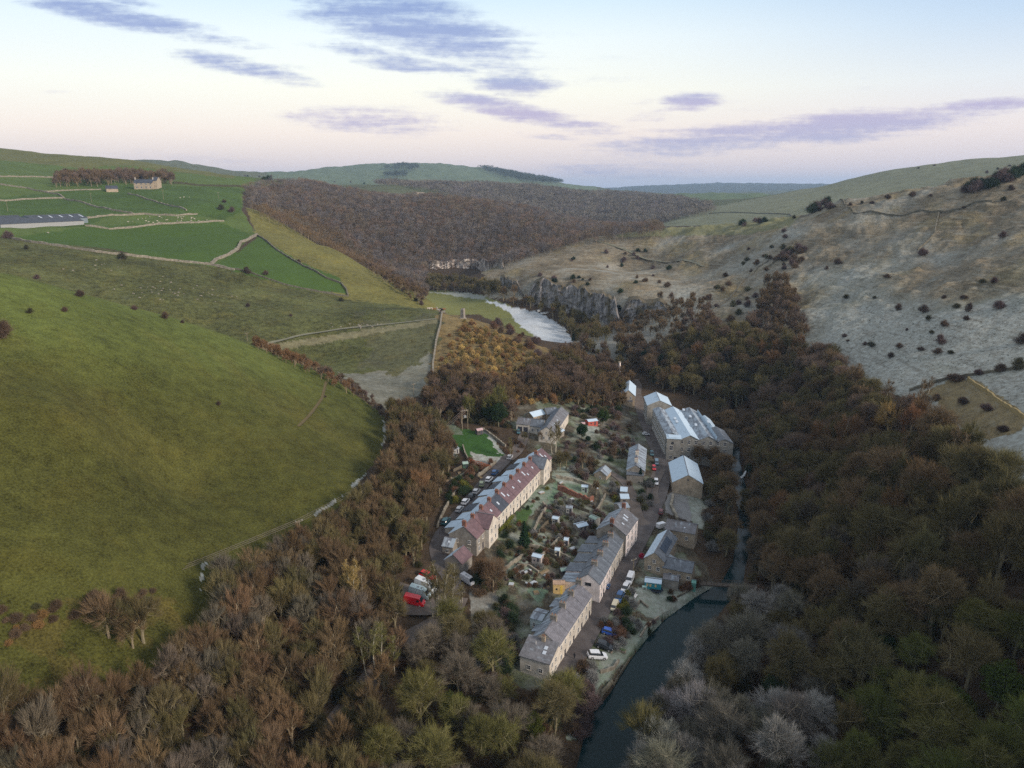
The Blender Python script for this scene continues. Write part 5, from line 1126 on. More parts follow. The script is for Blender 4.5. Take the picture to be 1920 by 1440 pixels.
def drystone(line, h, w, label, group=None, m=None, world=False, name='stone_wall', cat='wall', step=1.2, jag=.22):
    P = line if world else [ray(u, v) for u, v in line]; pts = []
    for a, b in zip(P[:-1], P[1:]):
        n = max(1, int((b - a).length / step)); pts += [a + (b - a) * k / n for k in range(n)]
    pts.append(P[-1]); V = []; n = len(pts); rg = np.random.default_rng(len(pts) + int(abs(P[0].x)))
    for i, p in enumerate(pts):
        t = pts[min(i + 1, n - 1)] - pts[max(i - 1, 0)]; t.z = 0; t.normalize(); s = Vector((-t.y, t.x, 0)); hh = h * (1 + rg.uniform(-jag, jag)); g = hz(p.x, p.y)
        for k, (sx, zz) in enumerate(((-.5, -.5), (-.42, hh), (.42, hh * rg.uniform(.93, 1.07)), (.5, -.5))): V.append((p.x + s.x * w * sx, p.y + s.y * w * sx, g + zz))
    Fc = [(i * 4 + k, i * 4 + 4 + k, i * 4 + 5 + k, i * 4 + 1 + k) for i in range(n - 1) for k in range(3)] + [(3, 2, 1, 0), tuple(4 * (n - 1) + k for k in range(4))]
    return link_obj(name, npmesh(name, V, Fc, [m or M_DRY]), None, label, cat, group, 'thing')
M_DRY = mat('dry_stone', (.21, .19, .15), .95, .1, .5, .8); M_DRYD = mat('mossy_stone', (.13, .12, .09), .95, .1, .5, .8); M_FENCE = mat('weathered_post', (.1, .085, .06), .9)
FW_ = 'dry stone walls between the hill pastures'
drystone([(22,448),(60,455),(110,462),(180,473),(260,482),(330,490),(395,497),(440,507)], 1.5, 1.3, 'long dry stone wall along the foot of the lower pasture', FW_, step=2.5)
drystone([(396,497),(408,486),(430,478),(446,468),(452,455),(470,448),(482,442)], 1.8, 1.7, 'winding pale stone wall between the two bright green pastures', FW_, step=2)
drystone([(482,442),(520,470),(570,500),(612,522),(640,532),(650,545),(653,556)], 1.3, 1.0, 'wall dividing the bright pasture from the yellow ridge', FW_, M_DRYD, step=2.5)
drystone([(653,556),(600,548),(530,533),(470,512),(440,505)], 1.1, .9, 'dark low wall along the bottom of the right green pasture', FW_, M_DRYD, step=2.5)
drystone([(160,410),(215,404),(270,402),(330,405),(370,402)], 1.4, 1.3, 'stone wall behind the sheep pasture', FW_, step=3)
drystone([(160,424),(205,430),(250,427),(310,420),(420,415)], 1.4, 1.3, 'stone wall in front of the sheep pasture', FW_, step=3)
drystone([(120,373),(160,382),(205,393),(250,401)], 1.3, 1.2, 'diagonal wall running down from the upper farm field', FW_, step=3)
drystone([(0,377),(50,374),(118,372)], 1.3, 1.3, 'field wall at the left edge above the cattle barn', FW_, step=3)
drystone([(0,346),(50,353),(110,365),(120,372)], 1.3, 1.2, 'wall slanting down from the left edge to the wall corner', FW_, step=3)
drystone([(0,332),(60,332),(110,334)], 1.5, 1.3, 'upper field wall leading to the tree clump', FW_, step=3)
drystone([(85,360),(140,357),(190,356)], 1.2, 1.2, 'short wall left of the farm yard', FW_, step=3)
drystone([(240,364),(290,378),(350,395)], 1.2, 1.1, 'thin wall sloping down from the farmhouse garden', FW_, step=3)
drystone([(325,344),(390,349),(470,354)], 2.2, 2.5, 'long dark hedge behind the farmhouse field', None, mat('dark_hedge', (.05, .05, .03), .95), name='field_hedge', cat='hedge', step=3)
drystone([(834,585),(826,610),(818,640),(812,680),(812,700)], 1.1, 1.0, 'stone wall down the edge of the bracken knoll', FW_, step=2)
drystone([(1705,734),(1740,722),(1775,712),(1850,700),(1920,690)], 1.0, .8, 'dark wall crossing the frosted slope', None, M_DRYD, step=2)
drystone([(1815,712),(1850,735),(1920,785)], 1.0, .7, 'ochre wall beside the brown frosted field', None, mat('ochre_stone', (.26, .2, .09), .95), step=2)
drystone([(1330,401),(1480,402),(1600,400),(1760,398),(1860,378),(1920,360)], 1.1, .9, 'thin wall near the top of the frosted hill', None, M_DRYD, step=4)
drystone([(1760,400),(1752,440),(1720,470)], 1.1, .9, 'faint wall dropping from the hilltop wall', None, M_DRYD, step=3)
drystone([(1430,505),(1460,487),(1490,455)], 1.1, .9, 'dark wall climbing out of the frosted gully', None, M_DRYD, step=3)
drystone([(1245,690),(1270,645),(1330,590),(1390,530),(1440,490)], .7, 1.0, 'worn wall climbing the frosted spur', None, M_DRYD, step=3)
M_BRW = wall_mat('garden_brick', (.26, .1, .06), (.2, .08, .05), (.16, .12, .1), 2)
for ln_, h_, w_, lb_, m_ in (
 ([(1046,918),(1075,930),(1105,942),(1112,938)], 1.8, .8, 'long red brown brick garden wall curving below the sage shed', M_BRW),
 ([(1042,896),(1075,902),(1110,915)], 1.1, .6, 'wall along the top of the terraced gardens', M_DRY),
 ([(1000,1000),(1010,975),(1025,952),(1018,945)], .9, .5, 'low wall edging the terrace lawn', M_DRY),
 ([(985,1022),(1020,1030),(1050,1040),(1070,1050)], .9, .5, 'low wall stepping across the middle gardens', M_DRY),
 ([(1015,1045),(1040,1020),(1050,1010)], .9, .5, 'pale wall beside the garden path', M_DRY),
 ([(940,1075),(965,1055),(985,1040)], .9, .6, 'rustic wall in the lower gardens', M_DRY),
 ([(948,1085),(975,1060),(990,1062),(1010,1075)], .7, .5, 'curving dry wall round the frosted vegetable plot', M_DRY),
 ([(905,806),(925,820),(948,838)], 1.0, .6, 'stone wall along the right side of the paddock', M_DRY),
 ([(868,838),(872,852),(880,868)], 1.0, .5, 'curved stone wall left of the paddock', M_DRY),
 ([(895,895),(910,885),(930,868)], 1.2, .5, 'wall between the back lane and the paddock', M_DRY),
 ([(1095,985),(1110,975),(1135,930)], 1.0, .5, 'tan wall climbing beside the tall white house', M_DRY),
 ([(1085,1075),(1092,1060),(1105,1035)], 1.4, .5, 'dark fence behind the rear extensions', M_FENCE),
 ([(1188,1145),(1200,1128),(1215,1140)], .6, .5, 'low stone edging on the riverside lawn', M_DRY),
 ([(1270,1232*0+1120),(1300,1104),(1330,1095)], .5, .4, 'river wall along the lawn edge', M_DRYD),
 ([(1262,930),(1258,950),(1270,975)], 1.0, 1.0, 'pale stone slabs stacked beside the barn', M_DRY),
 ([(1180,1232),(1150,1280),(1115,1330)], .5, .5, 'stone kerb holding the river bank', M_DRYD),
 ([(1200,1195),(1215,1172),(1235,1160)], .5, .4, 'stone steps and edging down to the river', M_DRY),
 ([(1125,1262),(1150,1255),(1160,1240)], .7, .5, 'low wall round the frosted riverside plot', M_DRY),
 ([(870,905),(850,930),(835,955),(820,990)], 1.0, .5, 'roadside wall left of the back lane', M_DRY)):
    drystone(ln_, h_, w_, lb_, None, m_, step=.8, jag=.15, name='garden_wall')
# cliffs
def cliff(line, top, label, seed, m, name='rock_cliff', depth=4, hmin=.75):
    """a jointed rock face standing along a pixel line: rows of weathered, stepped buttresses"""
    P = [ray(u, v) for u, v in line]; pts = []
    for a, b in zip(P[:-1], P[1:]):
        n = max(1, int((b - a).length / 1.3)); pts += [a + (b - a) * k / n for k in range(n)]
    n = len(pts); s = np.arange(n) * 1.3; rows = 15; V = []
    butt = fbm(s / 9, s * 0 + seed, seed, 3) * 7 + fbm(s / 2.6, s * 0 + seed, seed + 3, 2) * 3.2
    topv = top * (.9 + fbm(s / 16, s * 0, seed + 9, 3) * .6)
    ends = np.minimum(smooth(0, 10, s), smooth(0, 10, s[-1] - s)); topv = topv * (.3 + .7 * ends)
    for i, p in enumerate(pts):
        d = Vector((p.x, p.y, 0)).normalized()
        for k in range(rows):
            f = k / (rows - 1); off = butt[i] + f * depth + float(fbm(np.array(i * .45), np.array(k * .5), seed + 20, 3)) * 3.4 + float(vnoise(np.array(i * .8), np.array(k * 1.2), seed)) * 1.2
            V.append((p.x + d.x * off, p.y + d.y * off, p.z - 2 + (topv[i] + 2) * f))
        V.append((p.x + d.x * (depth + 22), p.y + d.y * (depth + 22), p.z + topv[i] * .96))
    R1_ = rows + 1
    Fc = [(i * R1_ + k, (i + 1) * R1_ + k, (i + 1) * R1_ + k + 1, i * R1_ + k + 1) for i in range(n - 1) for k in range(rows)]
    return link_obj(name, npmesh(name, V, Fc, [m]), None, label, 'cliff', None, 'thing')
def rock_mat(name, c, c2, veg):
    m, nt, b = newmat(name, .95, .1); g = nt.nodes.new('ShaderNodeNewGeometry'); mp = N(nt, 'ShaderNodeMapping'); mp.inputs['Scale'].default_value = (.45, .45, .12); nt.links.new(g.outputs['Position'], mp.inputs[0])
    f = noise(nt, 1, 6, mp.outputs[0], .7); f2 = noise(nt, .12, 5)
    c_ = ramp(nt, f, [(.3, tuple(k * .3 for k in c2)), (.46, c2), (.6, c), (.75, tuple(min(1, k * 1.25) for k in c))]); c_ = mixc(nt, ramp1(nt, f2, .5, .62), c_, veg)
    sz = nt.nodes.new('ShaderNodeSeparateXYZ'); nt.links.new(g.outputs['Normal'], sz.inputs[0]); c_ = mixc(nt, ramp1(nt, sz.outputs['Z'], .45, .75), c_, veg); nt.links.new(c_, b.inputs['Base Color']); return m
M_CLIFF = rock_mat('cliff_rock', (.29, .275, .265), (.165, .155, .15), (.10, .085, .055)); M_CLIFW = rock_mat('white_rock', (.55, .5, .44), (.35, .31, .27), (.1, .075, .06))
cliff([(985,568),(1030,578),(1080,590),(1120,600),(1165,618)], 21, 'long grey limestone cliff below the frosted spur', 3, M_CLIFF)
cliff([(1160,600),(1200,602),(1260,592)], 13, 'short broken crag right of the main cliff', 8, M_CLIFF)
cliff([(935,545),(960,550),(985,560)], 11, 'dark crag at the nose of the frosted spur', 12, M_CLIFF)
cliff([(800,503),(850,503),(900,505),(945,508)], 11, 'pale limestone band below the far wood', 5, M_CLIFW)
cliff([(850,352),(880,350),(905,351)], 9, 'pale quarry face on the distant wooded hill', 6, M_CLIFW, hmin=.5)
# ---------------------------------------------------------------- vehicles
def loft(secs, m, name, mi=None):
    """closed loft through rings of equal length"""
    n = len(secs[0]); V = [p for s in secs for p in s]; Fc = []
    for i in range(len(secs) - 1):
        for k in range(n): Fc.append((i * n + k, i * n + (k + 1) % n, (i + 1) * n + (k + 1) % n, (i + 1) * n + k))
    Fc += [tuple(range(n))[::-1], tuple((len(secs) - 1) * n + k for k in range(n))]
    me = npmesh(name, V, Fc, [m], None, False); return me
def ring(x, w, z0, z1, tw=.9):
    return [(x, -w, z0 + .12), (x, -w * .97, z0), (x, w * .97, z0), (x, w, z0 + .12), (x, w, (z0 + z1) / 2 + .05), (x, w * tw, z1), (x, -w * tw, z1), (x, -w, (z0 + z1) / 2 + .05)]
M_TYRE = mat('tyre', (.02, .02, .02), .8); M_RIM = mat('rim', (.3, .3, .31), .4, .5); M_CARG = mat('car_glass', (.015, .02, .025), .08, .7); M_LAMP = mat('headlamp', (.6, .6, .6), .2, .6); M_TAIL = mat('tail_lamp', (.35, .02, .02), .3, .6)
def paint(name, c, frost=0):
    return mat('paint_' + name, c, .35, .55, .12, 2.5, col2=(.45, .5, .54) if frost else None)
_vc = {}
def wheelmeshes():
    if 'w' not in _vc:
        def cyl(r, w, m, nm):
            n = 16; return npmesh(nm, [(r * math.cos(2 * PI * t / n), y, r * math.sin(2 * PI * t / n)) for y in (-w, w) for t in range(n)], [tuple(range(n)), tuple(range(2 * n - 1, n - 1, -1))] + [(t, n + t, n + (t + 1) % n, (t + 1) % n) for t in range(n)], [m])
        _vc['w'] = (cyl(.33, .11, M_TYRE, 'tyre'), cyl(.2, .125, M_RIM, 'rim'))
    return _vc['w']
def vehicle(kind, u, v, u2, v2, col, label, sc=.9, group=None, frost=0, world=None):
    """front of the vehicle points from (u,v) towards (u2,v2)"""
    p = ray(u, v); q = ray(u2, v2); rz = math.atan2(q.y - p.y, q.x - p.x); pr = paint(col[0], col[1], frost)
    cat = {'hatch': 'car', 'suv': 'car', 'van': 'van', 'camper': 'camper van'}[kind]; nm = {'hatch': 'parked_car', 'suv': 'parked_car', 'van': 'parked_van', 'camper': 'camper_van'}[kind]
    r = empty(nm, (p.x, p.y, p.z + .16), rz, label, cat, group); r.scale = (sc,) * 3
    a = p + Vector((math.cos(rz), math.sin(rz), 0)) * 2; b = p - Vector((math.cos(rz), math.sin(rz), 0)) * 2
    r.rotation_euler.y = -math.atan2(hz(a.x, a.y) - hz(b.x, b.y), 4.0) * .8
    key = (kind, col[0])
    if key not in _vc:
        if kind in ('hatch', 'suv'):
            h = 0 if kind == 'hatch' else .16; W_ = .88
            body = loft([ring(-2.05, W_ * .86, .35 + h, .78 + h), ring(-1.95, W_ * .95, .25 + h, .92 + h), ring(-1.2, W_, .2 + h, .96 + h), ring(.75, W_, .2 + h, .94 + h), ring(1.6, W_ * .97, .22 + h, .84 + h), ring(2.0, W_ * .86, .28 + h, .7 + h), ring(2.1, W_ * .7, .36 + h, .6 + h)], pr, 'body')
            gl = loft([ring(-1.9, .74, .90 + h, .94 + h, .9), ring(-1.55, .78, .88 + h, 1.36 + h, .8), ring(-.2, .8, .88 + h, 1.44 + h, .8), ring(.35, .79, .88 + h, 1.38 + h, .78), ring(1.08, .74, .86 + h, .9 + h, .9)], M_CARG, 'windows')
            rf = loft([[(-1.68, -.6, 1.36 + h), (-1.68, .6, 1.36 + h), (-1.68, .6, 1.42 + h), (-1.68, -.6, 1.42 + h)], [(-.3, -.65, 1.43 + h), (-.3, .65, 1.43 + h), (-.3, .65, 1.5 + h), (-.3, -.65, 1.5 + h)], [(.32, -.62, 1.38 + h), (.32, .62, 1.38 + h), (.32, .62, 1.43 + h), (.32, -.62, 1.43 + h)]], pr, 'roof')
            wh = ((-1.25, .78), (1.3, .78)); hl = (2.0, .55, .62 + h); tl = (-2.0, .6, .72 + h)
        else:
            H_ = 2.05 if kind == 'van' else 2.5; L2 = 2.5 if kind == 'van' else 2.9; W_ = .95 if kind == 'van' else 1.05
            body = loft([ring(-L2, W_ * .95, .4, H_ * .93, .86), ring(-L2 + .15, W_, .28, H_, .86), ring(L2 - 1.7, W_, .25, H_, .84), ring(L2 - 1.25, W_, .25, H_ * .93, .84), ring(L2 - .75, W_, .25, 1.25, .9), ring(L2 - .12, W_ * .93, .3, 1.0, .85), ring(L2, W_ * .8, .38, .75, .9)], pr, 'body')
            gl = loft([[(L2 - 1.32, -W_ * .8, H_ * .9), (L2 - 1.32, W_ * .8, H_ * .9), (L2 - 1.2, W_ * .8, H_ * .93), (L2 - 1.2, -W_ * .8, H_ * .93)], [(L2 - .85, -W_ * .88, 1.25), (L2 - .85, W_ * .88, 1.25), (L2 - .62, W_ * .88, 1.3), (L2 - .62, -W_ * .88, 1.3)]], M_CARG, 'windows')
            rf = boxes('roof_vent' if kind == 'camper' else 'side_window', [(-.9, -.4, -.3, .3, H_ + .002, H_ + .12), (.1, .5, -.25, .25, H_ + .002, H_ + .1)] if kind == 'camper' else [(L2 - 1.9, L2 - 1.25, -W_ - .01, -W_ + .02, 1.2, 1.75), (L2 - 1.9, L2 - 1.25, W_ - .02, W_ + .01, 1.2, 1.75)], M_CARG if kind == 'van' else mat('roof_hatch', (.2, .22, .24), .4))
            wh = ((-L2 + .8, W_ - .12), (L2 - .95, W_ - .12)); hl = (L2 - .06, W_ * .62, .8); tl = (-L2, W_ * .8, .9)
        _vc[key] = (body, gl, rf, wh, hl, tl)
    body, gl, rf, wh, hl, tl = _vc[key]
    for me in (body, gl, rf): link_obj(me.name.split('.')[0], me, r)
    ty, ri = wheelmeshes()
    for wx, wy in wh:
        for s in (-1, 1):
            w_ = link_obj('wheel', ty, r, loc=(wx, wy * s, .33)); link_obj('rim', ri, w_)
    if 'hl' not in _vc: _vc['hl'] = boxes('headlight', [(-.03, .05, -.14, .14, -.08, .08)], M_LAMP); _vc['tl'] = boxes('tail_light', [(-.04, .03, -.09, .09, -.12, .12)], M_TAIL)
    for s in (-1, 1):
        link_obj('headlight', _vc['hl'], r, loc=(hl[0], hl[1] * s, hl[2])); link_obj('tail_light', _vc['tl'], r, loc=(tl[0], tl[1] * s, tl[2]))
    return r
WH, RD, BK, BL, SV, GN, CR, TE = ('white', (.62, .64, .66)), ('red', (.48, .012, .02)), ('black', (.02, .025, .03)), ('blue', (.03, .09, .22)), ('silver', (.36, .38, .4)), ('olive', (.18, .22, .14)), ('cream', (.55, .5, .36)), ('teal', (.03, .1, .12))
for a in (('van', 776, 1133, 800, 1139, RD, 'bright red van, nearest the camera in the row of parked vans', 1.05), ('camper', 786, 1118, 808, 1126, ('frost_blue', (.3, .4, .42)), 'pale blue camper van beside the red van', .95), ('camper', 797, 1105, 816, 1114, ('frost_white', (.5, .54, .56)), 'white camper van at the far side of the parked vans', 1.0),
    ('hatch', 801, 1084, 815, 1090, RD, 'red car half hidden behind the white camper van', 1.05), ('camper', 876, 1092, 893, 1104, ('frost_grey', (.42, .43, .45)), 'frosty grey camper parked alone below the outhouse', .75),
    ('hatch', 873, 944, 884, 932, WH, 'white hatchback parked on the back lane nearest the annex', 1.0), ('suv', 836, 982, 845, 970, TE, 'dark teal car at the bend of the back lane', 1.05), ('hatch', 893, 925, 903, 914, SV, 'silver blue car parked on the back lane behind the white hatchback', 1.0),
    ('suv', 903, 911, 905, 902, GN, 'olive green car parked beside the back lane wall', .95), ('hatch', 917, 902, 928, 892, WH, 'white car farthest up the back lane by the hedge', 1.0), ('hatch', 956, 860, 963, 850, SV, 'silver car parked where the back lane meets the drive', 1.0),
    ('hatch', 909, 936, 918, 926, BL, 'dark blue car close behind the upper terrace', .9), ('suv', 1046, 867, 1057, 872, BK, 'black car beside the far end of the upper terrace', .95), ('hatch', 972, 812, 973, 820, TE, 'dark teal car before the double garage', .85),
    ('van', 1181, 1090, 1175, 1104, WH, 'white van at the head of the row of cars beside the riverside lawn', .92), ('hatch', 1172, 1107, 1166, 1119, WH, 'white car with dark windows behind the white van', 1.0), ('hatch', 1161, 1124, 1156, 1135, BL, 'dark blue car in the roadside row', 1.05),
    ('van', 1152, 1141, 1148, 1150, CR, 'cream frosted van at the near end of the roadside row', .75), ('hatch', 1143, 1190, 1160, 1196, ('bright_blue', (.03, .1, .42)), 'bright blue car among the riverside bushes', .95), ('suv', 1132, 1216, 1148, 1223, BK, 'black car next to the white hatchback by the river', 1.0),
    ('hatch', 1119, 1234, 1136, 1236, WH, 'white hatchback nearest the river bend beside the lower terrace', 1.12), ('van', 1241, 990, 1256, 986, WH, 'white van in front of the slate roofed workshop', .85), ('hatch', 1230, 907, 1230, 914, WH, 'white car parked alone on the mill road', 1.0),
    ('hatch', 1222, 853, 1224, 862, TE, 'dark teal car beside the cottage row', .9), ('van', 1231, 870, 1232, 880, ('grey_blue', (.12, .2, .26)), 'grey blue van below the mill corner', .75), ('hatch', 1211, 816, 1220, 817, WH, 'small white car at the garden edge before the mill', .8),
    ('suv', 1239, 963, 1240, 955, ('dark_red', (.12, .03, .03)), 'dark red car at the road junction', .9), ('hatch', 1139, 1102, 1144, 1092, BL, 'small dark blue car against the pink painted house', .65)):
    vehicle(*a)
# ---------------------------------------------------------------- birches, evergreens, shrubs
for (u, v, s, tn, lb, ix) in ((822, 1160, .95, T_OLIVE, 'tall pale stemmed birch, leftmost of the clump beside the vans', 1), (834, 1158, 1.0, T_OLIVE, 'tall pale birch in the middle of the clump beside the vans', 1), (849, 1158, .9, T_OLIVE, 'thin pale birch at the right of the clump beside the vans', 0), (867, 1135, .5, T_OLIVE, 'small thin birch by the frosty grey camper', 2),
    (664, 1150, .95, T_GOLD, 'golden twigged birch standing in the left wood', 1), (682, 1152, 1.0, T_BROWN, 'white stemmed birch right of the golden birch', 0), (565, 1035, .6, T_BROWN, 'thin birch at the upper edge of the left wood', 2),
    (1437, 640, 1.2, T_PURP, 'birch low in the frosted gully', 0), (1456, 600, 1.2, T_PURP, 'birch standing mid gully among purple twigs', 0), (1463, 560, 1.0, T_PURP, 'slender birch high in the gully', 2), (1605, 740, 1.1, T_BROWN, 'pale stemmed birch below the frosted slope', 0), (1660, 770, 1.0, T_BROWN, 'birch at the top edge of the right wood', 2), (1725, 800, 1.1, T_BROWN, 'leaning birch near the brown frosted field', 1),
    (700, 1270, .9, T_GREEN, 'mossy green birch beside the gravel track', 1), (740, 1265, .8, T_GREEN, 'pale forked birch below the parking ground', 0), (960, 860, .7, T_OLIVE, 'thin pale tree above the upper terrace', 2), (1040, 850, .85, T_OLIVE, 'bare forked tree behind the upper terrace end', 1), (1780, 900, 1.0, T_BROWN, 'pale birch deep in the right wood', 1), (1690, 880, 1.0, T_BROWN, 'orange twigged birch in the right wood', 0)):
    p = ray(u, v); place_tree('birch_tree', BI[ix], p.x, p.y, s, tn, lb, 'tree')
for (u, v, s, ix, lb, tn) in ((935, 800, 1.0, 1, 'large dark evergreen left of the garage', (.025, .045, .018)), (915, 790, .8, 0, 'dark green evergreen beside the large one by the garage', (.035, .055, .02)), (1130, 795, .75, 0, 'round dark evergreen behind the summerhouse', (.03, .055, .015)), (1092, 822, .75, 0, 'dark green bushy evergreen by the upper lawn', (.02, .045, .018)), (1103, 828, .5, 3, 'low dark evergreen shrub by the upper lawn', (.02, .04, .02)),
    (983, 1022, .95, 2, 'dark conical conifer in the terrace garden', (.02, .045, .02)), (1200, 905, .75, 2, 'slim dark conifer below the cottage row', (.015, .04, .03)), (930, 1262, .55, 2, 'small green fir left of the near terrace block', (.05, .09, .02)), (750, 990, .8, 0, 'ivy dark evergreen above the back lane', (.02, .05, .015)), (728, 1000, .7, 3, 'low evergreen at the edge of the back lane wood', (.025, .05, .02)), (750, 820, .8, 3, 'dark holly at the toe of the green hill', (.02, .05, .018)),
    (700, 1130, .6, 3, 'evergreen bush left of the red van', (.04, .06, .02)), (1010, 1040, .4, 3, 'dark garden evergreen near the fir', (.025, .045, .02)), (860, 1060, .3, 3, 'clipped evergreen beside the outhouse', (.03, .05, .02)), (1060, 470, .01, 3, '', T_DARK), (925, 548, .9, 0, 'dark yew at the left end of the dark crag', (.012, .028, .022)), (940, 552, .7, 0, 'second dark yew by the crag', (.012, .028, .022)),
    (1075, 640, .8, 2, 'pointed conifer among golden trees at the river bend', (.03, .05, .02)), (1098, 680, 1.0, 2, 'dark conifer at the foot of the frosted flat', (.03, .05, .02)), (1160, 585, .6, 0, 'dark yew on top of the grey cliff', (.012, .03, .02)), (1040, 535, .7, 0, 'dark yew above the long grey cliff', (.02, .035, .02)), (1290, 645, .8, 0, 'dark evergreen on the slope below the crag', (.015, .03, .022)),
    (1215, 690, 1.1, 1, 'dark ivy clad tree beyond the gatehouse', (.012, .03, .02)), (1245, 700, 1.1, 1, 'second dark ivy clad tree beyond the gatehouse', (.012, .03, .02)), (1200, 660, 1.0, 0, 'dark evergreen in the valley bottom', (.015, .032, .02)), (1410, 900, .8, 0, 'dark ivy covered tree on the far river bank', (.015, .035, .02)), (1460, 900, .8, 1, 'dark evergreen opposite the barn', (.02, .04, .02)), (1620, 850, .8, 0, 'dark holly in the right wood', (.015, .045, .02)), (1590, 1260, .9, 1, 'ivy clad evergreen mass in the lower right wood', (.018, .035, .012)), (1650, 1240, .8, 0, 'evergreen beside the ivy mass in the lower right wood', (.02, .045, .012)), (1450, 1330, .8, 1, 'dark evergreen near the bottom of the right wood', (.02, .035, .015)), (1870, 1330, .9, 1, 'broad green evergreen near the right picture edge', (.04, .06, .012)), (1780, 1360, .9, 0, 'green evergreen beside the broad one near the right edge', (.045, .065, .015)), (1700, 1340, .8, 1, 'mossy evergreen low in the right wood', (.04, .06, .015)), (1480, 1240, .7, 0, 'evergreen in the hollow of the right wood', (.02, .035, .015)), (850, 1350, .6, 1, 'dark ivy clad tree in front of the village', (.04, .055, .012)), (1000, 1390, .6, 1, 'ivy clad tree in the front row of trees', (.05, .06, .012))):
    if s < .05: continue
    p = ray(u, v); place_tree('evergreen_tree', EV[ix], p.x, p.y, s, tn, lb, 'tree')
HAW = [(1664,374,1.3),(1710,369,1.4),(1616,382,1),(1635,382,1),(1565,389,.9),(1594,386,.7),(1489,410,1.2),(1744,368,.7),(1895,356,1),(1807,391,.8),(1881,377,1.3),(1880,446,1),(1571,495,1.6),(1663,520,1.2),(1586,560,1.1),(1729,478,1.5),(1732,585,1.9),(1684,582,1.1),(1793,577,1.1),(1873,578,1.5),(1816,584,1.1),(1770,612,1),(1746,625,.8),(1762,645,1.2),(1727,657,.8),(1685,652,1.1),(1633,650,1),(1622,646,.7),(1670,670,1),(1758,663,1),(1783,663,.8),(1583,632,.8),(1918,645,1.4),(1791,714,1.4),(1842,530,1),(1864,530,1.1),(1807,560,.9),(1875,697,1.3),(1908,692,1.4),(1835,703,.9),(1805,757,1.1),(1755,751,.8),(1737,752,.8),(1752,311,1.5),(1722,316,1.2),(1893,312,1.5),(1870,318,1.4),(1850,325,1.2),(1812,600,.7),(1590,640,.5),(1740,600,.8),(1850,770,1.0),(1880,810,1.0),(1550,505,.8),(1640,560,.6),(1700,620,.5),(1770,560,.6)]
LH = [(150,556,.8),(122,584,.6),(57,588,.5),(252,581,.6),(342,606,.5),(8,632,1.3),(230,486,1.6),(70,523,1),(463,513,1.4),(498,515,1.1),(415,393,2),(435,398,1.5),(420,380,1.2),(560,492,1),(50,468,.9),(15,447,1.8),(465,575,.9),(310,598,.8),(640,565,1),(545,593,.6),(410,760,.4),(610,745,.3),(780,565,1.2),(790,572,1)]
BTN = [(.075,.055,.045),(.10,.07,.05),(.06,.06,.035),(.11,.075,.07)]
for k, (u, v, s) in enumerate(HAW):
    p = ray(u, v); tn = BTN[k % 4]; d_ = min((abs(u - q[0]) + abs(v - q[1]), q[2]) for q in ((1664,372,'on the hill skyline'),(1732,580,'in the cluster at the middle of the frosted slope'),(1762,645,'in the lower cluster on the frosted slope'),(1890,695,'along the dark wall at the right edge'),(1571,495,'near the head of the gully'),(1750,312,'on the farther right hilltop'),(1873,540,'at the right side of the frosted slope'),(1640,655,'at the lower left of the frosted slope'),(1780,755,'in the brown frosted field')))[1]
    lb = f"{'large' if s > 1.2 else 'small' if s < .9 else 'rounded'} dark hawthorn bush {d_}"
    r = place_tree('hawthorn_bush', BU[k % 3], p.x, p.y, s * .95, tn, lb, 'bush', 'hawthorns: ' + lb); r.scale = (s * random.uniform(.8, 1.3), s * random.uniform(.7, 1.1), s * random.uniform(.6, 1.05))
for k, (u, v, s) in enumerate(LH):
    p = ray(u, v); tn = BTN[k % 4]; where = 'on the green hill' if v > 500 and u < 460 and v < 900 and not (u in (230, 310) and v < 500) else 'on the slope below the pastures'
    lb = f"{'large' if s > 1.2 else 'small' if s < .7 else 'dark'} thorn bush {where}"
    place_tree('hawthorn_bush', BU[k % 3], p.x, p.y, s, tn, lb, 'bush', 'thorns: ' + lb)
# rows of bushes along the back edges
GS_T = {'brown': (.12,.085,.055), 'grey frosted': (.19,.19,.18), 'dark green': (.03,.05,.025), 'reddish': (.14,.08,.05), 'yellow green': (.14,.14,.03), 'purplish': (.13,.095,.09), 'olive': (.09,.09,.045)}
GS_T['golden brown'] = (.2,.12,.05); GS_K = list(GS_T); gcount = 0
def shrubs(poly, n, where, tints, smin, smax, seed, kind='garden_shrub', cat='shrub'):
    global gcount
    rg = np.random.default_rng(seed); us = [p[0] for p in poly]; vs = [p[1] for p in poly]; k = 0; tries = 0
    while k < n and tries < n * 40:
        tries += 1; u = rg.uniform(min(us), max(us)); v = rg.uniform(min(vs), max(vs))
        if not inpoly(np.array(u), np.array(v), poly): continue
        p = ray(u, v)
        if any((p - q).length < .9 for q in _blocked): continue
        if in_building(p.x, p.y): continue
        tn = tints[int(rg.integers(0, len(tints)))]; s = rg.uniform(smin, smax)
        lb = f"{'big' if s > (smin + smax) / 2 else 'small'} {tn} shrub {where}"
        f_ = rg.uniform(.75, 1.25); SH.append((s / p.y, kind, int(rg.integers(0, 3)), p, s, tuple(c * f_ for c in GS_T[tn]), lb, cat)); _blocked.append(p); k += 1
_blocked = []; SH = []
FOOT = []
bpy.context.view_layer.update()
for o in list(bpy.data.objects):
    if o.type == 'MESH' and (o.name.startswith('wall') or o.name.startswith('extension') or o.name.startswith('tower')) and o.parent:
        xs = [c[0] for c in o.bound_box]; ys = [c[1] for c in o.bound_box]; mw = o.matrix_world; FOOT.append((mw.inverted(), min(xs) - .8, max(xs) + .8, min(ys) - .8, max(ys) + .8))
def in_building(x, y):
    for mi, a, b, c, d_ in FOOT:
        q = mi @ Vector((x, y, 5.0))
        if a < q.x < b and c < q.y < d_: return True
    return False
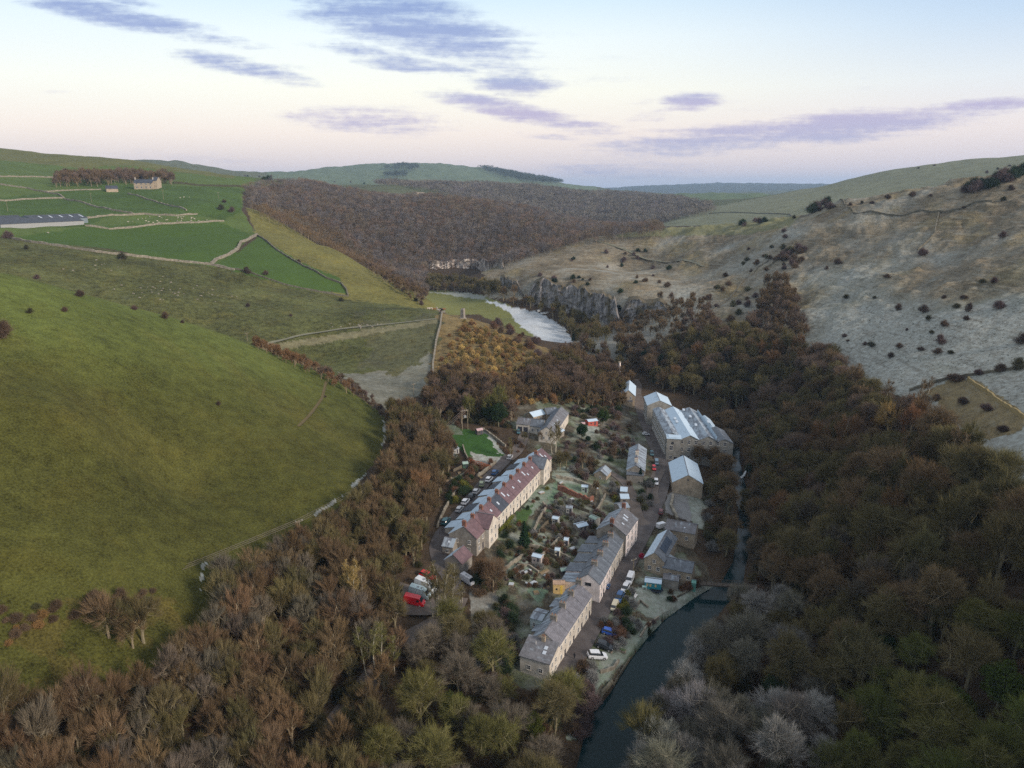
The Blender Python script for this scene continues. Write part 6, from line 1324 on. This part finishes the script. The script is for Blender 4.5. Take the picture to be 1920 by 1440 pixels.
G1 = [(1000,1000),(1030,985),(1120,985),(1115,1010),(1095,1040),(1070,1085),(1000,1110),(950,1090),(960,1050)]
shrubs([(1040,925),(1110,945),(1140,950),(1150,985),(1110,1000),(1040,990),(1015,965)], 60, 'in the middle gardens below the brick wall', ['grey frosted', 'brown', 'grey frosted', 'olive', 'purplish'], .25, .7, 1)
shrubs(G1, 95, 'in the lower gardens behind the terraces', ['grey frosted', 'brown', 'purplish', 'olive', 'reddish'], .2, .65, 2)
shrubs([(925,1045),(945,1010),(985,985),(1000,1010),(985,1040),(950,1060)], 14, 'in front of the upper terrace', ['dark green', 'olive', 'yellow green', 'reddish', 'dark green'], .35, .75, 3)
shrubs([(945,1000),(985,955),(1015,915),(1035,905),(1030,915),(995,960),(960,1005)], 9, 'against the front of the upper terrace', ['yellow green', 'dark green', 'reddish', 'olive'], .3, .55, 4)
shrubs([(1060,830),(1160,820),(1175,870),(1120,870),(1100,905),(1060,880)], 40, 'between the upper terrace and the mill lane', ['brown', 'purplish', 'grey frosted', 'dark green'], .45, 1.0, 5)
shrubs([(1115,800),(1190,800),(1195,850),(1140,845),(1115,830)], 36, 'in the gardens left of the mill lane', ['brown', 'grey frosted', 'olive', 'purplish'], .4, .8, 6)
shrubs([(1195,900),(1225,905),(1222,950),(1200,960)], 9, 'on the green island between the lanes', ['grey frosted', 'dark green', 'olive'], .6, .95, 7)
shrubs([(1140,905),(1180,910),(1165,950),(1140,945)], 9, 'behind the low lane sheds', ['brown', 'yellow green', 'grey frosted'], .5, .9, 8)
shrubs([(1170,1090),(1185,1100),(1190,1135),(1160,1170),(1150,1165)], 10, 'between the road and the riverside lawn', ['grey frosted', 'purplish', 'dark green', 'yellow green'], .45, .8, 9)
shrubs([(1125,1170),(1180,1165),(1235,1165),(1225,1185),(1180,1190),(1165,1225),(1130,1210)], 26, 'among the riverside plots', ['dark green', 'purplish', 'grey frosted', 'reddish'], .4, .8, 10)
shrubs([(1250,1110),(1290,1095),(1310,1098),(1290,1120),(1255,1130)], 6, 'on the bank near the footbridge', ['dark green', 'brown', 'reddish'], .5, .85, 11)
shrubs([(890,1090),(940,1080),(960,1150),(970,1250),(920,1280),(890,1200)], 50, 'on the rough bank left of the near terrace block', ['grey frosted', 'purplish', 'brown', 'olive', 'dark green'], .55, 1.15, 12)
shrubs([(850,900),(885,885),(880,930),(845,960),(835,945)], 34, 'in the plots above the back lane', ['brown', 'dark green', 'reddish', 'yellow green'], .4, .8, 13)
shrubs([(875,860),(930,870),(905,890),(870,885)], 9, 'below the paddock', ['reddish', 'olive', 'brown'], .4, .7, 14)
shrubs([(940,835),(985,820),(985,845),(950,855)], 8, 'beside the drive to the garage', ['reddish', 'brown', 'purplish'], .4, .8, 15)
shrubs([(1000,780),(1140,760),(1180,780),(1150,790),(1070,785)], 34, 'behind the courtyard house', ['brown', 'purplish', 'olive', 'dark green'], .5, 1.1, 16)
shrubs([(1315,915),(1345,920),(1340,1060),(1325,1010)], 22, 'on the river bank behind the barn', ['olive', 'grey frosted', 'brown'], .6, 1.2, 17)
shrubs([(1060,1280),(1110,1240),(1115,1330),(1085,1400),(1065,1350)], 30, 'on the bank at the river bend', ['grey frosted', 'brown', 'purplish'], .5, 1.0, 18)
shrubs([(330,1130),(180,1150),(60,1180),(0,1220),(0,1150),(150,1125),(300,1110)], 26, 'along the rough lower edge of the green hill', ['brown', 'olive', 'brown', 'golden brown'], .3, .7, 19)
shrubs([(1300,570),(1400,470),(1480,430),(1490,470),(1420,560),(1330,640),(1260,640)], 42, 'scattered over the frosted spur', ['purplish', 'brown', 'olive'], .7, 1.5, 20, 'hill_shrub')
shrubs([(960,540),(1100,470),(1250,470),(1260,540),(1150,555)], 34, 'on the brow above the grey cliff', ['purplish', 'brown', 'dark green'], .7, 1.4, 21, 'hill_shrub')
shrubs([(870,590),(920,600),(1010,640),(1045,680),(990,660),(920,620)], 18, 'along the crest of the knoll', ['purplish', 'brown', 'reddish'], .8, 1.6, 22, 'hill_shrub')
shrubs([(470,650),(620,712),(700,760),(690,740),(560,670),(480,640)], 10, 'on the brow of the green hill', ['purplish', 'brown'], .4, .8, 23, 'hill_shrub')
GOLD_ = GS_T['golden'] = (.5,.36,.13)
shrubs([(830,640),(880,600),(960,640),(1000,690),(950,710),(860,690)], 26, 'in the golden scrub on the knoll', ['golden', 'golden', 'golden', 'golden brown'], .5, 1.1, 24, 'hill_shrub')
shrubs([(440,325),(560,335),(700,345),(700,350),(560,345),(440,332)], 14, 'along the far hedge line of the high pastures', ['dark green', 'brown'], 1.6, 2.6, 25, 'hill_shrub')
shrubs([(1500,400),(1530,385),(1590,378),(1600,384),(1540,398)], 14, 'in the hollow behind the frosted hill', ['dark green', 'purplish'], 1.2, 2.4, 26, 'hill_shrub')
shrubs([(1360,420),(1420,412),(1440,416),(1400,426)], 8, 'behind the brow of the frosted hill', ['dark green', 'purplish'], 1.0, 2.0, 27, 'hill_shrub')
shrubs([(1795,362),(1830,350),(1870,338),(1925,318),(1925,328),(1870,348),(1830,360)], 34, 'in the dark thicket on the farther right ridge', ['dark green', 'purplish'], 1.2, 2.2, 28, 'hill_shrub')
shrubs([(1450,480),(1500,455),(1520,470),(1480,520)], 22, 'round the head of the gully', ['purplish', 'brown'], .8, 1.6, 29, 'hill_shrub')
SH.sort(key=lambda c: -c[0]); more = []; cnt = {}
for c in SH:
    cnt[c[1]] = cnt.get(c[1], 0) + 1
    if cnt[c[1]] <= 290: place_tree(c[1], BU[c[2]], c[3].x, c[3].y, c[4], c[5], c[6], c[7], c[6])
    else: more.append(c)
stuff_instances('shrubbery', [tuple(c[3]) for c in more], [c[5] for c in more], [c[4] for c in more], BU, [c[2] for c in more], 'the many smaller shrubs filling the village gardens')
# hedges
def hedge(line, h, w, tint, label, seed=0):
    P = [ray(u, v) for u, v in line]; rg = np.random.default_rng(seed); pts = []
    for a, b in zip(P[:-1], P[1:]):
        n = max(2, int((b - a).length * 260)); pts += [a + (b - a) * t for t in rg.random(n)]
    C0 = np.array([(p.x, p.y, hz(p.x, p.y)) for p in pts[::40]]); pts = np.array([tuple(p) for p in pts]); pts[:, 2] = H(pts[:, 0], pts[:, 1])
    o = rg.normal(size=(len(pts), 3)); o /= np.linalg.norm(o, axis=1)[:, None]; pts += o * (w / 2, w / 2, h / 2) * rg.uniform(.7, 1.05, (len(pts), 1)) + (0, 0, h / 2)
    V, Fc = leafbits(pts, rg.uniform(.08, .2, len(pts)), rg); ob = link_obj('hedge', npmesh('hedge', V, Fc, [M_TWIG]), None, label, 'hedge'); ob.color = (*tint, 1)
hedge([(880,868),(900,873),(918,880)], 1.6, 1.8, (.26,.09,.04), 'russet beech hedge below the paddock', 1)
hedge([(920,805),(935,815)], 1.4, 1.5, (.08,.06,.04), 'short brown hedge beside the paddock wall', 2)
hedge([(935,1000),(950,985),(962,970)], 1.2, 1.0, (.14,.15,.03), 'yellow green hedge hugging the upper terrace front', 3)
hedge([(1125,1040),(1140,1020)], .6, .6, (.03,.05,.03), 'tiny dark hedge by the middle terrace yards', 4)
# undergrowth through the woods
def under(poly, tmin, tmax, sp, seed, pal=None):
    X, Y, Z, U, V_, T = scatter(poly, tmin, tmax, sp, seed); k = ~(seg_dist(U, V_, TRACK) < 14); X, Y, Z = X[k], Y[k], Z[k]; rg = np.random.default_rng(seed); n = len(X)
    tn = np.array(pal or [(.12,.082,.048), (.10,.085,.04), (.13,.08,.05), (.06,.062,.03)])[rg.integers(0, 4, n)] * rg.uniform(.7, 1.25, (n, 1)); return np.stack([X, Y, Z], 1), tn, rg.uniform(.45, 1.0, n), rg.integers(0, 3, n)
UG = [under([(-250,1430),(-250,1700),(640,1700),(760,1190),(738,1075),(800,1060),(800,985),(835,910),(858,860),(790,790),(735,790),(738,880),(675,965),(600,1035),(425,1100),(412,1185),(240,1300)], 60, 330, 3.2, 31), under(RRp, 60, 420, 4.2, 32), under(KN, 290, 480, 3.6, 33),
      under([(640,1700),(760,1190),(900,1260),(1060,1330),(1075,1700)], 60, 200, 3.5, 34), under([(820,690),(870,600),(960,640),(1050,700),(1180,760),(1020,760),(900,760)], 290, 480, 4.0, 35, [(.36,.25,.10), (.3,.2,.08), (.24,.19,.07), (.24,.14,.07)])]
stuff_instances('undergrowth', np.concatenate([u[0] for u in UG]), np.concatenate([u[1] for u in UG]), np.concatenate([u[2] for u in UG]), BU, np.concatenate([u[3] for u in UG]), 'low brown undergrowth beneath the bare trees')
# ---------------------------------------------------------------- poles, wires, small things
M_POLE = mat('pole_wood', (.2, .17, .12), .9)
def pole(u, v, h, label, double=False, rz=.6):
    p = ray(u, v); r = empty('utility_pole', p, rz, label, 'pole')
    for x in ((-1.3, 1.3) if double else (0,)): link_obj('post', npmesh('post', *[a + (x, 0, 0) if i == 0 else a for i, a in enumerate(tube([(0, 0, -1), (0, 0, h)], (.16, .11), 6))], [M_POLE]), r)
    link_obj('crossarm', boxes('crossarm', [(-1.8 if double else -.9, 1.8 if double else .9, -.08, .08, h - .5, h - .34)] + ([(-1.2, 1.2, -.06, .06, h * .6, h * .6 + .1)] if double else []), M_POLE), r)
    link_obj('insulator', boxes('insulator', [(x - .06, x + .06, -.06, .06, h - .33, h - .1) for x in (-.8, 0.02, .8)], M_WHITE), r)
    if double: link_obj('transformer', boxes('transformer', [(-.5, .5, -.4, .4, h * .6 + .12, h * .6 + 1.0)], mat('grey_steel', (.22, .23, .23), .6)), r)
    return Vector((p.x, p.y, p.z + h - .1))
pA = pole(872, 806, 8.5, 'double posted electricity pole with transformer behind the paddock', True)
pB = pole(565, 1028, 8, 'wooden pole at the field edge carrying the wires down the left wood')
pole(776, 742, 6, 'thin wooden pole at the frosty foot of the dale')
for (u, v, h, lb) in ((172,380,9,'pole in the field left of the farmhouse'),(307,375,10,'pole standing below the farmhouse'),(15,397,9,'pole behind the cattle barn'),(320,344,8,'pole beside the lone tree at the farm'),(464,640,5,'marker post on the brow of the green hill'),(410,373,7,'pale pole at the top of the right pasture'),(1187,1078,5,'thin lamp post beside the white van')): pole(u, v, h, lb)
M_WIRE = mat('wire', (.16, .14, .13), .6)
e0 = pB + Vector((-85, -105, 8)); 
def wire(a, b, off, sag, lb, gp):
    pts = [a + (b - a) * (k / 16) + Vector((off, -off * .4, -sag * 4 * (k / 16) * (1 - k / 16))) for k in range(17)]; v, f = tube(pts, [.05] * 17, 3); link_obj('power_wire', npmesh('power_wire', v, f, [M_WIRE]), None, lb, 'wire', gp)
for k in (-.8, 0, .8):
    wire(pB, e0, k, 2.5, 'thin power wire sagging over the left wood', 'wires over the left wood'); wire(pA, pB, k, 3, 'thin power wire crossing above the back lane wood', 'wires between the two poles')
# footbridge
a, b_ = E(1312, 1092, 3.2), E(1462, 1101, 3.2); L0 = (b_ - a).length; fb = empty('footbridge', (a.x, a.y, 2.3), math.atan2(b_.y - a.y, b_.x - a.x), 'narrow dark footbridge with railings crossing the river', 'bridge')
M_BRD = mat('dark_timber', (.09, .075, .06), .9)
link_obj('deck', boxes('deck', [(0, L0, -.7, .7, .5, .68), (0, L0, -.6, -.4, .2, .498), (0, L0, .4, .6, .2, .498)], M_BRD), fb)
for s in (-1, 1): link_obj('railing', boxes('railing', [(0, L0, s * .7 - .04, s * .7 + .04, 1.6, 1.7), (0, L0, s * .7 - .03, s * .7 + .03, 1.15, 1.21)] + [(x, x + .1, s * .7 - .05, s * .7 + .05, .682, 1.598) for x in np.arange(.2, L0, 1.4)], M_BRD), fb)
for x in (L0 * .38, L0 * .68): link_obj('pier', boxes('pier', [(x - .3, x + .3, -.8, .8, -3.2, .198)], M_STONE2), fb)
# riverside lawn furniture
def small(nm, u, v, parts, label, cat, rz=0, dz=0):
    p = ray(u, v); r = empty(nm, (p.x, p.y, p.z + dz), rz, label, cat)
    for pn, bs, mm in parts: link_obj(pn, boxes(pn, bs, mm), r)
    return r
small('garden_bench', 1192, 1120, [('seat', [(-.9,.9,-.25,.25,.4,.47)], M_WHITE), ('backrest', [(-.9,.9,.2,.27,.472,.95)], M_WHITE), ('leg', [(-.85,-.75,-.2,.2,0,.398)], M_WHITE), ('leg', [(.75,.85,-.2,.2,0,.398)], M_WHITE)], 'white garden bench on the riverside lawn', 'bench', 1.1)
small('garden_table', 1208, 1104, [('table_top', [(-.6,.6,-.5,.5,.68,.74)], mat('pale_green', (.3,.45,.42), .6)), ('leg', [(-.5,-.42,-.4,-.32,0,.678)], M_WHITE), ('leg', [(.42,.5,-.4,-.32,0,.678)], M_WHITE), ('leg', [(-.5,-.42,.32,.4,0,.678)], M_WHITE), ('leg', [(.42,.5,.32,.4,0,.678)], M_WHITE)], 'pale green garden table before the teal cabin', 'table')
p = ray(1231, 1108); tr_ = empty('trampoline', p, 0, 'round black trampoline on the riverside lawn', 'trampoline')
dm = disc('mat', 1.5, mat('black_mat', (.012, .012, .015), .8), 24); dk = link_obj('jumping_mat', dm, tr_, loc=(0, 0, .55)); dk.rotation_euler = (PI / 2, 0, 0)
tv, tf = [], []
for k in range(24):
    a_ = 2 * PI * k / 24; 
    for r_, z_ in ((1.5, .5), (1.68, .5), (1.68, .62), (1.5, .62)): tv.append((r_ * math.cos(a_), r_ * math.sin(a_), z_))
for k in range(24):
    for j in range(4): tf.append((k * 4 + j, ((k + 1) % 24) * 4 + j, ((k + 1) % 24) * 4 + (j + 1) % 4, k * 4 + (j + 1) % 4))
link_obj('rim', npmesh('rim', tv, tf, [mat('blue_pad', (.02, .03, .05), .7)]), tr_)
for k in range(5): link_obj('leg', boxes('leg', [(-.03, .03, -.03, .03, -.1, .5)], M_RIM), tr_, loc=(1.58 * math.cos(k * 1.256), 1.58 * math.sin(k * 1.256), 0))
for (u, v, c, lb) in ((1203,1046,(.5,.03,.09),'crimson shrub beside the solar house gable'),(1020,895,(.0,.0,.0),'')):
    if lb: p = ray(u, v); place_tree('red_shrub', BU[1], p.x, p.y, .55, c, lb, 'shrub')
for (u, v, lb) in ((1000,1095,'covered frosty woodpile beside the lower garden path'),(1074,1030,'frosted raised bed full of compost'),(1048,985,'low frosty cold frame in the central garden'),(1015,925,'stack of pale timber by the upper lawn'),(1075,1010,'frosty compost bin near the sheds'),(1150,836,'stack of pallets left of the cottage row')):
    small('garden_bed', u, v, [('frame', [(-1,1,-.7,.7,0,.45)], mat('old_boards', (.22,.18,.14), .9)), ('cover', [(-.9,.9,-.6,.6,.451,.52)], mat('frosty_cover', (.42,.46,.48), .8))], lb, 'garden bed', .7)
BED_L = [('narrow timber raised bed', (1,.4)), ('frosted square raised bed', (.7,.7)), ('long dark vegetable bed', (1.6,.5)), ('small timber edged plot', (.6,.5))]
BW = [('near the sage shed', 1090, 925), ('near the middle garden path', 1060, 1020), ('by the timber studio', 1045, 1090), ('below the dark conifer', 985, 1030), ('in the lowest frosted plot', 970, 1075), ('by the mill lane gardens', 1140, 830), ('above the back lane', 860, 900), ('on the riverside plots', 1170, 1210)]
rgb_ = np.random.default_rng(8)
for k in range(46):
    w_ = BW[k % 8]; u = w_[1] + rgb_.normal() * 22; v = w_[2] + rgb_.normal() * 14; p = ray(u, v)
    if in_building(p.x, p.y) or p.z < 1.6: continue
    bl, (bx2, by2) = BED_L[(k // 8) % 4]; c2_ = (mat('frosty_cover', (.42,.46,.48), .8), mat('dark_soil', (.05,.035,.025), .95), mat('winter_stalks', (.2,.15,.08), .95), mat('turf_green', (.07,.10,.045), .95))[k % 4]
    small('raised_bed', u, v, [('frame', [(-bx2, bx2, -by2, by2, -.2, .3)], mat('old_boards', (.22,.18,.14), .9)), ('planting', [(-bx2 + .1, bx2 - .1, -by2 + .1, by2 - .1, .301, .42)], c2_)], f'{bl} {w_[0]}', 'raised bed', float(rgb_.uniform(0, 3)))['group'] = f'{bl} {w_[0]}'
for ln_, lb_ in (([(1000,1010),(1020,1022),(1048,1034),(1075,1046)],0),([(1085,1000),(1060,1030),(1030,1058),(1010,1085)],0),([(1045,935),(1060,955),(1075,975),(1085,1000)],0),([(975,1045),(1000,1052),(1025,1065)],0),([(1118,905),(1130,930),(1125,960),(1105,985)],0),([(1040,885),(1080,885),(1120,892)],0),([(840,900),(862,893),(880,880)],0)):
    ribbon(ln_, 1.0, .06, 'garden_path', M_PATH)
for k, ln_ in enumerate(([(1010,1000),(1022,985),(1035,975)],[(1050,1000),(1068,1008),(1085,1012)],[(1025,1040),(1045,1050),(1062,1060)],[(1060,945),(1085,955),(1105,962)],[(1130,850),(1150,860),(1170,860)],[(1080,830),(1100,838),(1125,838)],[(850,885),(865,878),(880,872)],[(955,1075),(965,1090),(985,1098)])):
    drystone(ln_, 1.1, .12, ['slatted garden fence by the terrace lawn','slatted garden fence across the middle gardens','fence beside the narrow cream shed','fence below the brick garden wall','fence left of the cottage row','fence on the upper lawn','fence of the plots above the back lane','fence round the lowest frosted plot'][k], None, M_FENCE, step=.8, jag=.05, name='garden_fence', cat='fence')
vehicle('hatch', 928, 889, 936, 880, BL, 'dark blue car on the back lane beyond the white car', 1.0); vehicle('suv', 884, 934, 893, 924, BK, 'black car wedged between the white hatchback and the silver blue car', .95); vehicle('hatch', 862, 958, 872, 947, SV, 'silver car near the bend of the back lane', .95); vehicle('hatch', 1226, 880, 1228, 889, RD, 'small red car below the cottage row', .85)
# slate covered water trough things in the frosted flat
small('feed_trough', 1021, 588, [('tub', [(-3,3,-.8,.8,0,1.0)], M_WHITE), ('rim', [(-3.1,3.1,-.9,.9,1.0,1.15)], M_CONC)], 'white feed trough on the frosted flat', 'trough', .3)
small('feed_trough', 1010, 584, [('tub', [(-1,1,-.8,.8,0,1.4)], M_WHITE), ('rim', [(-1.1,1.1,-.9,.9,1.4,1.5)], M_CONC)], 'small white box beside the feed trough', 'trough', .3)
# bare boulders on the slope
M_ROCK = mat('limestone_rock', (.21, .19, .155), .9, .1, .4, 1.2)
def rockm(seed):
    rg = np.random.default_rng(seed); me = bpy.data.meshes.new('limestone_rock'); import bmesh; bm = bmesh.new(); bmesh.ops.create_icosphere(bm, subdivisions=2, radius=1)
    for v in bm.verts: v.co = Vector((v.co.x * 1.3, v.co.y, v.co.z * .6)) * float(rg.uniform(.75, 1.2))
    bm.to_mesh(me); bm.free(); me.materials.append(M_ROCK); return me
RK = [rockm(k) for k in range(4)]
rg = np.random.default_rng(77)
for k in range(84):
    c_ = ((180, 500, 60, 14), (270, 540, 40, 16), (400, 555, 60, 10), (330, 545, 60, 14), (640, 612, 60, 3), (700, 608, 60, 2))[k % 6]; u = rg.normal(c_[0], c_[2] * .6); v = rg.normal(c_[1], c_[3] * .7); 
    if v < 470 or u < 5: continue
    p = ray(u, v, 330); o = link_obj('limestone_rock', RK[k % 4], None, 'pale limestone rock showing through the rough slope beyond the green hill', 'rock', 'rocks on the rough slope', loc=p); s = rg.uniform(.25, .7); o.scale = (s, s, s); o.rotation_euler = (0, 0, rg.uniform(0, 6))
# ---------------------------------------------------------------- animals and people
def beast(nm, L0, h, m, mh, woolly=False):
    """four legged animal: one body surface with neck, head, jointed legs, tail; faces +x"""
    w = L0 * (.2 if woolly else .15); S_ = []
    def rg_(x, z, rx, rz_, n=8): return [(x, rx * math.cos(2 * PI * k / n), z + rz_ * math.sin(2 * PI * k / n)) for k in range(n)]
    t = h * .68
    V = []; Fc = []
    def add(secs):
        o = len(V); n = len(secs[0])
        for s in secs: V.extend(s)
        for i in range(len(secs) - 1):
            for k in range(n): Fc.append((o + i * n + k, o + i * n + (k + 1) % n, o + (i + 1) * n + (k + 1) % n, o + (i + 1) * n + k))
        Fc.append(tuple(o + k for k in range(n))[::-1]); Fc.append(tuple(o + (len(secs) - 1) * n + k for k in range(n)))
    add([rg_(-L0 * .5, t * 1.08, w * .35, h * .1), rg_(-L0 * .44, t * 1.03, w * .85, h * .2), rg_(-L0 * .2, t, w, h * .25), rg_(L0 * .1, t * .97, w * 1.05, h * .27), rg_(L0 * .32, t, w * .9, h * .25), rg_(L0 * .44, t * 1.15, w * .55, h * .17), rg_(L0 * .56, t * 1.3, w * .4, h * .12), rg_(L0 * .64, t * 1.36, w * .42, h * .11), rg_(L0 * .78, t * 1.2, w * .28, h * .075), rg_(L0 * .82, t * 1.16, w * .2, h * .05)])
    def leg(x, y, front):
        def sq(cx, z, r): return [(cx + r * math.cos(k * PI / 2 + .78), y + r * math.sin(k * PI / 2 + .78), z) for k in range(4)]
        if front: add([sq(x, t * .9, w * .42), sq(x + .01, t * .5, w * .24), sq(x, t * .25, w * .15), sq(x + .02, 0, w * .2)][::-1])
        else: add([sq(x, t * .95, w * .5), sq(x + L0 * .03, t * .62, w * .3), sq(x - L0 * .05, t * .36, w * .17), sq(x - L0 * .02, 0, w * .2)][::-1])
    for y in (-w * .6, w * .6): leg(L0 * .3, y, True); leg(-L0 * .36, y, False)
    add([[(-L0 * .5, y, z) for y, z in ((-.03, t * 1.2), (.03, t * 1.2), (.0, t * 1.15))], [(-L0 * .54, y, z) for y, z in ((-.02, t * .6), (.02, t * .6), (0, t * .55))]])
    for s in (-1, 1): add([[(L0 * .62, s * w * .35, t * 1.45), (L0 * .66, s * w * .35, t * 1.45), (L0 * .64, s * w * .35, t * 1.5)], [(L0 * .61, s * w * .9, t * 1.44), (L0 * .63, s * w * .9, t * 1.44), (L0 * .62, s * w * .9, t * 1.47)]])
    return npmesh(nm, V, Fc, [m], None, True)
M_WOOL = mat('wool', (.42, .39, .32), .95, .1, .2, 4); M_COWW = mat('white_hide', (.6, .52, .45), .8, .2, .3, 1.0); M_COWB = mat('black_hide', (.03, .025, .025), .8); M_COWR = mat('brown_hide', (.2, .08, .04), .8)
SHEEP = beast('sheep', 1.5, 1.15, M_WOOL, None, True)
rg = np.random.default_rng(5)
for k in range(36):
    u = rg.uniform(238, 388); v = 406 + (u - 240) * .018 + rg.uniform(0, 12) * (1 if u < 320 else .7)
    p = ray(u, v, 430); o = link_obj('sheep', SHEEP, None, 'white sheep grazing in the walled pasture beside the cattle barn', 'sheep', 'sheep in the walled pasture', loc=p); o.rotation_euler = (0, 0, rg.uniform(0, 6.28)); o.scale = (.95,) * 3
for k, (u, v) in enumerate(((338,372),(345,371),(355,371),(90,438))):
    p = ray(u, v); o = link_obj('sheep', SHEEP, None, 'single white sheep in the small field below the farmhouse' if k < 3 else 'lone white sheep near the cattle barn', 'sheep', 'sheep below the farmhouse' if k < 3 else None, loc=p); o.rotation_euler = (0, 0, k)
for k, (u, v, mm, cn) in enumerate(((804,581,M_COWW,'white'),(810,581,M_COWW,'white'),(815,582,M_COWR,'brown'),(819,580,M_COWW,'white'),(825,582,M_COWB,'black'),(829,583,M_COWB,'black'),(833,582,M_COWR,'brown'),(822,584,M_COWW,'white'))):
    p = ray(u, v); key = 'cow' + cn
    if key not in _vc: _vc[key] = beast('cow', 2.5, 1.75, mm, None)
    pos = ['leftmost', 'second', 'third', 'fourth', 'fifth', 'sixth', 'rightmost', 'nearest'][k]
    o = link_obj('cow', _vc[key], None, f'{cn} cow, {pos} of the herd standing on the ridge end', 'cow', 'cows on the ridge end', loc=p); o.rotation_euler = (0, 0, (k * 1.7) % 6.28)
def person(u, v, label, coat, rz=0, h=1.62):
    p = ray(u, v); r = empty('person', p, rz, label, 'person'); import bmesh
    J = {'pel': (0,0,.92), 'che': (0,0,1.25), 'nec': (0,0,1.45), 'hd': (0,.02,1.56), 'hd2': (0,.02,1.70), 'sl': (-.19,0,1.40), 'sr': (.19,0,1.40), 'el': (-.26,-.04,1.13), 'er': (.26,.05,1.13), 'wl': (-.25,.08,.90), 'wr': (.25,.14,.92), 'hl_': (-.25,.11,.82), 'hr_': (.25,.18,.85),
         'hpl': (-.1,0,.88), 'hpr': (.1,0,.88), 'kl': (-.1,.12,.48), 'kr': (.1,-.04,.47), 'al': (-.1,.04,.08), 'ar': (.1,-.24,.12), 'tl': (-.1,.18,.03), 'tr': (.1,-.12,.03)}
    Rr = {'pel': .15, 'che': .17, 'nec': .06, 'hd': .085, 'hd2': .08, 'sl': .08, 'sr': .08, 'el': .05, 'er': .05, 'wl': .035, 'wr': .035, 'hl_': .03, 'hr_': .03, 'hpl': .1, 'hpr': .1, 'kl': .065, 'kr': .065, 'al': .045, 'ar': .045, 'tl': .035, 'tr': .035}
    Ed = [('pel','che'),('che','nec'),('nec','hd'),('hd','hd2'),('che','sl'),('che','sr'),('sl','el'),('sr','er'),('el','wl'),('er','wr'),('wl','hl_'),('wr','hr_'),('pel','hpl'),('pel','hpr'),('hpl','kl'),('hpr','kr'),('kl','al'),('kr','ar'),('al','tl'),('ar','tr')]
    ks = list(J); me = bpy.data.meshes.new('body'); me.from_pydata([J[k] for k in ks], [(ks.index(a), ks.index(b)) for a, b in Ed], []); me.materials.append(coat)
    o = link_obj('body', me, r); md = o.modifiers.new('skin', 'SKIN'); sv = me.skin_vertices[0].data
    for i, k in enumerate(ks): sv[i].radius = (Rr[k], Rr[k] * .8)
    sv[0].use_root = True; o.modifiers.new('sub', 'SUBSURF').levels = 1
    hr = bpy.data.meshes.new('hair'); bm = bmesh.new(); bmesh.ops.create_icosphere(bm, subdivisions=2, radius=.105); bm.to_mesh(hr); bm.free(); hr.materials.append(mat('dark_hair', (.03, .02, .015), .9)); link_obj('hair', hr, r, loc=(0, .0, 1.68)); return r
person(1077, 1236, 'person in dark clothes walking down the road past the near terrace block', mat('dark_coat', (.025, .028, .035), .9), 2.6)
